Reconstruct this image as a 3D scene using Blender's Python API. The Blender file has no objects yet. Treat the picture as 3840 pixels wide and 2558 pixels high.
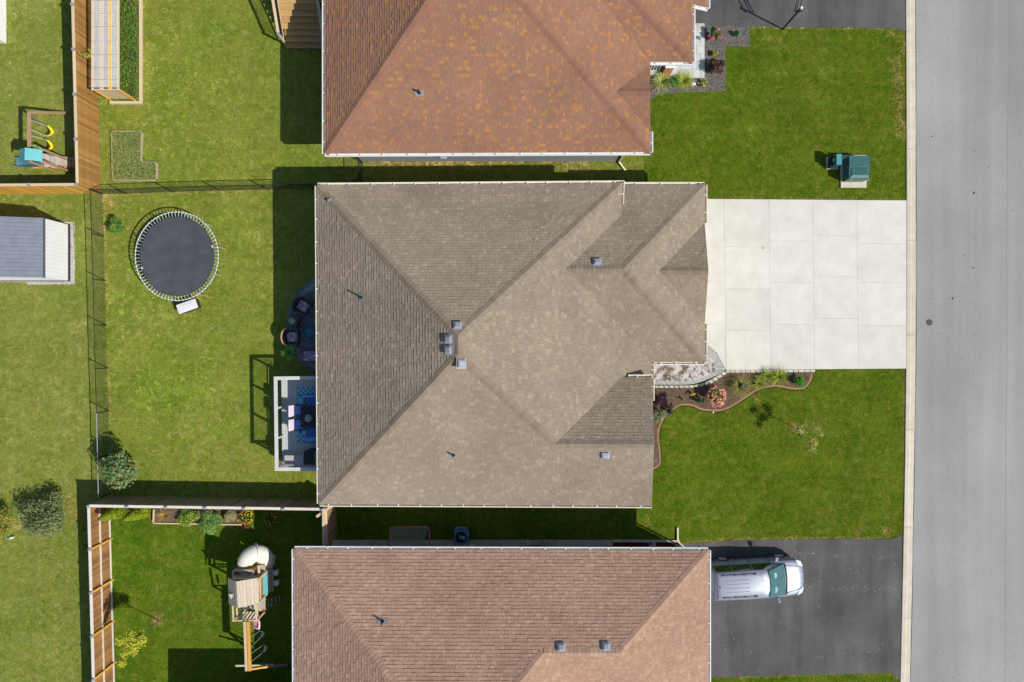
import bpy, math, random
import numpy as np
from mathutils import Vector, Matrix
random.seed(7)
rng = np.random.default_rng(7)
scene = bpy.context.scene
COL = scene.collection
# ------------------------------------------------------------------ camera, sky, sun, exposure
CAM_H, FPX = 38.0, 2560.0
cd = bpy.data.cameras.new('camera')
cd.sensor_fit = 'HORIZONTAL'; cd.sensor_width = 36.0; cd.lens = 24.0
cd.clip_start = 0.5; cd.clip_end = 2000.0
cam = bpy.data.objects.new('camera', cd); COL.objects.link(cam)
cam.location = (0, 0, CAM_H); cam.rotation_euler = (0, 0, 0)
scene.camera = cam
SUN = Vector((0.93, -0.474, 1.0)).normalized()
ELEV = math.asin(SUN.z)
world = bpy.data.worlds.new('World'); scene.world = world; world.use_nodes = True
wn = world.node_tree
sky = wn.nodes.new('ShaderNodeTexSky'); sky.sky_type = 'NISHITA'; sky.sun_disc = False
sky.sun_elevation = ELEV; sky.sun_rotation = math.atan2(SUN.x, SUN.y)
sky.altitude = 100; sky.air_density = 1.0; sky.dust_density = 0.6; sky.ozone_density = 1.0
wn.links.new(sky.outputs[0], wn.nodes['Background'].inputs[0])
wn.nodes['Background'].inputs[1].default_value = 0.112
sl = bpy.data.lights.new('sun', 'SUN'); sl.energy = 4.8; sl.angle = math.radians(0.5); sl.color = (1.0, 0.94, 0.84)
so = bpy.data.objects.new('sun', sl); COL.objects.link(so)
so.rotation_euler = (-SUN).to_track_quat('-Z', 'Y').to_euler(); so.location = SUN * 60
vs = scene.view_settings
vs.view_transform = 'Standard'; vs.look = 'None'; vs.gamma = 1.0; vs.use_curve_mapping = False
vs.exposure = 0.0
# ------------------------------------------------------------------ helpers
def at(px, py, z=0.0):
    """photo pixel -> world point at height z under the drone"""
    k = (CAM_H - z) / FPX
    return Vector(((px - 1920.0) * k, (1279.0 - py) * k, z))
def T(ox, oy, w, ow):
    s = w / ow
    return lambda x, y, z=0.0: at(ox + x * s, oy + y * s, z)
D = T(0, 0, 3840, 2354)
A1 = T(0, 0, 960, 2091); A2 = T(900, 0, 960, 2091); A3 = T(1800, 0, 960, 2091); A4 = T(2700, 0, 1140, 2091)
B1 = T(0, 660, 960, 2091); B2 = T(900, 660, 960, 2091); B3 = T(1800, 660, 960, 2091); B4 = T(2500, 660, 1340, 2091)
C1 = T(0, 1300, 960, 2091); C2 = T(0, 1838, 960, 2091); C3 = T(900, 1838, 960, 2091); C4 = T(1800, 1838, 960, 2091); C5 = T(2500, 1838, 960, 2091)
Z1 = T(0, 0, 480, 2091); Z2 = T(40, 380, 320, 1476); Z3 = T(980, 1000, 240, 896); Z4 = T(920, 1300, 300, 871)
Z5 = T(760, 1960, 360, 973); Z6 = T(1180, 1880, 640, 2354); Z7 = T(1820, 1940, 900, 2354)
Y1 = T(2420, 1280, 680, 2132); Y2 = T(2420, 60, 420, 2058); Y3 = T(2700, 0, 400, 2354); Y4 = T(3040, 540, 280, 2195)
Y5 = T(2620, 2000, 460, 2354); Y6 = T(0, 1700, 480, 2091); Y7 = T(440, 760, 440, 1643); Y8 = T(960, 0, 300, 2138)
ZUP = Vector((0, 0, 1))
def V(*a): return Vector(a)
def root_of(o):
    while o.parent: o = o.parent
    return o
def org(p): return root_of(p).location.copy() if p else Vector((0, 0, 0))
class MB:
    def __init__(self): self.v = []; self.f = []; self.c = []
    def add(self, verts, faces, col=None):
        b = len(self.v); self.v += [tuple(p) for p in verts]
        for fc in faces:
            self.f.append(tuple(i + b for i in fc)); self.c.append(col)
        return self
    def box(self, c, s, rz=0.0, col=None, mtx=None):
        x, y, z = s[0] / 2, s[1] / 2, s[2] / 2
        R = mtx if mtx is not None else Matrix.Rotation(rz, 3, 'Z')
        c = Vector(c)
        vs_ = [c + R @ Vector((sx * x, sy * y, sz * z)) for sz in (-1, 1) for sx, sy in ((-1, -1), (1, -1), (1, 1), (-1, 1))]
        return self.add(vs_, [(3, 2, 1, 0), (4, 5, 6, 7), (0, 1, 5, 4), (1, 2, 6, 5), (2, 3, 7, 6), (3, 0, 4, 7)], col)
    def beam(self, p, q, w, h, col=None, up=None):
        p = Vector(p); q = Vector(q); d = q - p
        L = d.length
        if L < 1e-6: return self
        d /= L; u = Vector(up) if up else ZUP
        if abs(d.dot(u)) > 0.98: u = Vector((0, 1, 0))
        s = d.cross(u).normalized(); n = s.cross(d).normalized()
        vs_ = []
        for e in (p, q):
            for a, b in ((-1, -1), (1, -1), (1, 1), (-1, 1)): vs_.append(e + s * (a * w / 2) + n * (b * h / 2))
        return self.add(vs_, [(0, 1, 2, 3), (7, 6, 5, 4), (0, 4, 5, 1), (1, 5, 6, 2), (2, 6, 7, 3), (3, 7, 4, 0)], col)
    def tube(self, p, q, r, n=6, r2=None, col=None, cap=True):
        p = Vector(p); q = Vector(q); d = (q - p)
        if d.length < 1e-6: return self
        d.normalize(); u = ZUP if abs(d.z) < 0.95 else Vector((1, 0, 0))
        s = d.cross(u).normalized(); t = s.cross(d); r2 = r if r2 is None else r2
        vs_ = []
        for e, rr in ((p, r), (q, r2)):
            for i in range(n):
                a = 2 * math.pi * i / n; vs_.append(e + s * (rr * math.cos(a)) + t * (rr * math.sin(a)))
        fs = [(i, n + i, n + (i + 1) % n, (i + 1) % n) for i in range(n)]
        if cap: fs += [tuple(range(n)), tuple(range(2 * n - 1, n - 1, -1))]
        return self.add(vs_, fs, col)
    def path(self, pts, r, n=6, col=None, closed=False):
        pts = [Vector(p) for p in pts]; m = len(pts)
        for i in range(m if closed else m - 1): self.tube(pts[i], pts[(i + 1) % m], r, n, col=col)
        return self
    def prism(self, poly, z0, z1, col=None):
        P = [(p[0], p[1]) for p in poly]; n = len(P)
        ar = sum(P[i][0] * P[(i + 1) % n][1] - P[(i + 1) % n][0] * P[i][1] for i in range(n))
        if ar < 0: P.reverse()
        vs_ = [(x, y, z0) for x, y in P] + [(x, y, z1) for x, y in P]
        return self.add(vs_, [tuple(range(n - 1, -1, -1)), tuple(range(n, 2 * n))] + [(i, (i + 1) % n, n + (i + 1) % n, n + i) for i in range(n)], col)
    def hull(self, bot, top, col=None):
        """loft between two loops of equal length, both capped"""
        n = len(bot)
        return self.add(list(bot) + list(top), [tuple(range(n - 1, -1, -1)), tuple(range(n, 2 * n))] + [(i, (i + 1) % n, n + (i + 1) % n, n + i) for i in range(n)], col)
    def lathe(self, c, prof, n=16, col=None, sx=1.0, sy=1.0):
        c = Vector(c); vs_ = []; m = len(prof)
        for r, z in prof:
            for i in range(n):
                a = 2 * math.pi * i / n; vs_.append(c + Vector((r * sx * math.cos(a), r * sy * math.sin(a), z)))
        fs = [(k * n + i, k * n + (i + 1) % n, (k + 1) * n + (i + 1) % n, (k + 1) * n + i) for k in range(m - 1) for i in range(n)]
        fs.append(tuple(range((m - 1) * n, m * n))); fs.append(tuple(range(n - 1, -1, -1)))
        return self.add(vs_, fs, col)
    def loft(self, rings, col=None, closed=True, caps=True):
        n = len(rings[0]); vs_ = [p for r in rings for p in r]; fs = []
        for k in range(len(rings) - 1):
            for i in range(n if closed else n - 1):
                j = (i + 1) % n; fs.append((k * n + i, k * n + j, (k + 1) * n + j, (k + 1) * n + i))
        if caps: fs += [tuple(range(n - 1, -1, -1)), tuple(range((len(rings) - 1) * n, len(rings) * n))]
        return self.add(vs_, fs, col)
    def mesh(self, name, mat=None, o=Vector((0, 0, 0)), smooth=False):
        me = bpy.data.meshes.new(name)
        me.from_pydata([(p[0] - o[0], p[1] - o[1], p[2] - o[2]) for p in self.v], [], self.f)
        if any(c is not None for c in self.c):
            at_ = me.attributes.new('col', 'FLOAT_COLOR', 'CORNER'); buf = []
            for fc, c in zip(self.f, self.c):
                cc = c if c is not None else (1, 1, 1); buf += [cc[0], cc[1], cc[2], 1.0] * len(fc)
            at_.data.foreach_set('color', buf)
        if mat: me.materials.append(mat)
        if smooth: me.polygons.foreach_set('use_smooth', [True] * len(me.polygons))
        me.update(); return me
    def build(self, name, mat, parent=None, smooth=False, origin=None, bevel=0.0):
        o = org(parent) if parent else Vector(origin or (0, 0, 0))
        ob = bpy.data.objects.new(name, self.mesh(name, mat, o, smooth)); COL.objects.link(ob)
        if parent: ob.parent = parent
        else: ob.location = o
        if bevel:
            m = ob.modifiers.new('edge', 'BEVEL'); m.width = bevel; m.segments = 2; m.limit_method = 'ANGLE'; m.angle_limit = 0.6
        return ob
def tag(o, label=None, cat=None, group=None, kind=None):
    if label: o['label'] = label
    if cat: o['category'] = cat
    if group: o['group'] = group
    if kind: o['kind'] = kind
    return o
def thing(name, label, cat, loc, group=None):
    o = bpy.data.objects.new(name, None); COL.objects.link(o); o.location = Vector(loc); o.empty_display_size = 0.3
    return tag(o, label, cat, group)
def piece(name, me, parent, loc, rot=None):
    """one object sharing mesh data; loc is a world point, rot a 3x3"""
    ob = bpy.data.objects.new(name, me); COL.objects.link(ob)
    if parent: ob.parent = parent
    ob.location = Vector(loc) - org(parent)
    if rot is not None: ob.rotation_euler = rot.to_euler()
    return ob
def copy_tree(o, parent=None):
    c = o.copy(); COL.objects.link(c); c.parent = parent
    for ch in list(o.children): copy_tree(ch, c)
    return c
def lerp(a, b, t): return tuple(a[i] + (b[i] - a[i]) * t for i in range(len(a)))
# ------------------------------------------------------------------ materials
def _bsdf(name, rough, spec, metal):
    m = bpy.data.materials.new(name); m.use_nodes = True; nt = m.node_tree
    b = nt.nodes['Principled BSDF']; b.inputs['Roughness'].default_value = rough
    b.inputs['Specular IOR Level'].default_value = spec; b.inputs['Metallic'].default_value = metal
    return m, nt, b
def _noise(nt, scale, det=3, stretch=None, coord='Object', rough=0.6):
    tc = nt.nodes.new('ShaderNodeTexCoord'); n = nt.nodes.new('ShaderNodeTexNoise')
    n.inputs['Scale'].default_value = scale; n.inputs['Detail'].default_value = det; n.inputs['Roughness'].default_value = rough
    src = tc.outputs[coord]
    if stretch:
        mp = nt.nodes.new('ShaderNodeMapping'); mp.inputs['Scale'].default_value = stretch
        nt.links.new(src, mp.inputs['Vector']); src = mp.outputs[0]
    nt.links.new(src, n.inputs['Vector']); return n
def _ramp(nt, src, stops, interp='LINEAR'):
    r = nt.nodes.new('ShaderNodeValToRGB'); r.color_ramp.interpolation = interp; e = r.color_ramp.elements
    while len(e) < len(stops): e.new(0.5)
    for i, (p, c) in enumerate(stops): e[i].position = p; e[i].color = (c[0], c[1], c[2], 1)
    nt.links.new(src, r.inputs[0]); return r.outputs[0]
def _mul(nt, a, b):
    x = nt.nodes.new('ShaderNodeMix'); x.data_type = 'RGBA'; x.blend_type = 'MULTIPLY'; x.inputs[0].default_value = 1.0
    nt.links.new(a, x.inputs[6]); nt.links.new(b, x.inputs[7]); return x.outputs[2]
def M(name, c1, c2=None, scale=6, rough=0.8, bump=0.0, det=4, stretch=None, spec=0.25, metal=0.0, objvar=0.0, lo=0.3, hi=0.7, grain=0.0, gscale=60, attr=False):
    m, nt, b = _bsdf(name, rough, spec, metal)
    c2 = c2 or tuple(min(1, x * 1.2) for x in c1)
    n = _noise(nt, scale, det, stretch)
    out = _ramp(nt, n.outputs['Fac'], [(lo, c1), (hi, c2)])
    if attr:
        a = nt.nodes.new('ShaderNodeAttribute'); a.attribute_name = 'col'; out = _mul(nt, out, a.outputs['Color'])
    if objvar:
        oi = nt.nodes.new('ShaderNodeObjectInfo')
        out = _mul(nt, out, _ramp(nt, oi.outputs['Random'], [(0, (1 - objvar,) * 3), (1, (1 + objvar,) * 3)]))
    if grain:
        g = _noise(nt, gscale, 2)
        out = _mul(nt, out, _ramp(nt, g.outputs['Fac'], [(0.3, (1 - grain,) * 3), (0.7, (1 + grain,) * 3)]))
    nt.links.new(out, b.inputs['Base Color'])
    if bump:
        bp = nt.nodes.new('ShaderNodeBump'); bp.inputs['Strength'].default_value = bump; bp.inputs['Distance'].default_value = 0.02
        nt.links.new(n.outputs['Fac'], bp.inputs['Height']); nt.links.new(bp.outputs[0], b.inputs['Normal'])
    return m
def leaf_mat(name, rough=0.55, trans=0.25):
    m, nt, b = _bsdf(name, rough, 0.06, 0)
    a = nt.nodes.new('ShaderNodeAttribute'); a.attribute_name = 'col'
    nt.links.new(a.outputs['Color'], b.inputs['Base Color'])
    tr = nt.nodes.new('ShaderNodeBsdfTranslucent'); nt.links.new(a.outputs['Color'], tr.inputs['Color'])
    mx = nt.nodes.new('ShaderNodeMixShader'); mx.inputs[0].default_value = trans
    nt.links.new(b.outputs[0], mx.inputs[1]); nt.links.new(tr.outputs[0], mx.inputs[2])
    nt.links.new(mx.outputs[0], nt.nodes['Material Output'].inputs['Surface']); return m
def shingle_mats(name, stops, grain=0.12):
    """one colour ramp, read from a face attribute (joined shingles) or per object (single shingles)"""
    res = []
    for kind in ('joined', 'single'):
        m, nt, b = _bsdf(name + '_' + kind, 0.95, 0.05, 0); b.inputs['Diffuse Roughness'].default_value = 0.4
        if kind == 'joined':
            a = nt.nodes.new('ShaderNodeAttribute'); a.attribute_name = 'tint'; val = a.outputs['Fac']
        else:
            a = nt.nodes.new('ShaderNodeObjectInfo'); val = a.outputs['Random']
        out = _ramp(nt, val, stops, 'LINEAR')
        g = _noise(nt, 90, 2); out = _mul(nt, out, _ramp(nt, g.outputs['Fac'], [(0.3, (1 - grain,) * 3), (0.7, (1 + grain,) * 3)]))
        g = nt.nodes.new('ShaderNodeTexNoise'); ge = nt.nodes.new('ShaderNodeNewGeometry')
        g.inputs['Scale'].default_value = 0.45; g.inputs['Detail'].default_value = 4; nt.links.new(ge.outputs['Position'], g.inputs['Vector'])
        out = _mul(nt, out, _ramp(nt, g.outputs['Fac'], [(0.3, (0.9,) * 3), (0.7, (1.08,) * 3)]))
        nt.links.new(out, b.inputs['Base Color']); res.append(m)
    return res
LEAF = leaf_mat('leaf'); PETAL = leaf_mat('petal', 0.6, 0.15)
m_white = M('white_paint', (0.74, 0.74, 0.74), (0.82, 0.82, 0.81), 3, 0.45)
m_cream = M('cream_aluminium', (0.68, 0.62, 0.5), (0.76, 0.7, 0.58), 3, 0.45)
m_wood_new = M('golden_cedar', (0.60, 0.32, 0.05), (0.76, 0.44, 0.09), 3, 0.75, 0.1, stretch=(8, 8, 0.8), objvar=0.22)
m_wood_brown = M('weathered_brown_cedar', (0.25, 0.13, 0.04), (0.47, 0.25, 0.075), 2.2, 0.8, 0.1, stretch=(8, 8, 0.9), objvar=0.28)
m_wood_pale = M('pale_timber', (0.56, 0.43, 0.27), (0.68, 0.55, 0.38), 4, 0.75, stretch=(6, 6, 1), objvar=0.08)
m_wood_grey = M('greyed_timber', (0.40, 0.35, 0.29), (0.58, 0.52, 0.45), 6, 0.85, 0.1, stretch=(9, 1, 1), objvar=0.15)
m_tread = M('brown_grey_decking', (0.40, 0.26, 0.11), (0.56, 0.36, 0.14), 5, 0.8, 0.1, stretch=(1, 7, 7), objvar=0.12)
m_galv = M('galvanised_cap', (0.28, 0.32, 0.42), (0.4, 0.44, 0.54), 8, 0.4, metal=0.3)
m_black = M('black_coating', (0.015, 0.016, 0.018), (0.03, 0.03, 0.033), 6, 0.5)
m_steel = M('galvanised_steel', (0.42, 0.45, 0.48), (0.6, 0.62, 0.64), 9, 0.35, metal=0.5)
m_soil = M('dark_mulch', (0.085, 0.055, 0.034), (0.21, 0.14, 0.09), 40, 0.95, 0.6, det=6)
m_gmulch = M('grey_mulch', (0.095, 0.085, 0.078), (0.23, 0.21, 0.185), 45, 0.95, 0.6, det=6)
m_conc = M('pale_concrete', (0.585, 0.56, 0.495), (0.685, 0.66, 0.595), 1.1, 0.85, 0.05, det=8, objvar=0.035, grain=0.03, gscale=25)
m_kerb = M('kerb_concrete', (0.50, 0.45, 0.36), (0.62, 0.56, 0.46), 2.0, 0.88, 0.1, det=8, objvar=0.05, grain=0.06)
m_joint = M('joint_grit', (0.30, 0.285, 0.255), (0.40, 0.38, 0.34), 20, 0.95)
m_tar = M('tar', (0.035, 0.035, 0.037), (0.06, 0.06, 0.062), 20, 0.7)
m_teal_frame = M('teal_vinyl', (0.06, 0.30, 0.32), (0.09, 0.38, 0.40), 3, 0.5)
# ------------------------------------------------------------------ the ground
HARD = []          # ground polygons (world xy) where no lawn grows
def hard(poly): HARD.append([(p[0], p[1]) for p in poly])
def sheet(name, poly, z, mat, kind='structure', solid=0.0):
    mb = MB()
    if solid: mb.prism(poly, z - solid, z)
    else:
        P = [(p[0], p[1], z) for p in poly]
        ar = sum(P[i][0] * P[(i + 1) % len(P)][1] - P[(i + 1) % len(P)][0] * P[i][1] for i in range(len(P)))
        if ar < 0: P.reverse()
        mb.add(P, [tuple(range(len(P)))])
    return tag(mb.build(name, mat), kind=kind)
def grass_ground(name, c1, c2, c3):
    m, nt, b = _bsdf(name, 0.95, 0.0, 0)
    n = _noise(nt, 0.55, 5); f = _noise(nt, 14, 4); n2 = _noise(nt, 2.6, 4)
    a = _ramp(nt, n.outputs['Fac'], [(0.35, c1), (0.65, c2)])
    mx = nt.nodes.new('ShaderNodeMix'); mx.data_type = 'RGBA'
    nt.links.new(_ramp(nt, n2.outputs['Fac'], [(0.5, (0, 0, 0)), (0.75, (1, 1, 1))]), mx.inputs[0]); nt.links.new(a, mx.inputs[6]); mx.inputs[7].default_value = (*c3, 1)
    out = _mul(nt, mx.outputs[2], _ramp(nt, f.outputs['Fac'], [(0.25, (0.5,) * 3), (0.75, (1.4,) * 3)]))
    nt.links.new(out, b.inputs['Base Color']); return m
g_front = grass_ground('front_turf', (0.06, 0.12, 0.006), (0.105, 0.165, 0.01), (0.19, 0.18, 0.03))
g_back = grass_ground('back_turf', (0.15, 0.20, 0.022), (0.22, 0.25, 0.04), (0.30, 0.29, 0.09))
g_olive = grass_ground('olive_turf', (0.16, 0.205, 0.03), (0.23, 0.255, 0.055), (0.32, 0.3, 0.11))
sheet('ground', [(-400, -400), (400, -400), (400, 400), (-400, 400)], -0.004, g_back)
sheet('front_lawn', [D(1480, -150), D(2085, -150), D(2085, 1800), D(1480, 1800)], 0.0, g_front)
sheet('back_lawn', [D(236, -150), D(1480, -150), D(1480, 1165), D(236, 1165)], 0.0, g_back)
sheet('side_lawn', [D(236, 1165), D(1480, 1165), D(1480, 1800), D(236, 1800)], 0.0, g_front)
sheet('far_lawn', [D(-300, -150), D(236, -150), D(236, 1800), D(-300, 1800)], 0.0, g_olive)
# road
m_road, nt, b = _bsdf('grey_road_asphalt', 0.9, 0.2, 0)
n1 = _noise(nt, 0.10, 5); n2 = _noise(nt, 22, 3, rough=0.9); n3 = _noise(nt, 0.5, 4, stretch=(1, 0.05, 1))
o1 = _ramp(nt, n1.outputs['Fac'], [(0.35, (0.262, 0.262, 0.255)), (0.65, (0.325, 0.325, 0.315))])
o1 = _mul(nt, o1, _ramp(nt, n2.outputs['Fac'], [(0.2, (0.55,) * 3), (0.8, (1.45,) * 3)]))
o1 = _mul(nt, o1, _ramp(nt, n3.outputs['Fac'], [(0.3, (0.85,) * 3), (0.7, (1.13,) * 3)]))
nt.links.new(o1, b.inputs['Base Color'])
bp = nt.nodes.new('ShaderNodeBump'); bp.inputs['Strength'].default_value = 0.4; bp.inputs['Distance'].default_value = 0.01
nt.links.new(n2.outputs['Fac'], bp.inputs['Height']); nt.links.new(bp.outputs[0], b.inputs['Normal'])
KL = [D(2086, -200), A4(1276, 0), A4(1280, 800), B4(1402, 0), B4(1401, 700), B4(1399, 1130), B4(1394, 1568), C5(1938, 100), C5(1925, 700), C5(1906, 1568), C5(1890, 2200)]
KR = [D(2105, -200), A4(1342, 0), A4(1346, 800), B4(1457, 0), B4(1458, 700), B4(1456, 1130), B4(1449, 1568), C5(2014, 100), C5(2006, 700), C5(1986, 1568), C5(1968, 2200)]
def resample_y(line, ys):
    L = sorted(((p.y, p.x) for p in line)); yy = [a for a, _ in L]; xx = [c for _, c in L]
    return [Vector((float(np.interp(y, yy, xx)), y, 0)) for y in ys]
ytop, ybot = 22.0, -26.0
roadl = resample_y(KR, list(np.linspace(ybot, ytop, 30)))
road = sheet('road', [p + V(-0.1, 0, 0) for p in roadl] + [V(34, ytop, 0), V(34, ybot, 0)], 0.006, m_road)
hard([V(14.55, ybot, 0)] + [p for p in resample_y(KL, list(np.linspace(ybot, ytop, 20)))] + [V(40, ytop, 0), V(40, ybot, 0)])
HARD[-1] = [(p.x + 0.02, p.y) for p in resample_y(KL, list(np.linspace(ybot, ytop, 20)))] + [(40, ytop), (40, ybot)]
# kerb, one object per cast length
kerb = tag(bpy.data.objects.new('kerb', None), kind='structure'); COL.objects.link(kerb)
jy = sorted([ybot, ytop] + [p.y for p in (A4(0, 363), A4(0, 1025), B4(0, 377), B4(0, 930), B4(0, 1485), C5(0, 300), C5(0, 1045), C5(0, 1780))])
prof = [(0.0, 0.0), (0.0, 0.045), (0.04, 0.055), (0.42, 0.055), (0.52, 0.03), (0.97, 0.016), (1.0, 0.0)]
for y0, y1 in zip(jy[:-1], jy[1:]):
    if y1 - y0 < 0.5: continue
    ys = list(np.linspace(y0 + 0.008, y1 - 0.008, 8)); l = resample_y(KL, ys); r = resample_y(KR, ys); mb = MB(); rings = []
    for k, (a, c) in enumerate(zip(l, r)):
        w = 0.012 * math.sin(k * 2.3 + y0)
        rings.append([Vector((a.x + (c.x + w - a.x) * t, a.y, z + 0.001)) for t, z in prof])
    mb.loft(rings, closed=True); mb.build('kerb_length', m_kerb, kerb)
# road marks: seam, tar drips, valve cover
mb = MB(); p0 = A4(1992, -300, 0.009); p1 = C5(2770, 2300, 0.009)
rs = [A4(1992, -200), A4(1988, 400), A4(1978, 900), A4(1975, 1250), B4(1988, 500), B4(1992, 1000), B4(1985, 1568), D(2310, 1568), D(2306, 1800)]
pl = [Vector((p.x, p.y, 0)) for p in rs]
for a, c in zip(pl[:-1], pl[1:]):
    mb.add([(a.x - 0.012, a.y, 0.009), (c.x - 0.012, c.y, 0.009), (c.x + 0.012, c.y, 0.009), (a.x + 0.012, a.y, 0.009)], [(0, 1, 2, 3)])
mb.build('road_seam', M('worn_seam', (0.2, 0.2, 0.2), (0.27, 0.27, 0.27), 9, 0.95), road)
mb = MB()
for a, c in zip(roadl[:-1], roadl[1:]): mb.add([(a.x + .004, a.y, .0085), (a.x + .035 + .012 * math.sin(a.y * 3), a.y, .0085), (c.x + .035 + .012 * math.sin(c.y * 3), c.y, .0085), (c.x + .004, c.y, .0085)], [(0, 1, 2, 3)])
mb.build('kerb_gap', m_tar, road)
mb = MB()
def blot(mb, c, r, z, n=9):
    mb.add([(c.x + r * random.uniform(0.7, 1.1) * math.cos(6.283 * i / n), c.y + r * random.uniform(0.7, 1.1) * math.sin(6.283 * i / n), z) for i in range(n)], [tuple(range(n))])
for p, r in ((A4(1745, 1327), .08), (A4(1457, 940), .05), (A4(1752, 1040), .035), (A4(1846, 1150), .035), (A4(1468, 708), .025), (A4(1470, 638), .025), (A4(1552, 603), .02), (A4(1483, 498), .02), (A4(1460, 825), .03),
             (B4(1795, 537), .055), (B4(1738, 464), .035), (B4(1672, 716), .07), (B4(1545, 715), .03), (B4(1549, 662), .03), (B4(1600, 922), .03), (B4(1820, 912), .025), (B4(1718, 1066), .025), (B4(1807, 370), .03), (B4(1735, 236), .03), (B4(2024, 200), .03), (B4(1990, 998), .025), (B4(1817, 640), .02)):
    blot(mb, p, r, 0.010)
for _ in range(60):
    blot(mb, V(random.uniform(15.7, 28), random.uniform(-19, 19), 0), random.uniform(0.01, 0.03), 0.010, 7)
tag(mb.build('tar_spots', m_tar), kind='stuff')
vc = B4(1537, 857); t = thing('valve_cover', 'round dark iron valve cover set in the grey road beside the driveway', 'valve cover', (vc.x, vc.y, 0))
MB().lathe((vc.x, vc.y, 0.004), [(0.17, 0), (0.17, 0.014), (0.15, 0.017)], 20).build('rim', m_tar, t)
MB().lathe((vc.x, vc.y, 0.008), [(0.14, 0), (0.14, 0.016)], 20).build('lid', M('iron', (0.06, 0.055, 0.055), (0.1, 0.09, 0.09), 30, 0.7, 0.5), t)
# asphalt driveways
m_drive, nt, b = _bsdf('black_driveway_asphalt', 0.85, 0.25, 0)
n1 = _noise(nt, 0.35, 5); n2 = _noise(nt, 35, 3, rough=0.8); n3 = _noise(nt, 0.9, 5, stretch=(1, 0.12, 1))
o1 = _ramp(nt, n1.outputs['Fac'], [(0.3, (0.068, 0.067, 0.067)), (0.7, (0.118, 0.115, 0.113))])
o1 = _mul(nt, o1, _ramp(nt, n2.outputs['Fac'], [(0.2, (0.6,) * 3), (0.8, (1.4,) * 3)]))
o1 = _mul(nt, o1, _ramp(nt, n3.outputs['Fac'], [(0.3, (0.7,) * 3), (0.7, (1.25,) * 3)]))
nt.links.new(o1, b.inputs['Base Color'])
sp = [C5(60, 445), C5(330, 425), C5(640, 407), C5(1000, 404), C5(1400, 400), C5(1810, 402), C5(1870, 388), C5(1925, 362), C5(1915, 900), C5(1903, 1568), C5(1890, 1535), C5(1830, 1490), C5(1400, 1501), C5(700, 1520), C5(345, 1532), C5(60, 1540)]
hard(sp); sheet('asphalt_driveway', sp, 0.022, m_drive, solid=0.02)
npoly = [Y2(600, 150), Y2(1080, 165), A4(0, 176), A4(200, 185), A4(700, 190), A4(1180, 196), A4(1245, 205), A4(1274, 216), A4(1275, 0), A4(1272, -500), Y2(600, -900)]
hard(npoly); sheet('asphalt_driveway', npoly, 0.022, m_drive, solid=0.02)
m_speck = M('paint_specks', (0.55, 0.55, 0.53), (0.65, 0.65, 0.63), 9, 0.9)
mb = MB()
for (x0, y0, x1, y1, n) in ((1050, 490, 1260, 530, 18), (1330, 520, 1540, 550, 14), (1660, 530, 1850, 560, 12), (1100, 740, 1300, 810, 22), (1330, 780, 1560, 820, 18), (1600, 760, 1900, 830, 18), (1570, 1290, 1770, 1330, 12), (700, 950, 1800, 1200, 25), (450, 1100, 1800, 1450, 40), (1100, 430, 1880, 700, 30)):
    for _ in range(n): blot(mb, C5(random.uniform(x0, x1), random.gauss((y0 + y1) / 2, (y1 - y0) / 4)), random.uniform(0.006, 0.02), 0.026, 6)
for _ in range(50): blot(mb, A4(random.uniform(20, 1250), random.uniform(-60, 185)), random.uniform(0.005, 0.016), 0.026, 6)
tag(mb.build('driveway_specks', m_speck), kind='stuff')
# concrete driveway
drv = tag(bpy.data.objects.new('concrete_driveway', None), kind='structure'); COL.objects.link(drv)
dp = [B4(150, 134), B4(232, 135), B4(850, 140), B4(1402, 144), B4(1400, 1127), B4(860, 1130), B4(345, 1137), B4(322, 1090), B4(290, 1035), B4(235, 985), B4(150, 960)]
hard(dp); MB().prism(dp, 0.004, 0.034).build('slab_bed', M('slab_joint', (.42, .40, .36), (.5, .48, .43), 12, .95), drv)
def xl(k, y):    # column joints drift slightly
    a = ((150, 150), (334, 347), (596, 608), (853, 864), (1111, 1121), (1400, 1399))[k]; return a[0] + (a[1] - a[0]) * (y - 135) / 1000.0
rows = [[375, 620, 865], [415, 660, 905], [382, 622, 868], [350, 586, 833], [395, 625, 873]]
for k in range(5):
    ys = [None] + rows[k] + [None]
    for i in range(4):
        g = 0.5
        def crn(kk, y, which, sx, sy):
            if which == 'top': yy = 135 + (B4(0, 0).x * 0) + (xl(kk, 135) - 232) * 9 / 1170.0
            elif which == 'bot': yy = 1136 - (xl(kk, 1130) - 345) * 10 / 1055.0
            else: yy = y + (xl(kk, y) - xl(k, y)) * 0.008
            return B4(xl(kk, yy) + sx * g, yy + sy * g)
        tt = 'top' if i == 0 else 'mid'; bb = 'bot' if i == 3 else 'mid'
        P = [crn(k, ys[i], tt, 1, 1), crn(k + 1, ys[i], tt, -1, 1), crn(k + 1, ys[i + 1], bb, -1, -1), crn(k, ys[i + 1], bb, 1, -1)]
        if k == 0 and i == 3:
            P = [crn(0, 865, 'mid', 1, 1), crn(1, 865, 'mid', -1, 1), B4(344, 1134), B4(322, 1088), B4(290, 1033), B4(236, 983), B4(150, 962)]
        MB().prism(P, 0.006, 0.05).build('concrete_slab', m_conc, drv)
mb = MB()
for x, y, r in ((558, 421, .09), (566, 424, .05), (598, 150, .06), (596, 165, .05), (594, 178, .03), (650, 758, .05), (660, 762, .04)): blot(mb, B4(x, y), r, .0515, 8)
tag(mb.build('rust_stain', M('rust_stain_paint', (.5, .42, .28), (.56, .5, .38), 9, .9), drv), kind='stuff')
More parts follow.
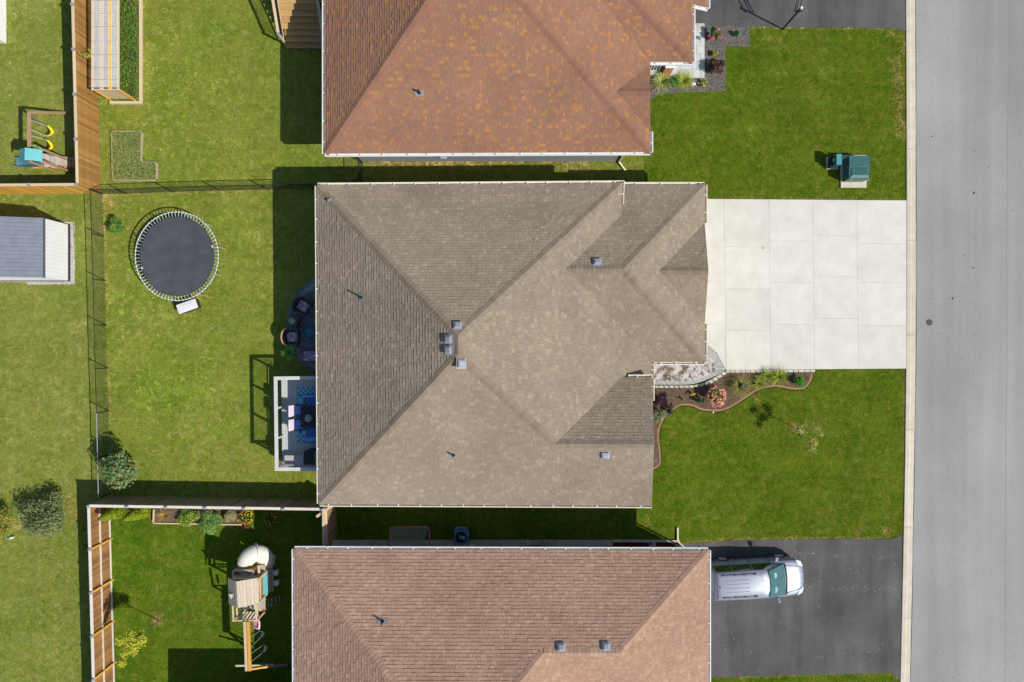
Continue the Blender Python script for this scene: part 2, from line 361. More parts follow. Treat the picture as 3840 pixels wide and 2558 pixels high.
# ------------------------------------------------------------------ houses: planes, shingles, caps, gutters
class Pl:      # z = a + b x + c y
    def __init__(self, a, b, c): self.a, self.b, self.c = a, b, c
    def z(self, x, y): return self.a + self.b * x + self.c * y
    def n(self): return Vector((-self.b, -self.c, 1)).normalized()
def eave(p, q, z0, pitch):
    p = Vector((p[0], p[1])); q = Vector((q[0], q[1])); d = (q - p).normalized(); i = Vector((-d.y, d.x))
    return Pl(z0 - pitch * p.dot(i), pitch * i.x, pitch * i.y)
def I3(p, q, r):
    A = np.array([[p.b - q.b, p.c - q.c], [p.b - r.b, p.c - r.c]]); s = np.linalg.solve(A, np.array([q.a - p.a, r.a - p.a]))
    return Vector((s[0], s[1], p.z(s[0], s[1])))
def I2z(p, q, z):
    A = np.array([[p.b, p.c], [q.b, q.c]]); s = np.linalg.solve(A, np.array([z - p.a, z - q.a])); return Vector((s[0], s[1], z))
def onp(p, x, y): return Vector((x, y, p.z(x, y)))
def clip_rect(poly, u0, u1, v0, v1):
    for ax, lim, keep in ((0, u0, 1), (0, u1, -1), (1, v0, 1), (1, v1, -1)):
        out = []; n = len(poly)
        for i in range(n):
            a = poly[i]; c = poly[(i + 1) % n]; da = (a[ax] - lim) * keep; dc = (c[ax] - lim) * keep
            if da >= 0: out.append(a)
            if (da >= 0) != (dc >= 0):
                t = da / (da - dc); out.append((a[0] + (c[0] - a[0]) * t, a[1] + (c[1] - a[1]) * t))
        poly = out
        if len(poly) < 3: return []
    return poly
def parea(P): return 0.5 * sum(P[i][0] * P[(i + 1) % len(P)][1] - P[(i + 1) % len(P)][0] * P[i][1] for i in range(len(P)))
WID = (0.13, 0.17, 0.21, 0.26)
THK = (0.014, 0.022, 0.03)
class Roof:
    def __init__(self, house, mats, expo, capm=None):
        self.h = house; self.mats = mats; self.expo = expo; self.polys = []; self.full = []; self.v = []; self.f = []; self.t = []; self.edges = []
        self.capm = capm or mats[1]; self.me = {}; self.wr = random.Random(3)
    def slope(self, pl, pts):
        n = pl.n(); v = (ZUP - n * ZUP.dot(n)).normalized(); u = v.cross(n).normalized(); o = pts[0]
        self.polys.append([Vector(p) for p in pts])
        P = [((p - o).dot(u), (p - o).dot(v)) for p in pts]
        if parea(P) < 0: P.reverse()
        u0 = min(p[0] for p in P); u1 = max(p[0] for p in P); v0 = min(p[1] for p in P); v1 = max(p[1] for p in P)
        Rm = Matrix((u, v, n)).transposed(); r = self.wr; y = v0 - 0.02; e = self.expo
        while y < v1:
            x = u0 - r.random() * 0.4
            while x < u1:
                w = r.choice(WID); th = r.choice(THK)
                w0 = o + u * (x + w / 2) + v * (y + e / 2)
                k = FPX / (CAM_H - w0.z)
                if abs(1279 - 0) and (w0.y * k < -1279 - 190 or w0.y * k > 1279 + 190): x += w; continue
                Q = clip_rect(P, x + 0.003, x + w - 0.003, y, y + e)
                if Q:
                    ar = abs(parea(Q)); fullar = (w - 0.006) * e
                    if ar > fullar * 0.995: self.full.append((w0, w, th, o + u * x + v * y, Rm, r.random()))
                    elif ar > 0.0006: self._tab([(q[0] - x, q[1] - y) for q in Q], th, o + u * x + v * y, Rm, r.random())
                x += w
            y += e
    def _tab(self, Q, th, o, Rm, tint):
        e = self.expo; b = len(self.v); n = len(Q)
        for q in Q: self.v.append(o + Rm @ Vector((q[0], q[1], 0.0)))
        for q in Q: self.v.append(o + Rm @ Vector((q[0], q[1], th + (0.004 - th) * max(0, min(1, q[1] / e)) + 0.002)))
        self.f.append(tuple(range(b + n, b + 2 * n))); self.t.append(tint)
        for i in range(n): self.f.append((b + i, b + (i + 1) % n, b + n + (i + 1) % n, b + n + i)); self.t.append(tint)
    def finish(self, edges, under):
        o = org(self.h)
        mb = MB()
        for p in self.polys:
            n = (p[1] - p[0]).cross(p[2] - p[1]); q = list(p)
            ar = parea([(a.x, a.y) for a in q])
            if ar < 0: q.reverse()
            mb.add([a - Vector((0, 0, 0.004)) for a in q], [tuple(range(len(q)))])
            mb.add([a - Vector((0, 0, 0.16)) for a in q], [tuple(range(len(q) - 1, -1, -1))])
            for i in range(len(q)):
                a, c = q[i], q[(i + 1) % len(q)]; dz = Vector((0, 0, 0.16)); dy = Vector((0, 0, 0.004))
                mb.add([a - dz, c - dz, c - dy, a - dy], [(0, 1, 2, 3)])
        self.deck = mb.build('roof', under, self.h)
        self.full.sort(key=lambda a: (a[0] - Vector((0, 0, CAM_H))).length)
        for k, (w0, w, th, p, Rm, tint) in enumerate(self.full):
            if k < 300:
                key = (w, th)
                if key not in self.me:
                    m = MB(); e = self.expo
                    lo = [(0.003, 0, 0), (w - 0.003, 0, 0), (w - 0.003, e, 0), (0.003, e, 0)]; hi = [(0.003, 0, th + 0.002), (w - 0.003, 0, th + 0.002), (w - 0.003, e, 0.006), (0.003, e, 0.006)]
                    m.add(lo + hi, [(4, 5, 6, 7), (0, 1, 5, 4), (1, 2, 6, 5), (2, 3, 7, 6), (3, 0, 4, 7)]); self.me[key] = m.mesh('shingle', self.mats[1])
                ob = bpy.data.objects.new('shingle', self.me[key]); COL.objects.link(ob); ob.parent = self.deck
                ob.matrix_local = Matrix.Translation(p - o) @ Rm.to_4x4()
            else: self._tab([(0.003, 0), (w - 0.003, 0), (w - 0.003, self.expo), (0.003, self.expo)], th, p, Rm, tint)
        me = bpy.data.meshes.new('shingles'); me.from_pydata([tuple(a - o) for a in self.v], [], self.f)
        a = me.attributes.new('tint', 'FLOAT', 'FACE'); a.data.foreach_set('value', self.t); me.materials.append(self.mats[0]); me.update()
        s = bpy.data.objects.new('shingles', me); COL.objects.link(s); s.parent = self.deck; s['kind'] = 'stuff'
        # ridge and hip caps
        todo = []
        for lo, hi, p1, p2 in edges:
            d = hi - lo; L = d.length; d.normalize(); n1, n2 = p1.n(), p2.n()
            s1 = d.cross(n1).normalized(); s2 = d.cross(n2).normalized()
            if s1.dot(p2.n()) > 0: s1 = -s1
            if s2.dot(p1.n()) > 0: s2 = -s2
            # each side must run down its own plane
            nn = (n1 + n2).normalized(); w = 0.2; ex = 0.2; m = MB(); rows = []
            for t, up in ((0.0, 0.042), (ex + 0.03, 0.03)):
                rows.append([s1 * w + n1 * (up - 0.012) + d * t, nn * up + d * t, s2 * w + n2 * (up - 0.012) + d * t])
            b0 = [s1 * w, nn * 0.002, s2 * w]
            vs_ = rows[0] + rows[1] + b0
            m.add(vs_, [(0, 1, 4, 3), (1, 2, 5, 4), (6, 7, 1, 0), (7, 8, 2, 1), (6, 0, 3), (8, 5, 2)])
            me = m.mesh('ridge_cap', self.capm)
            for i in range(int(L / ex)): 
                c = lo + d * (i * ex + 0.03); k = FPX / (CAM_H - c.z)
                if abs(c.y * k) < 1279 + 60: todo.append(((c - Vector((0, 0, CAM_H))).length, c, me, m))
        todo.sort(key=lambda q: q[0]); rest = MB()
        for i, (_, c, me, m) in enumerate(todo):
            if i < 300:
                ob = bpy.data.objects.new('ridge_cap', me); COL.objects.link(ob); ob.parent = self.deck; ob.location = c - o
            else: rest.add([p2 + c for p2 in [Vector(q) for q in m.v]], m.f)
        if rest.v:
            r = rest.build('ridge_caps', self.capm, self.deck); r['kind'] = 'stuff'
BR_ME = {}
def gutter(house, p, q, mat, brmat, step=1.1, w=0.13):
    """open trough on the outside of an eave running p -> q with the roof on its left"""
    p = Vector(p); q = Vector(q); d = (q - p).normalized(); out = Vector((d.y, -d.x, 0)).normalized(); z = Vector((0, 0, 1))
    a = p + out * 0.012 - z * 0.05; c = q + out * 0.012 - z * 0.05; mb = MB()
    mb.beam(a + out * w / 2 - z * 0.09, c + out * w / 2 - z * 0.09, w, 0.012)
    mb.beam(a + out * (w - 0.006) - z * 0.03, c + out * (w - 0.006) - z * 0.03, 0.012, 0.115)
    mb.beam(a + out * (w - 0.016) + z * 0.028, c + out * (w - 0.016) + z * 0.028, 0.045, 0.012)
    mb.beam(a - out * 0.004 - z * 0.035, c - out * 0.004 - z * 0.035, 0.014, 0.12)
    for e in (a, c): mb.beam(e + out * 0.0 - z * 0.035 , e + out * w - z * 0.035, 0.01, 0.11)
    g = mb.build('gutter', mat, house)
    key = brmat.name
    if key not in BR_ME:
        m = MB(); m.box((0.055, 0, 0.012), (0.15, 0.05, 0.02)); m.box((0.115, 0, 0.016), (0.03, 0.07, 0.03)); BR_ME[key] = m.mesh('gutter_bracket', brmat)
    L = (q - p).length; n = max(1, int(L / step)); ang = math.atan2(out.y, out.x)
    for i in range(n):
        t = (i + 0.5 + random.uniform(-0.12, 0.12)) / n
        piece('gutter_bracket', BR_ME[key], g, a + (c - a) * t + z * 0.015, Matrix.Rotation(ang, 3, 'Z'))
    return g
m_fascia = m_white
def roof_vent(house, c, pl, s=0.37):
    n = pl.n(); v = (ZUP - n * ZUP.dot(n)).normalized(); u = v.cross(n).normalized(); c = Vector(c)
    def L(x, y, z): return c + u * x + v * y + n * z
    mb = MB(); h = s / 2
    mb.hull([L(-h - .05, -h - .06, .012), L(h + .05, -h - .06, .012), L(h + .05, h + .05, .012), L(-h - .05, h + .05, .012)], [L(-h - .05, -h - .06, .03), L(h + .05, -h - .06, .03), L(h + .05, h + .05, .03), L(-h - .05, h + .05, .03)])
    mb.hull([L(-h * .72, -h * .72, .03), L(h * .72, -h * .72, .03), L(h * .72, h * .72, .03), L(-h * .72, h * .72, .03)], [L(-h * .72, -h * .72, .10), L(h * .72, -h * .72, .10), L(h * .72, h * .72, .10), L(-h * .72, h * .72, .10)])
    mb.hull([L(-h, -h, .095), L(h, -h, .095), L(h, h, .095), L(-h, h, .095)], [L(-h, -h, .12), L(h, -h, .12), L(h, h, .12), L(-h, h, .12)])
    mb.hull([L(-h * .98, -h * .98, .12), L(h * .98, -h * .98, .12), L(h * .98, h * .98, .12), L(-h * .98, h * .98, .12)], [L(-h * .55, -h * .55, .17), L(h * .55, -h * .55, .17), L(h * .55, h * .55, .17), L(-h * .55, h * .55, .17)])
    return mb.build('roof_vent', m_vent, house)
m_vent = M('grey_vent_metal', (0.27, 0.28, 0.32), (0.36, 0.37, 0.41), 6, 0.5)
m_flash = M('dull_flashing', (0.2, 0.21, 0.22), (0.3, 0.31, 0.32), 12, 0.5)
def vent_pipe(house, c, pl, fl=0.42, hgt=0.42):
    n = pl.n(); v = (ZUP - n * ZUP.dot(n)).normalized(); u = v.cross(n).normalized(); c = Vector(c)
    mb = MB(); mb.tube(c - ZUP * 0.05, c + ZUP * hgt, 0.045, 10); mb.lathe(c + ZUP * 0.02, [(0.09, 0), (0.055, 0.1)], 10)
    p = mb.build('vent_pipe', m_black, house)
    f = MB(); q = [c + u * a + v * b_ + n * 0.035 for a, b_ in ((-fl / 2, -.14), (fl / 2, -.14), (fl / 2, .12), (-fl / 2, .12))]
    f.hull([k - n * .012 for k in q], q); f.build('flashing', m_flash, p)
def wall_box(mb, x0, x1, y0, y1, z1, z0=0.0): mb.box(((x0 + x1) / 2, (y0 + y1) / 2, (z0 + z1) / 2), (x1 - x0, y1 - y0, z1 - z0))
def win(house, c, w, h, axis, mat_f, outward, panes=2):
    """window in a wall; axis x: wall runs along x"""
    f = MB(); g = MB(); c = Vector(c); ax = Vector((1, 0, 0)) if axis == 'x' else Vector((0, 1, 0)); o = Vector(outward)
    for s in (-1, 1):
        f.beam(c + ax * (s * w / 2) - ZUP * (h / 2 + .04), c + ax * (s * w / 2) + ZUP * (h / 2 + .04), 0.08, 0.08, up=o)
        f.beam(c - ax * (w / 2 - .04) + ZUP * (s * h / 2), c + ax * (w / 2 - .04) + ZUP * (s * h / 2), 0.078, 0.078, up=o)
    for i in range(1, panes): 
        x = -w / 2 + w * i / panes; f.beam(c + ax * x - ZUP * (h / 2 - .04), c + ax * x + ZUP * (h / 2 - .04), 0.05, 0.05, up=o)
    fo = f.build('window', mat_f, house)
    g.box(c, (w if axis == 'x' else 0.02, 0.02 if axis == 'x' else w, h)); g.build('pane', m_glass, fo); return fo
m_glass = M('dark_glass', (0.02, 0.028, 0.035), (0.035, 0.045, 0.055), 2, 0.06, spec=0.8)
# ---- house with the taupe roof
PM = 0.59
s_main = shingle_mats('taupe_shingle', [(0, (0.285, 0.232, 0.174)), (0.5, (0.31, 0.253, 0.19)), (0.85, (0.33, 0.271, 0.204)), (1, (0.375, 0.311, 0.236))])
u_main = M('taupe_underlay', (0.12, 0.1, 0.08), (0.16, 0.135, 0.11), 20, 0.95)
TL = D(730, 427, 3.7); BL = D(735, 1158, 3.7)
TLx = TL.x; BRx = 7.02; Ytop = TL.y; Ybot = BL.y; XF = 5.5
house = thing('house', 'house with the taupe brown-grey shingle roof in the middle of the picture', 'house', (-1.5, 0, 0))
L = eave(TL, BL, 3.7, .54); Bp = eave(BL, (BRx, Ybot - 0.08), 3.7, .52); R = eave((XF, Ybot), (XF, Ytop), 3.7, .50); Tp = eave((XF, Ytop + 0.12), TL, 3.7, .52)
GX, GY0, GY1, GZ = 9.92, -1.075, 8.04, 2.85
Gt = eave((GX, GY1), (XF, GY1), GZ, .50); Gr = eave((GX, GY0), (GX, GY1), GZ, .50); Gb = eave((XF, GY0), (GX, GY0), GZ, .50)
gy = (GY0 + GY1) / 2
g1 = eave((GX, gy + 2.6), (XF, gy + 2.6), GZ, .5); g2 = eave((XF, gy - 2.6), (GX, gy - 2.6), GZ, .5)
SY = D(1470, 868, 3.7).y
S1 = eave((BRx, SY), (XF, SY), 3.7, .56)
ap1, ap2 = I3(L, Tp, R), I3(L, Bp, R); TRc = I2z(Tp, R, 3.7)
BRc = onp(Bp, BRx, Ybot - 0.08)
Sin = I3(Bp, R, S1)
sA = np.array([[Bp.b - S1.b, Bp.c - S1.c]]); ysr = (S1.a - Bp.a - (Bp.b - S1.b) * 6.78) / (Bp.c - S1.c); Sout = onp(Bp, 6.78, ysr)
V1 = I2z(R, S1, 3.7); K1, K2 = I3(R, Gt, Gb), I3(Gt, Gr, Gb); V2 = I2z(R, Gt, 3.7)
XL = XF + (3.7 - GZ) / .50
GTR = Vector((GX, GY1, GZ)); GBR = Vector((GX, GY0, GZ)); gin = I3(Gr, g1, g2); gpk = Vector((9.74, gy, GZ + 2.6 * .5)); gU = Vector((GX, gy + 2.6, GZ)); gL = Vector((GX, gy - 2.6, GZ))
rf = Roof(house, s_main, 0.165, shingle_mats('taupe_cap', [(0, (0.235, 0.188, 0.142)), (1, (0.29, 0.236, 0.18))])[1])
rf.slope(L, [TL, ap1, ap2, BL])
rf.slope(Tp, [TRc, ap1, TL])
rf.slope(Bp, [BL, ap2, Sin, Sout, BRc])
rf.slope(S1, [Sin, V1, Vector((BRx, SY, 3.7)), Sout])
inner = Vector((XL, GY0, GZ))
rf.slope(R, [ap1, TRc, V2, K1, inner, Vector((XL, SY, GZ)), V1, Sin, ap2])
rf.slope(Gt, [K1, V2, Vector((V2.x - 1.3, V2.y, Gt.z(0, V2.y))), Vector((V2.x - 1.3, GY1, GZ)), GTR, K2])
rf.slope(Gr, [K2, GTR, gU, gin, gL, GBR])
rf.slope(Gb, [K1, K2, GBR, inner])
rf.slope(g1, [gin, gU, gpk]); rf.slope(g2, [gin, gpk, gL])
rf.finish([(TL, ap1, L, Tp), (BL, ap2, L, Bp), (TRc, ap1, Tp, R), (Sin, ap2, Bp, R), (ap2, ap1, L, R), (Sout, Sin, Bp, S1), (GTR, K2, Gt, Gr), (GBR, K2, Gb, Gr), (K1, K2, Gt, Gb), (gpk, gin, g1, g2)], u_main)
m_stone = M('grey_brown_siding', (0.3, 0.27, 0.23), (0.38, 0.35, 0.3), 4, 0.85)
mb = MB(); wall_box(mb, -9.3, 5.1, -7.75, 7.45, 3.55); mb.build('wall', m_stone, house)
mb = MB(); wall_box(mb, 5.1, 9.35, -.6, 7.55, 2.7); mb.build('wall', m_stone, house)
mb = MB(); wall_box(mb, 5.1, 6.45, -7.75, -2.3, 3.55); mb.build('wall', m_stone, house)
MB().hull([Vector((9.37, gy - 2.1, 2.7)), Vector((9.37, gy + 2.1, 2.7)), Vector((9.27, gy + 2.1, 2.7)), Vector((9.27, gy - 2.1, 2.7))], [Vector((9.37, gy - .1, 3.95)), Vector((9.37, gy + .1, 3.95)), Vector((9.27, gy + .1, 3.95)), Vector((9.27, gy - .1, 3.95))]).build('gable_wall', m_stone, house)
MB().hull([V(6.35, -7.7, 3.55), V(6.45, -7.7, 3.55), V(6.45, SY - .3, 3.55), V(6.35, SY - .3, 3.55)], [V(6.35, ysr - .15, Sout.z - .25), V(6.45, ysr - .15, Sout.z - .25), V(6.45, ysr + .15, Sout.z - .25), V(6.35, ysr + .15, Sout.z - .25)]).build('gable_wall', m_stone, house)
for yy in (0.9, 5.2):
    gd = MB(); gd.box((9.37, yy + 0.6, 1.1), (0.06, 2.5, 2.15)); go = gd.build('garage_door', m_white, house)
    for k in range(4): MB().box((9.41, yy + .6, .3 + k * .53), (0.02, 2.4, 0.46)).build('door_panel', m_white, go)
win(house, (6.48, -5.0, 1.7), 1.8, 1.4, 'y', m_white, (1, 0, 0)); win(house, (-9.32, 4.0, 1.9), 1.6, 1.2, 'y', m_white, (-1, 0, 0)); win(house, (-9.32, -4.2, 2.4), 1.9, 2.0, 'y', m_white, (-1, 0, 0))
MB().box((5.13, -1.5, 1.15), (0.05, 0.95, 2.1)).build('door', M('front_door', (0.05, 0.04, 0.04), None, 4, 0.4), house)
z37 = 3.7
gutter(house, TL, BL, m_cream, m_white); gutter(house, BL, BRc, m_cream, m_white); gutter(house, TRc + V(.15, 0, 0), TL, m_cream, m_white)
gutter(house, D(1427, 468, 3.7) + V(0.02, 0, 0), TRc + V(.02, .12, 0), m_cream, m_white, step=0.6)
gutter(house, GTR, Vector((V2.x + 0.25, GY1, GZ)), m_cream, m_white); gutter(house, gU, GTR, m_cream, m_white, step=.8); gutter(house, GBR, gL, m_cream, m_white, step=.6); gutter(house, inner, GBR, m_cream, m_white, step=.7)
gutter(house, Vector((XL, SY + .1, GZ)), inner, m_cream, m_white, step=.6)
gutter(house, Vector((BRx, SY, 3.7)), Vector((V1.x + .35, SY, 3.7)), m_cream, m_white, step=.7); gutter(house, Vector((BRx, -3.0, 3.7)), Vector((BRx, SY, 3.7)), m_cream, m_white, step=.6)
def onslope(pl, x, y):       # pixel (2354 grid) onto a roof plane
    z = 5.0
    for _ in range(40):
        p = D(x, y, z); z = 0.5 * z + 0.5 * pl.z(p.x, p.y)
    return D(x, y, z)
for pl, x, y in ((Tp, 1053, 750), (L, 1033, 780), (L, 1033, 805), (R, 1060, 836), (Gt, 1373, 604), (Bp, 1391, 1045)): roof_vent(house, onslope(pl, x, y), pl)
vent_pipe(house, onslope(L, 831, 684), L); vent_pipe(house, onslope(Bp, 1043, 1046), Bp)
pp = onslope(Tp, 758, 460); MB().box(pp + V(0, 0, .06), (.2, .12, .03), rz=.6).build('flashing_patch', m_flash, house)
hard([(-9.3, -7.75), (6.45, -7.75), (6.45, -.6), (9.35, -.6), (9.35, 7.55), (-9.3, 7.45)])
# ---- house with the orange flecked roof
s_n = shingle_mats('rust_shingle', [(0, (0.30, 0.16, 0.105)), (0.3, (0.33, 0.172, 0.108)), (0.55, (0.27, 0.16, 0.12)), (0.72, (0.32, 0.18, 0.118)), (0.87, (0.345, 0.185, 0.11)), (0.92, (0.40, 0.20, 0.09)), (1, (0.445, 0.22, 0.085))])
u_n = M('rust_underlay', (0.11, 0.055, 0.035), (0.14, 0.07, 0.05), 20, 0.95)
nh = thing('house', 'house with the rust brown roof flecked with orange shingles at the top edge', 'house', (-1, 17, 0))
E = 3.6; NL, NB, NR = -9.43, 9.45, 6.97
L2 = eave((NL, 27), (NL, NB), E, .56); B2p = eave((NL, NB), (NR, NB + .08), E, .50); F2 = eave((NR, NB), (NR, 27), E, .47); T2 = eave((NR, 27), (NL, 27), E, .50)
ny = D(1540, 142, E).y; nx = D(1592, 142, E).x
Gb2 = eave((NR, ny), (nx, ny), E, .50); Gr2 = eave((nx, ny), (nx, 23), E, .39); Gt2 = eave((nx, 23), (NR, 23), E, .50)
q1 = eave((NR, 13.96), (5, 13.96), E, .50); q2 = eave((5, 10.56), (NR, 10.56), E, .50)
a1, a2 = I3(B2p, L2, F2), I3(T2, L2, F2); k1, k2 = I3(Gb2, Gt2, F2), I3(Gb2, Gt2, Gr2); gi = I3(F2, q1, q2); gp = Vector((6.78, 12.26, E + 1.7 * .50))
BLn = Vector((NL, NB, E)); BRn = I2z(B2p, F2, E)
rf = Roof(nh, s_n, 0.15, shingle_mats('rust_cap', [(0, (0.25, 0.135, 0.095)), (1, (0.30, 0.155, 0.105))])[1])
ystep = D(0, 10, E).y; Xo = nx + .85
rf.slope(L2, [BLn, Vector((NL, 27, E)), a2, a1]); rf.slope(B2p, [BLn, a1, BRn])
rf.slope(F2, [a1, a2, Vector((NR, 27, E)), Vector((NR, 23, E)), k1, Vector((NR, ny, E)), Vector((NR, 13.96, E)), gi, Vector((NR, 10.56, E)), BRn])
rf.slope(Gb2, [k1, k2, Vector((nx, ny, E)), Vector((NR, ny, E))])
rf.slope(Gr2, [k2, Vector((nx, 23, E)), onp(Gr2, Xo, 23), onp(Gr2, Xo, ystep), Vector((nx, ystep, E)), Vector((nx, ny, E))])
rf.slope(q1, [gi, Vector((NR, 13.96, E)), gp]); rf.slope(q2, [gi, gp, Vector((NR, 10.56, E))])
rf.finish([(BLn, a1, L2, B2p), (BRn, a1, B2p, F2), (a1, a2, L2, F2), (Vector((nx, ny, E)), k2, Gb2, Gr2), (k1, k2, Gb2, Gt2), (gp, gi, q1, q2)], u_n)
m_side = M('blue_grey_siding', (0.25, 0.28, 0.30), (0.31, 0.34, 0.36), 3, 0.7)
m_side2 = M('blue_grey_base', (0.17, 0.2, 0.22), (0.2, 0.23, 0.25), 3, 0.8)
mb = MB(); wall_box(mb, -8.35, 6.0, 10.0, 26.5, 3.45); mb.build('wall', m_side2, nh)
pm = MB(); pm.box((0, 0, 0), (1.18, 0.02, 3.2)); pme = pm.mesh('wall_panel', m_side)
for i in range(12): piece('wall_panel', pme, nh, (-7.75 + i * 1.195, 9.992, 1.66))
mb = MB(); wall_box(mb, 6.0, nx - .45, ny + .9, 22.5, 3.45); mb.build('wall', m_side2, nh)
win(nh, (7.68, ny + .86, 1.05), .78, 1.5, 'x', m_white, (0, -1, 0), 5)
mb = MB(); p0 = A2(1955, 1285, 1.3); wall_box(mb, p0.x, p0.x + 2.1, 9.72, 9.98, 3.4, 2.2); mb.build('white_trim_box', m_white, nh)
c = A2(1660, 1300, 1.5); MB().box((c.x, 9.9, 1.5), (.3, .18, .22)).box((c.x + .02, 9.8, 1.42), (.34, .06, .1)).build('dryer_vent', M('vent_plastic', (.4, .42, .43), None, 5, .6), nh)
gutter(nh, Vector((NL, 20, E)), BLn, m_white, m_white); gutter(nh, BLn, BRn, m_white, m_white); gutter(nh, BRn, Vector((NR, 10.56, E)), m_white, m_white, step=.8)
gutter(nh, Vector((NR, ny, E)), Vector((nx, ny, E)), m_white, m_white, step=.6); gutter(nh, Vector((nx, ny, E)), Vector((nx, ystep, E)), m_white, m_white, step=.8); gutter(nh, Vector((nx, ystep, E)), onp(Gr2, Xo, ystep), m_white, m_white, step=.5); gutter(nh, onp(Gr2, Xo, ystep), onp(Gr2, Xo, 23), m_white, m_white)
vent_pipe(nh, onslope(B2p, 964, 214), B2p)
a, c, e = A3(1205, 1240, 2.9), A3(1190, 1275, .1), A3(1190, 1395, .06)
mb = MB(); mb.beam(Vector((a.x, 9.93, 3.3)), Vector((a.x, 9.93, .2)), .08, .06); mb.beam(Vector((a.x, 9.93, .14)), e, .085, .07); mb.build('downspout', m_cream, nh)
hard([(-8.35, 10.0), (6.0, 10.0), (6.0, ny + .5), (nx, ny + .5), (nx, 26), (-8.35, 26)])
# brick pier with its white post, on the porch
pr = MB(); b0 = Y2(365, 1040, 0); bm = M('orange_brick', (0.42, 0.16, 0.075), (0.56, 0.25, 0.13), 9, 0.85, objvar=0.15); pc = b0 + V(0, .02, 0)
pier = MB().box((pc.x, pc.y, .62), (.42, .42, 1.16)).build('brick_pier', m_joint, nh)
bk = MB(); bk.box((0, 0, 0), (.215, .1, .062)); bme = bk.mesh('brick', bm)
for r in range(15):
    for sd in range(4):
        for h_ in range(2):
            of = (-.115 if h_ == 0 else .115) + (.025 if r % 2 else -.025) * 0; ang = sd * math.pi / 2
            Rz = Matrix.Rotation(ang, 3, 'Z'); piece('brick', bme, pier, pc + Rz @ Vector((of, -.175 - (.004 if (r + h_) % 2 else 0), 0)) + V(0, 0, .09 + r * .075), Rz)
MB().box((pc.x, pc.y, 1.23), (.52, .52, .06)).box((pc.x, pc.y, 2.3), (.22, .22, 2.1)).build('porch_post', m_white, nh)
# ---- house with the pinkish roof
s_s = shingle_mats('pink_brown_shingle', [(0, (0.395, 0.25, 0.175)), (0.4, (0.43, 0.275, 0.195)), (0.8, (0.46, 0.297, 0.213)), (1, (0.50, 0.335, 0.245))])
u_s = M('pink_brown_underlay', (0.14, 0.08, 0.055), (0.18, 0.1, 0.07), 20, 0.95)
sh = thing('house', 'house with the plain pinkish brown shingle roof at the bottom edge', 'house', (0, -15, 0))
ES = 3.5; c1, c2 = D(677, 1263, ES), D(1628, 1266, ES); SX0, SX1, SYt = c1.x, c2.x, c1.y
T3 = eave(c2, c1, ES, .50); L3 = eave((SX0, SYt), (SX0 + .06, -27.4), ES, .50); R3 = eave((SX1, -19), (SX1, SYt), ES, .436)
Mf = eave((5.7, -27.4), (5.7, SYt), ES, .50); Bf = eave((5.7, -19.0), (SX1, -19.0), ES, .50); Bm = eave((SX0, -27.4), (5.7, -27.4), ES, .50)
ki, ko = I3(T3, Bf, Mf), I3(T3, Bf, R3); m1, m2 = I3(T3, L3, Mf), I3(Bm, L3, Mf)
rf = Roof(sh, s_s, 0.165)
vb = I2z(Mf, Bf, ES); BRs = Vector((SX1, -19, ES)); sbl = Vector((SX0 + .06, -27.4, ES))
rf.slope(T3, [c1, m1, ki, ko, c2]); rf.slope(L3, [c1, sbl, m2, m1]); rf.slope(R3, [c2, ko, BRs]); rf.slope(Bf, [ki, vb, BRs, ko]); rf.slope(Mf, [m1, m2, Vector((5.7, -27.4, ES)), vb, ki]); rf.slope(Bm, [sbl, Vector((5.7, -27.4, ES)), m2])
rf.finish([(c1, m1, T3, L3), (c2, ko, T3, R3), (ki, ko, T3, Bf), (BRs, ko, Bf, R3), (ki, m1, T3, Mf)], u_s)
m_brickwall = M('red_brick_wall', (0.2, 0.075, 0.055), (0.3, 0.12, 0.085), 8, 0.9)
mb = MB(); wall_box(mb, SX0 + .5, SX1 - .45, -26.5, SYt - 1.0, 3.35); mb.build('wall', m_brickwall, sh)
hard([(SX0 + .5, -26.5), (SX1 - .45, -26.5), (SX1 - .45, SYt - 1.0), (SX0 + .5, SYt - 1.0)])
gutter(sh, c2, c1, m_white, m_white); gutter(sh, c1, sbl, m_white, m_white); gutter(sh, BRs, c2, m_white, m_white, step=1.0)
for x, y in ((1290, 1489), (1393, 1487)): roof_vent(sh, onslope(T3, x, y), T3)
vent_pipe(sh, onslope(T3, 880, 1428), T3, .55)
wing = MB(); wx0, wx1, wy0_, wy1_ = -15.9, SX0 + .3, -26.0, -18.76
wing.hull([V(wx0, wy0_, 3.38), V(wx1, wy0_, 3.38), V(wx1, wy1_, 3.38), V(wx0, wy1_, 3.38)], [V(wx0, wy0_, 3.5), V(wx1, wy0_, 3.5), V(wx1, wy1_, 3.5), V(wx0, wy1_, 3.5)])
wing.hull([V(wx0 + .02, wy0_ + .02, 3.5), V(wx1, wy0_ + .02, 3.5), V(wx1, wy1_ - .02, 3.5), V(wx0 + .02, wy1_ - .02, 3.5)], [V(wx0 + 3.4, wy0_ + 3.5, 5.2), V(wx1, wy0_ + 3.5, 5.2), V(wx1, wy1_ - 3.5, 5.2), V(wx0 + 3.4, wy1_ - 3.5, 5.2)])
wing.build('rear_roof', u_s, sh); MB().box(((wx0 + wx1) / 2 + .3, (wy0_ + wy1_) / 2, 1.68), (wx1 - wx0 - .6, wy1_ - wy0_ - 1.0, 3.36)).build('rear_wall', m_brickwall, sh)
for k in range(2): MB().box((SX1 - .42, -13.0 - k * 3.2, 1.1), (.06, 2.5, 2.15)).build('garage_door', m_white, sh)
a, e = C4(1616, 420, .1), C4(1615, 306, .08)
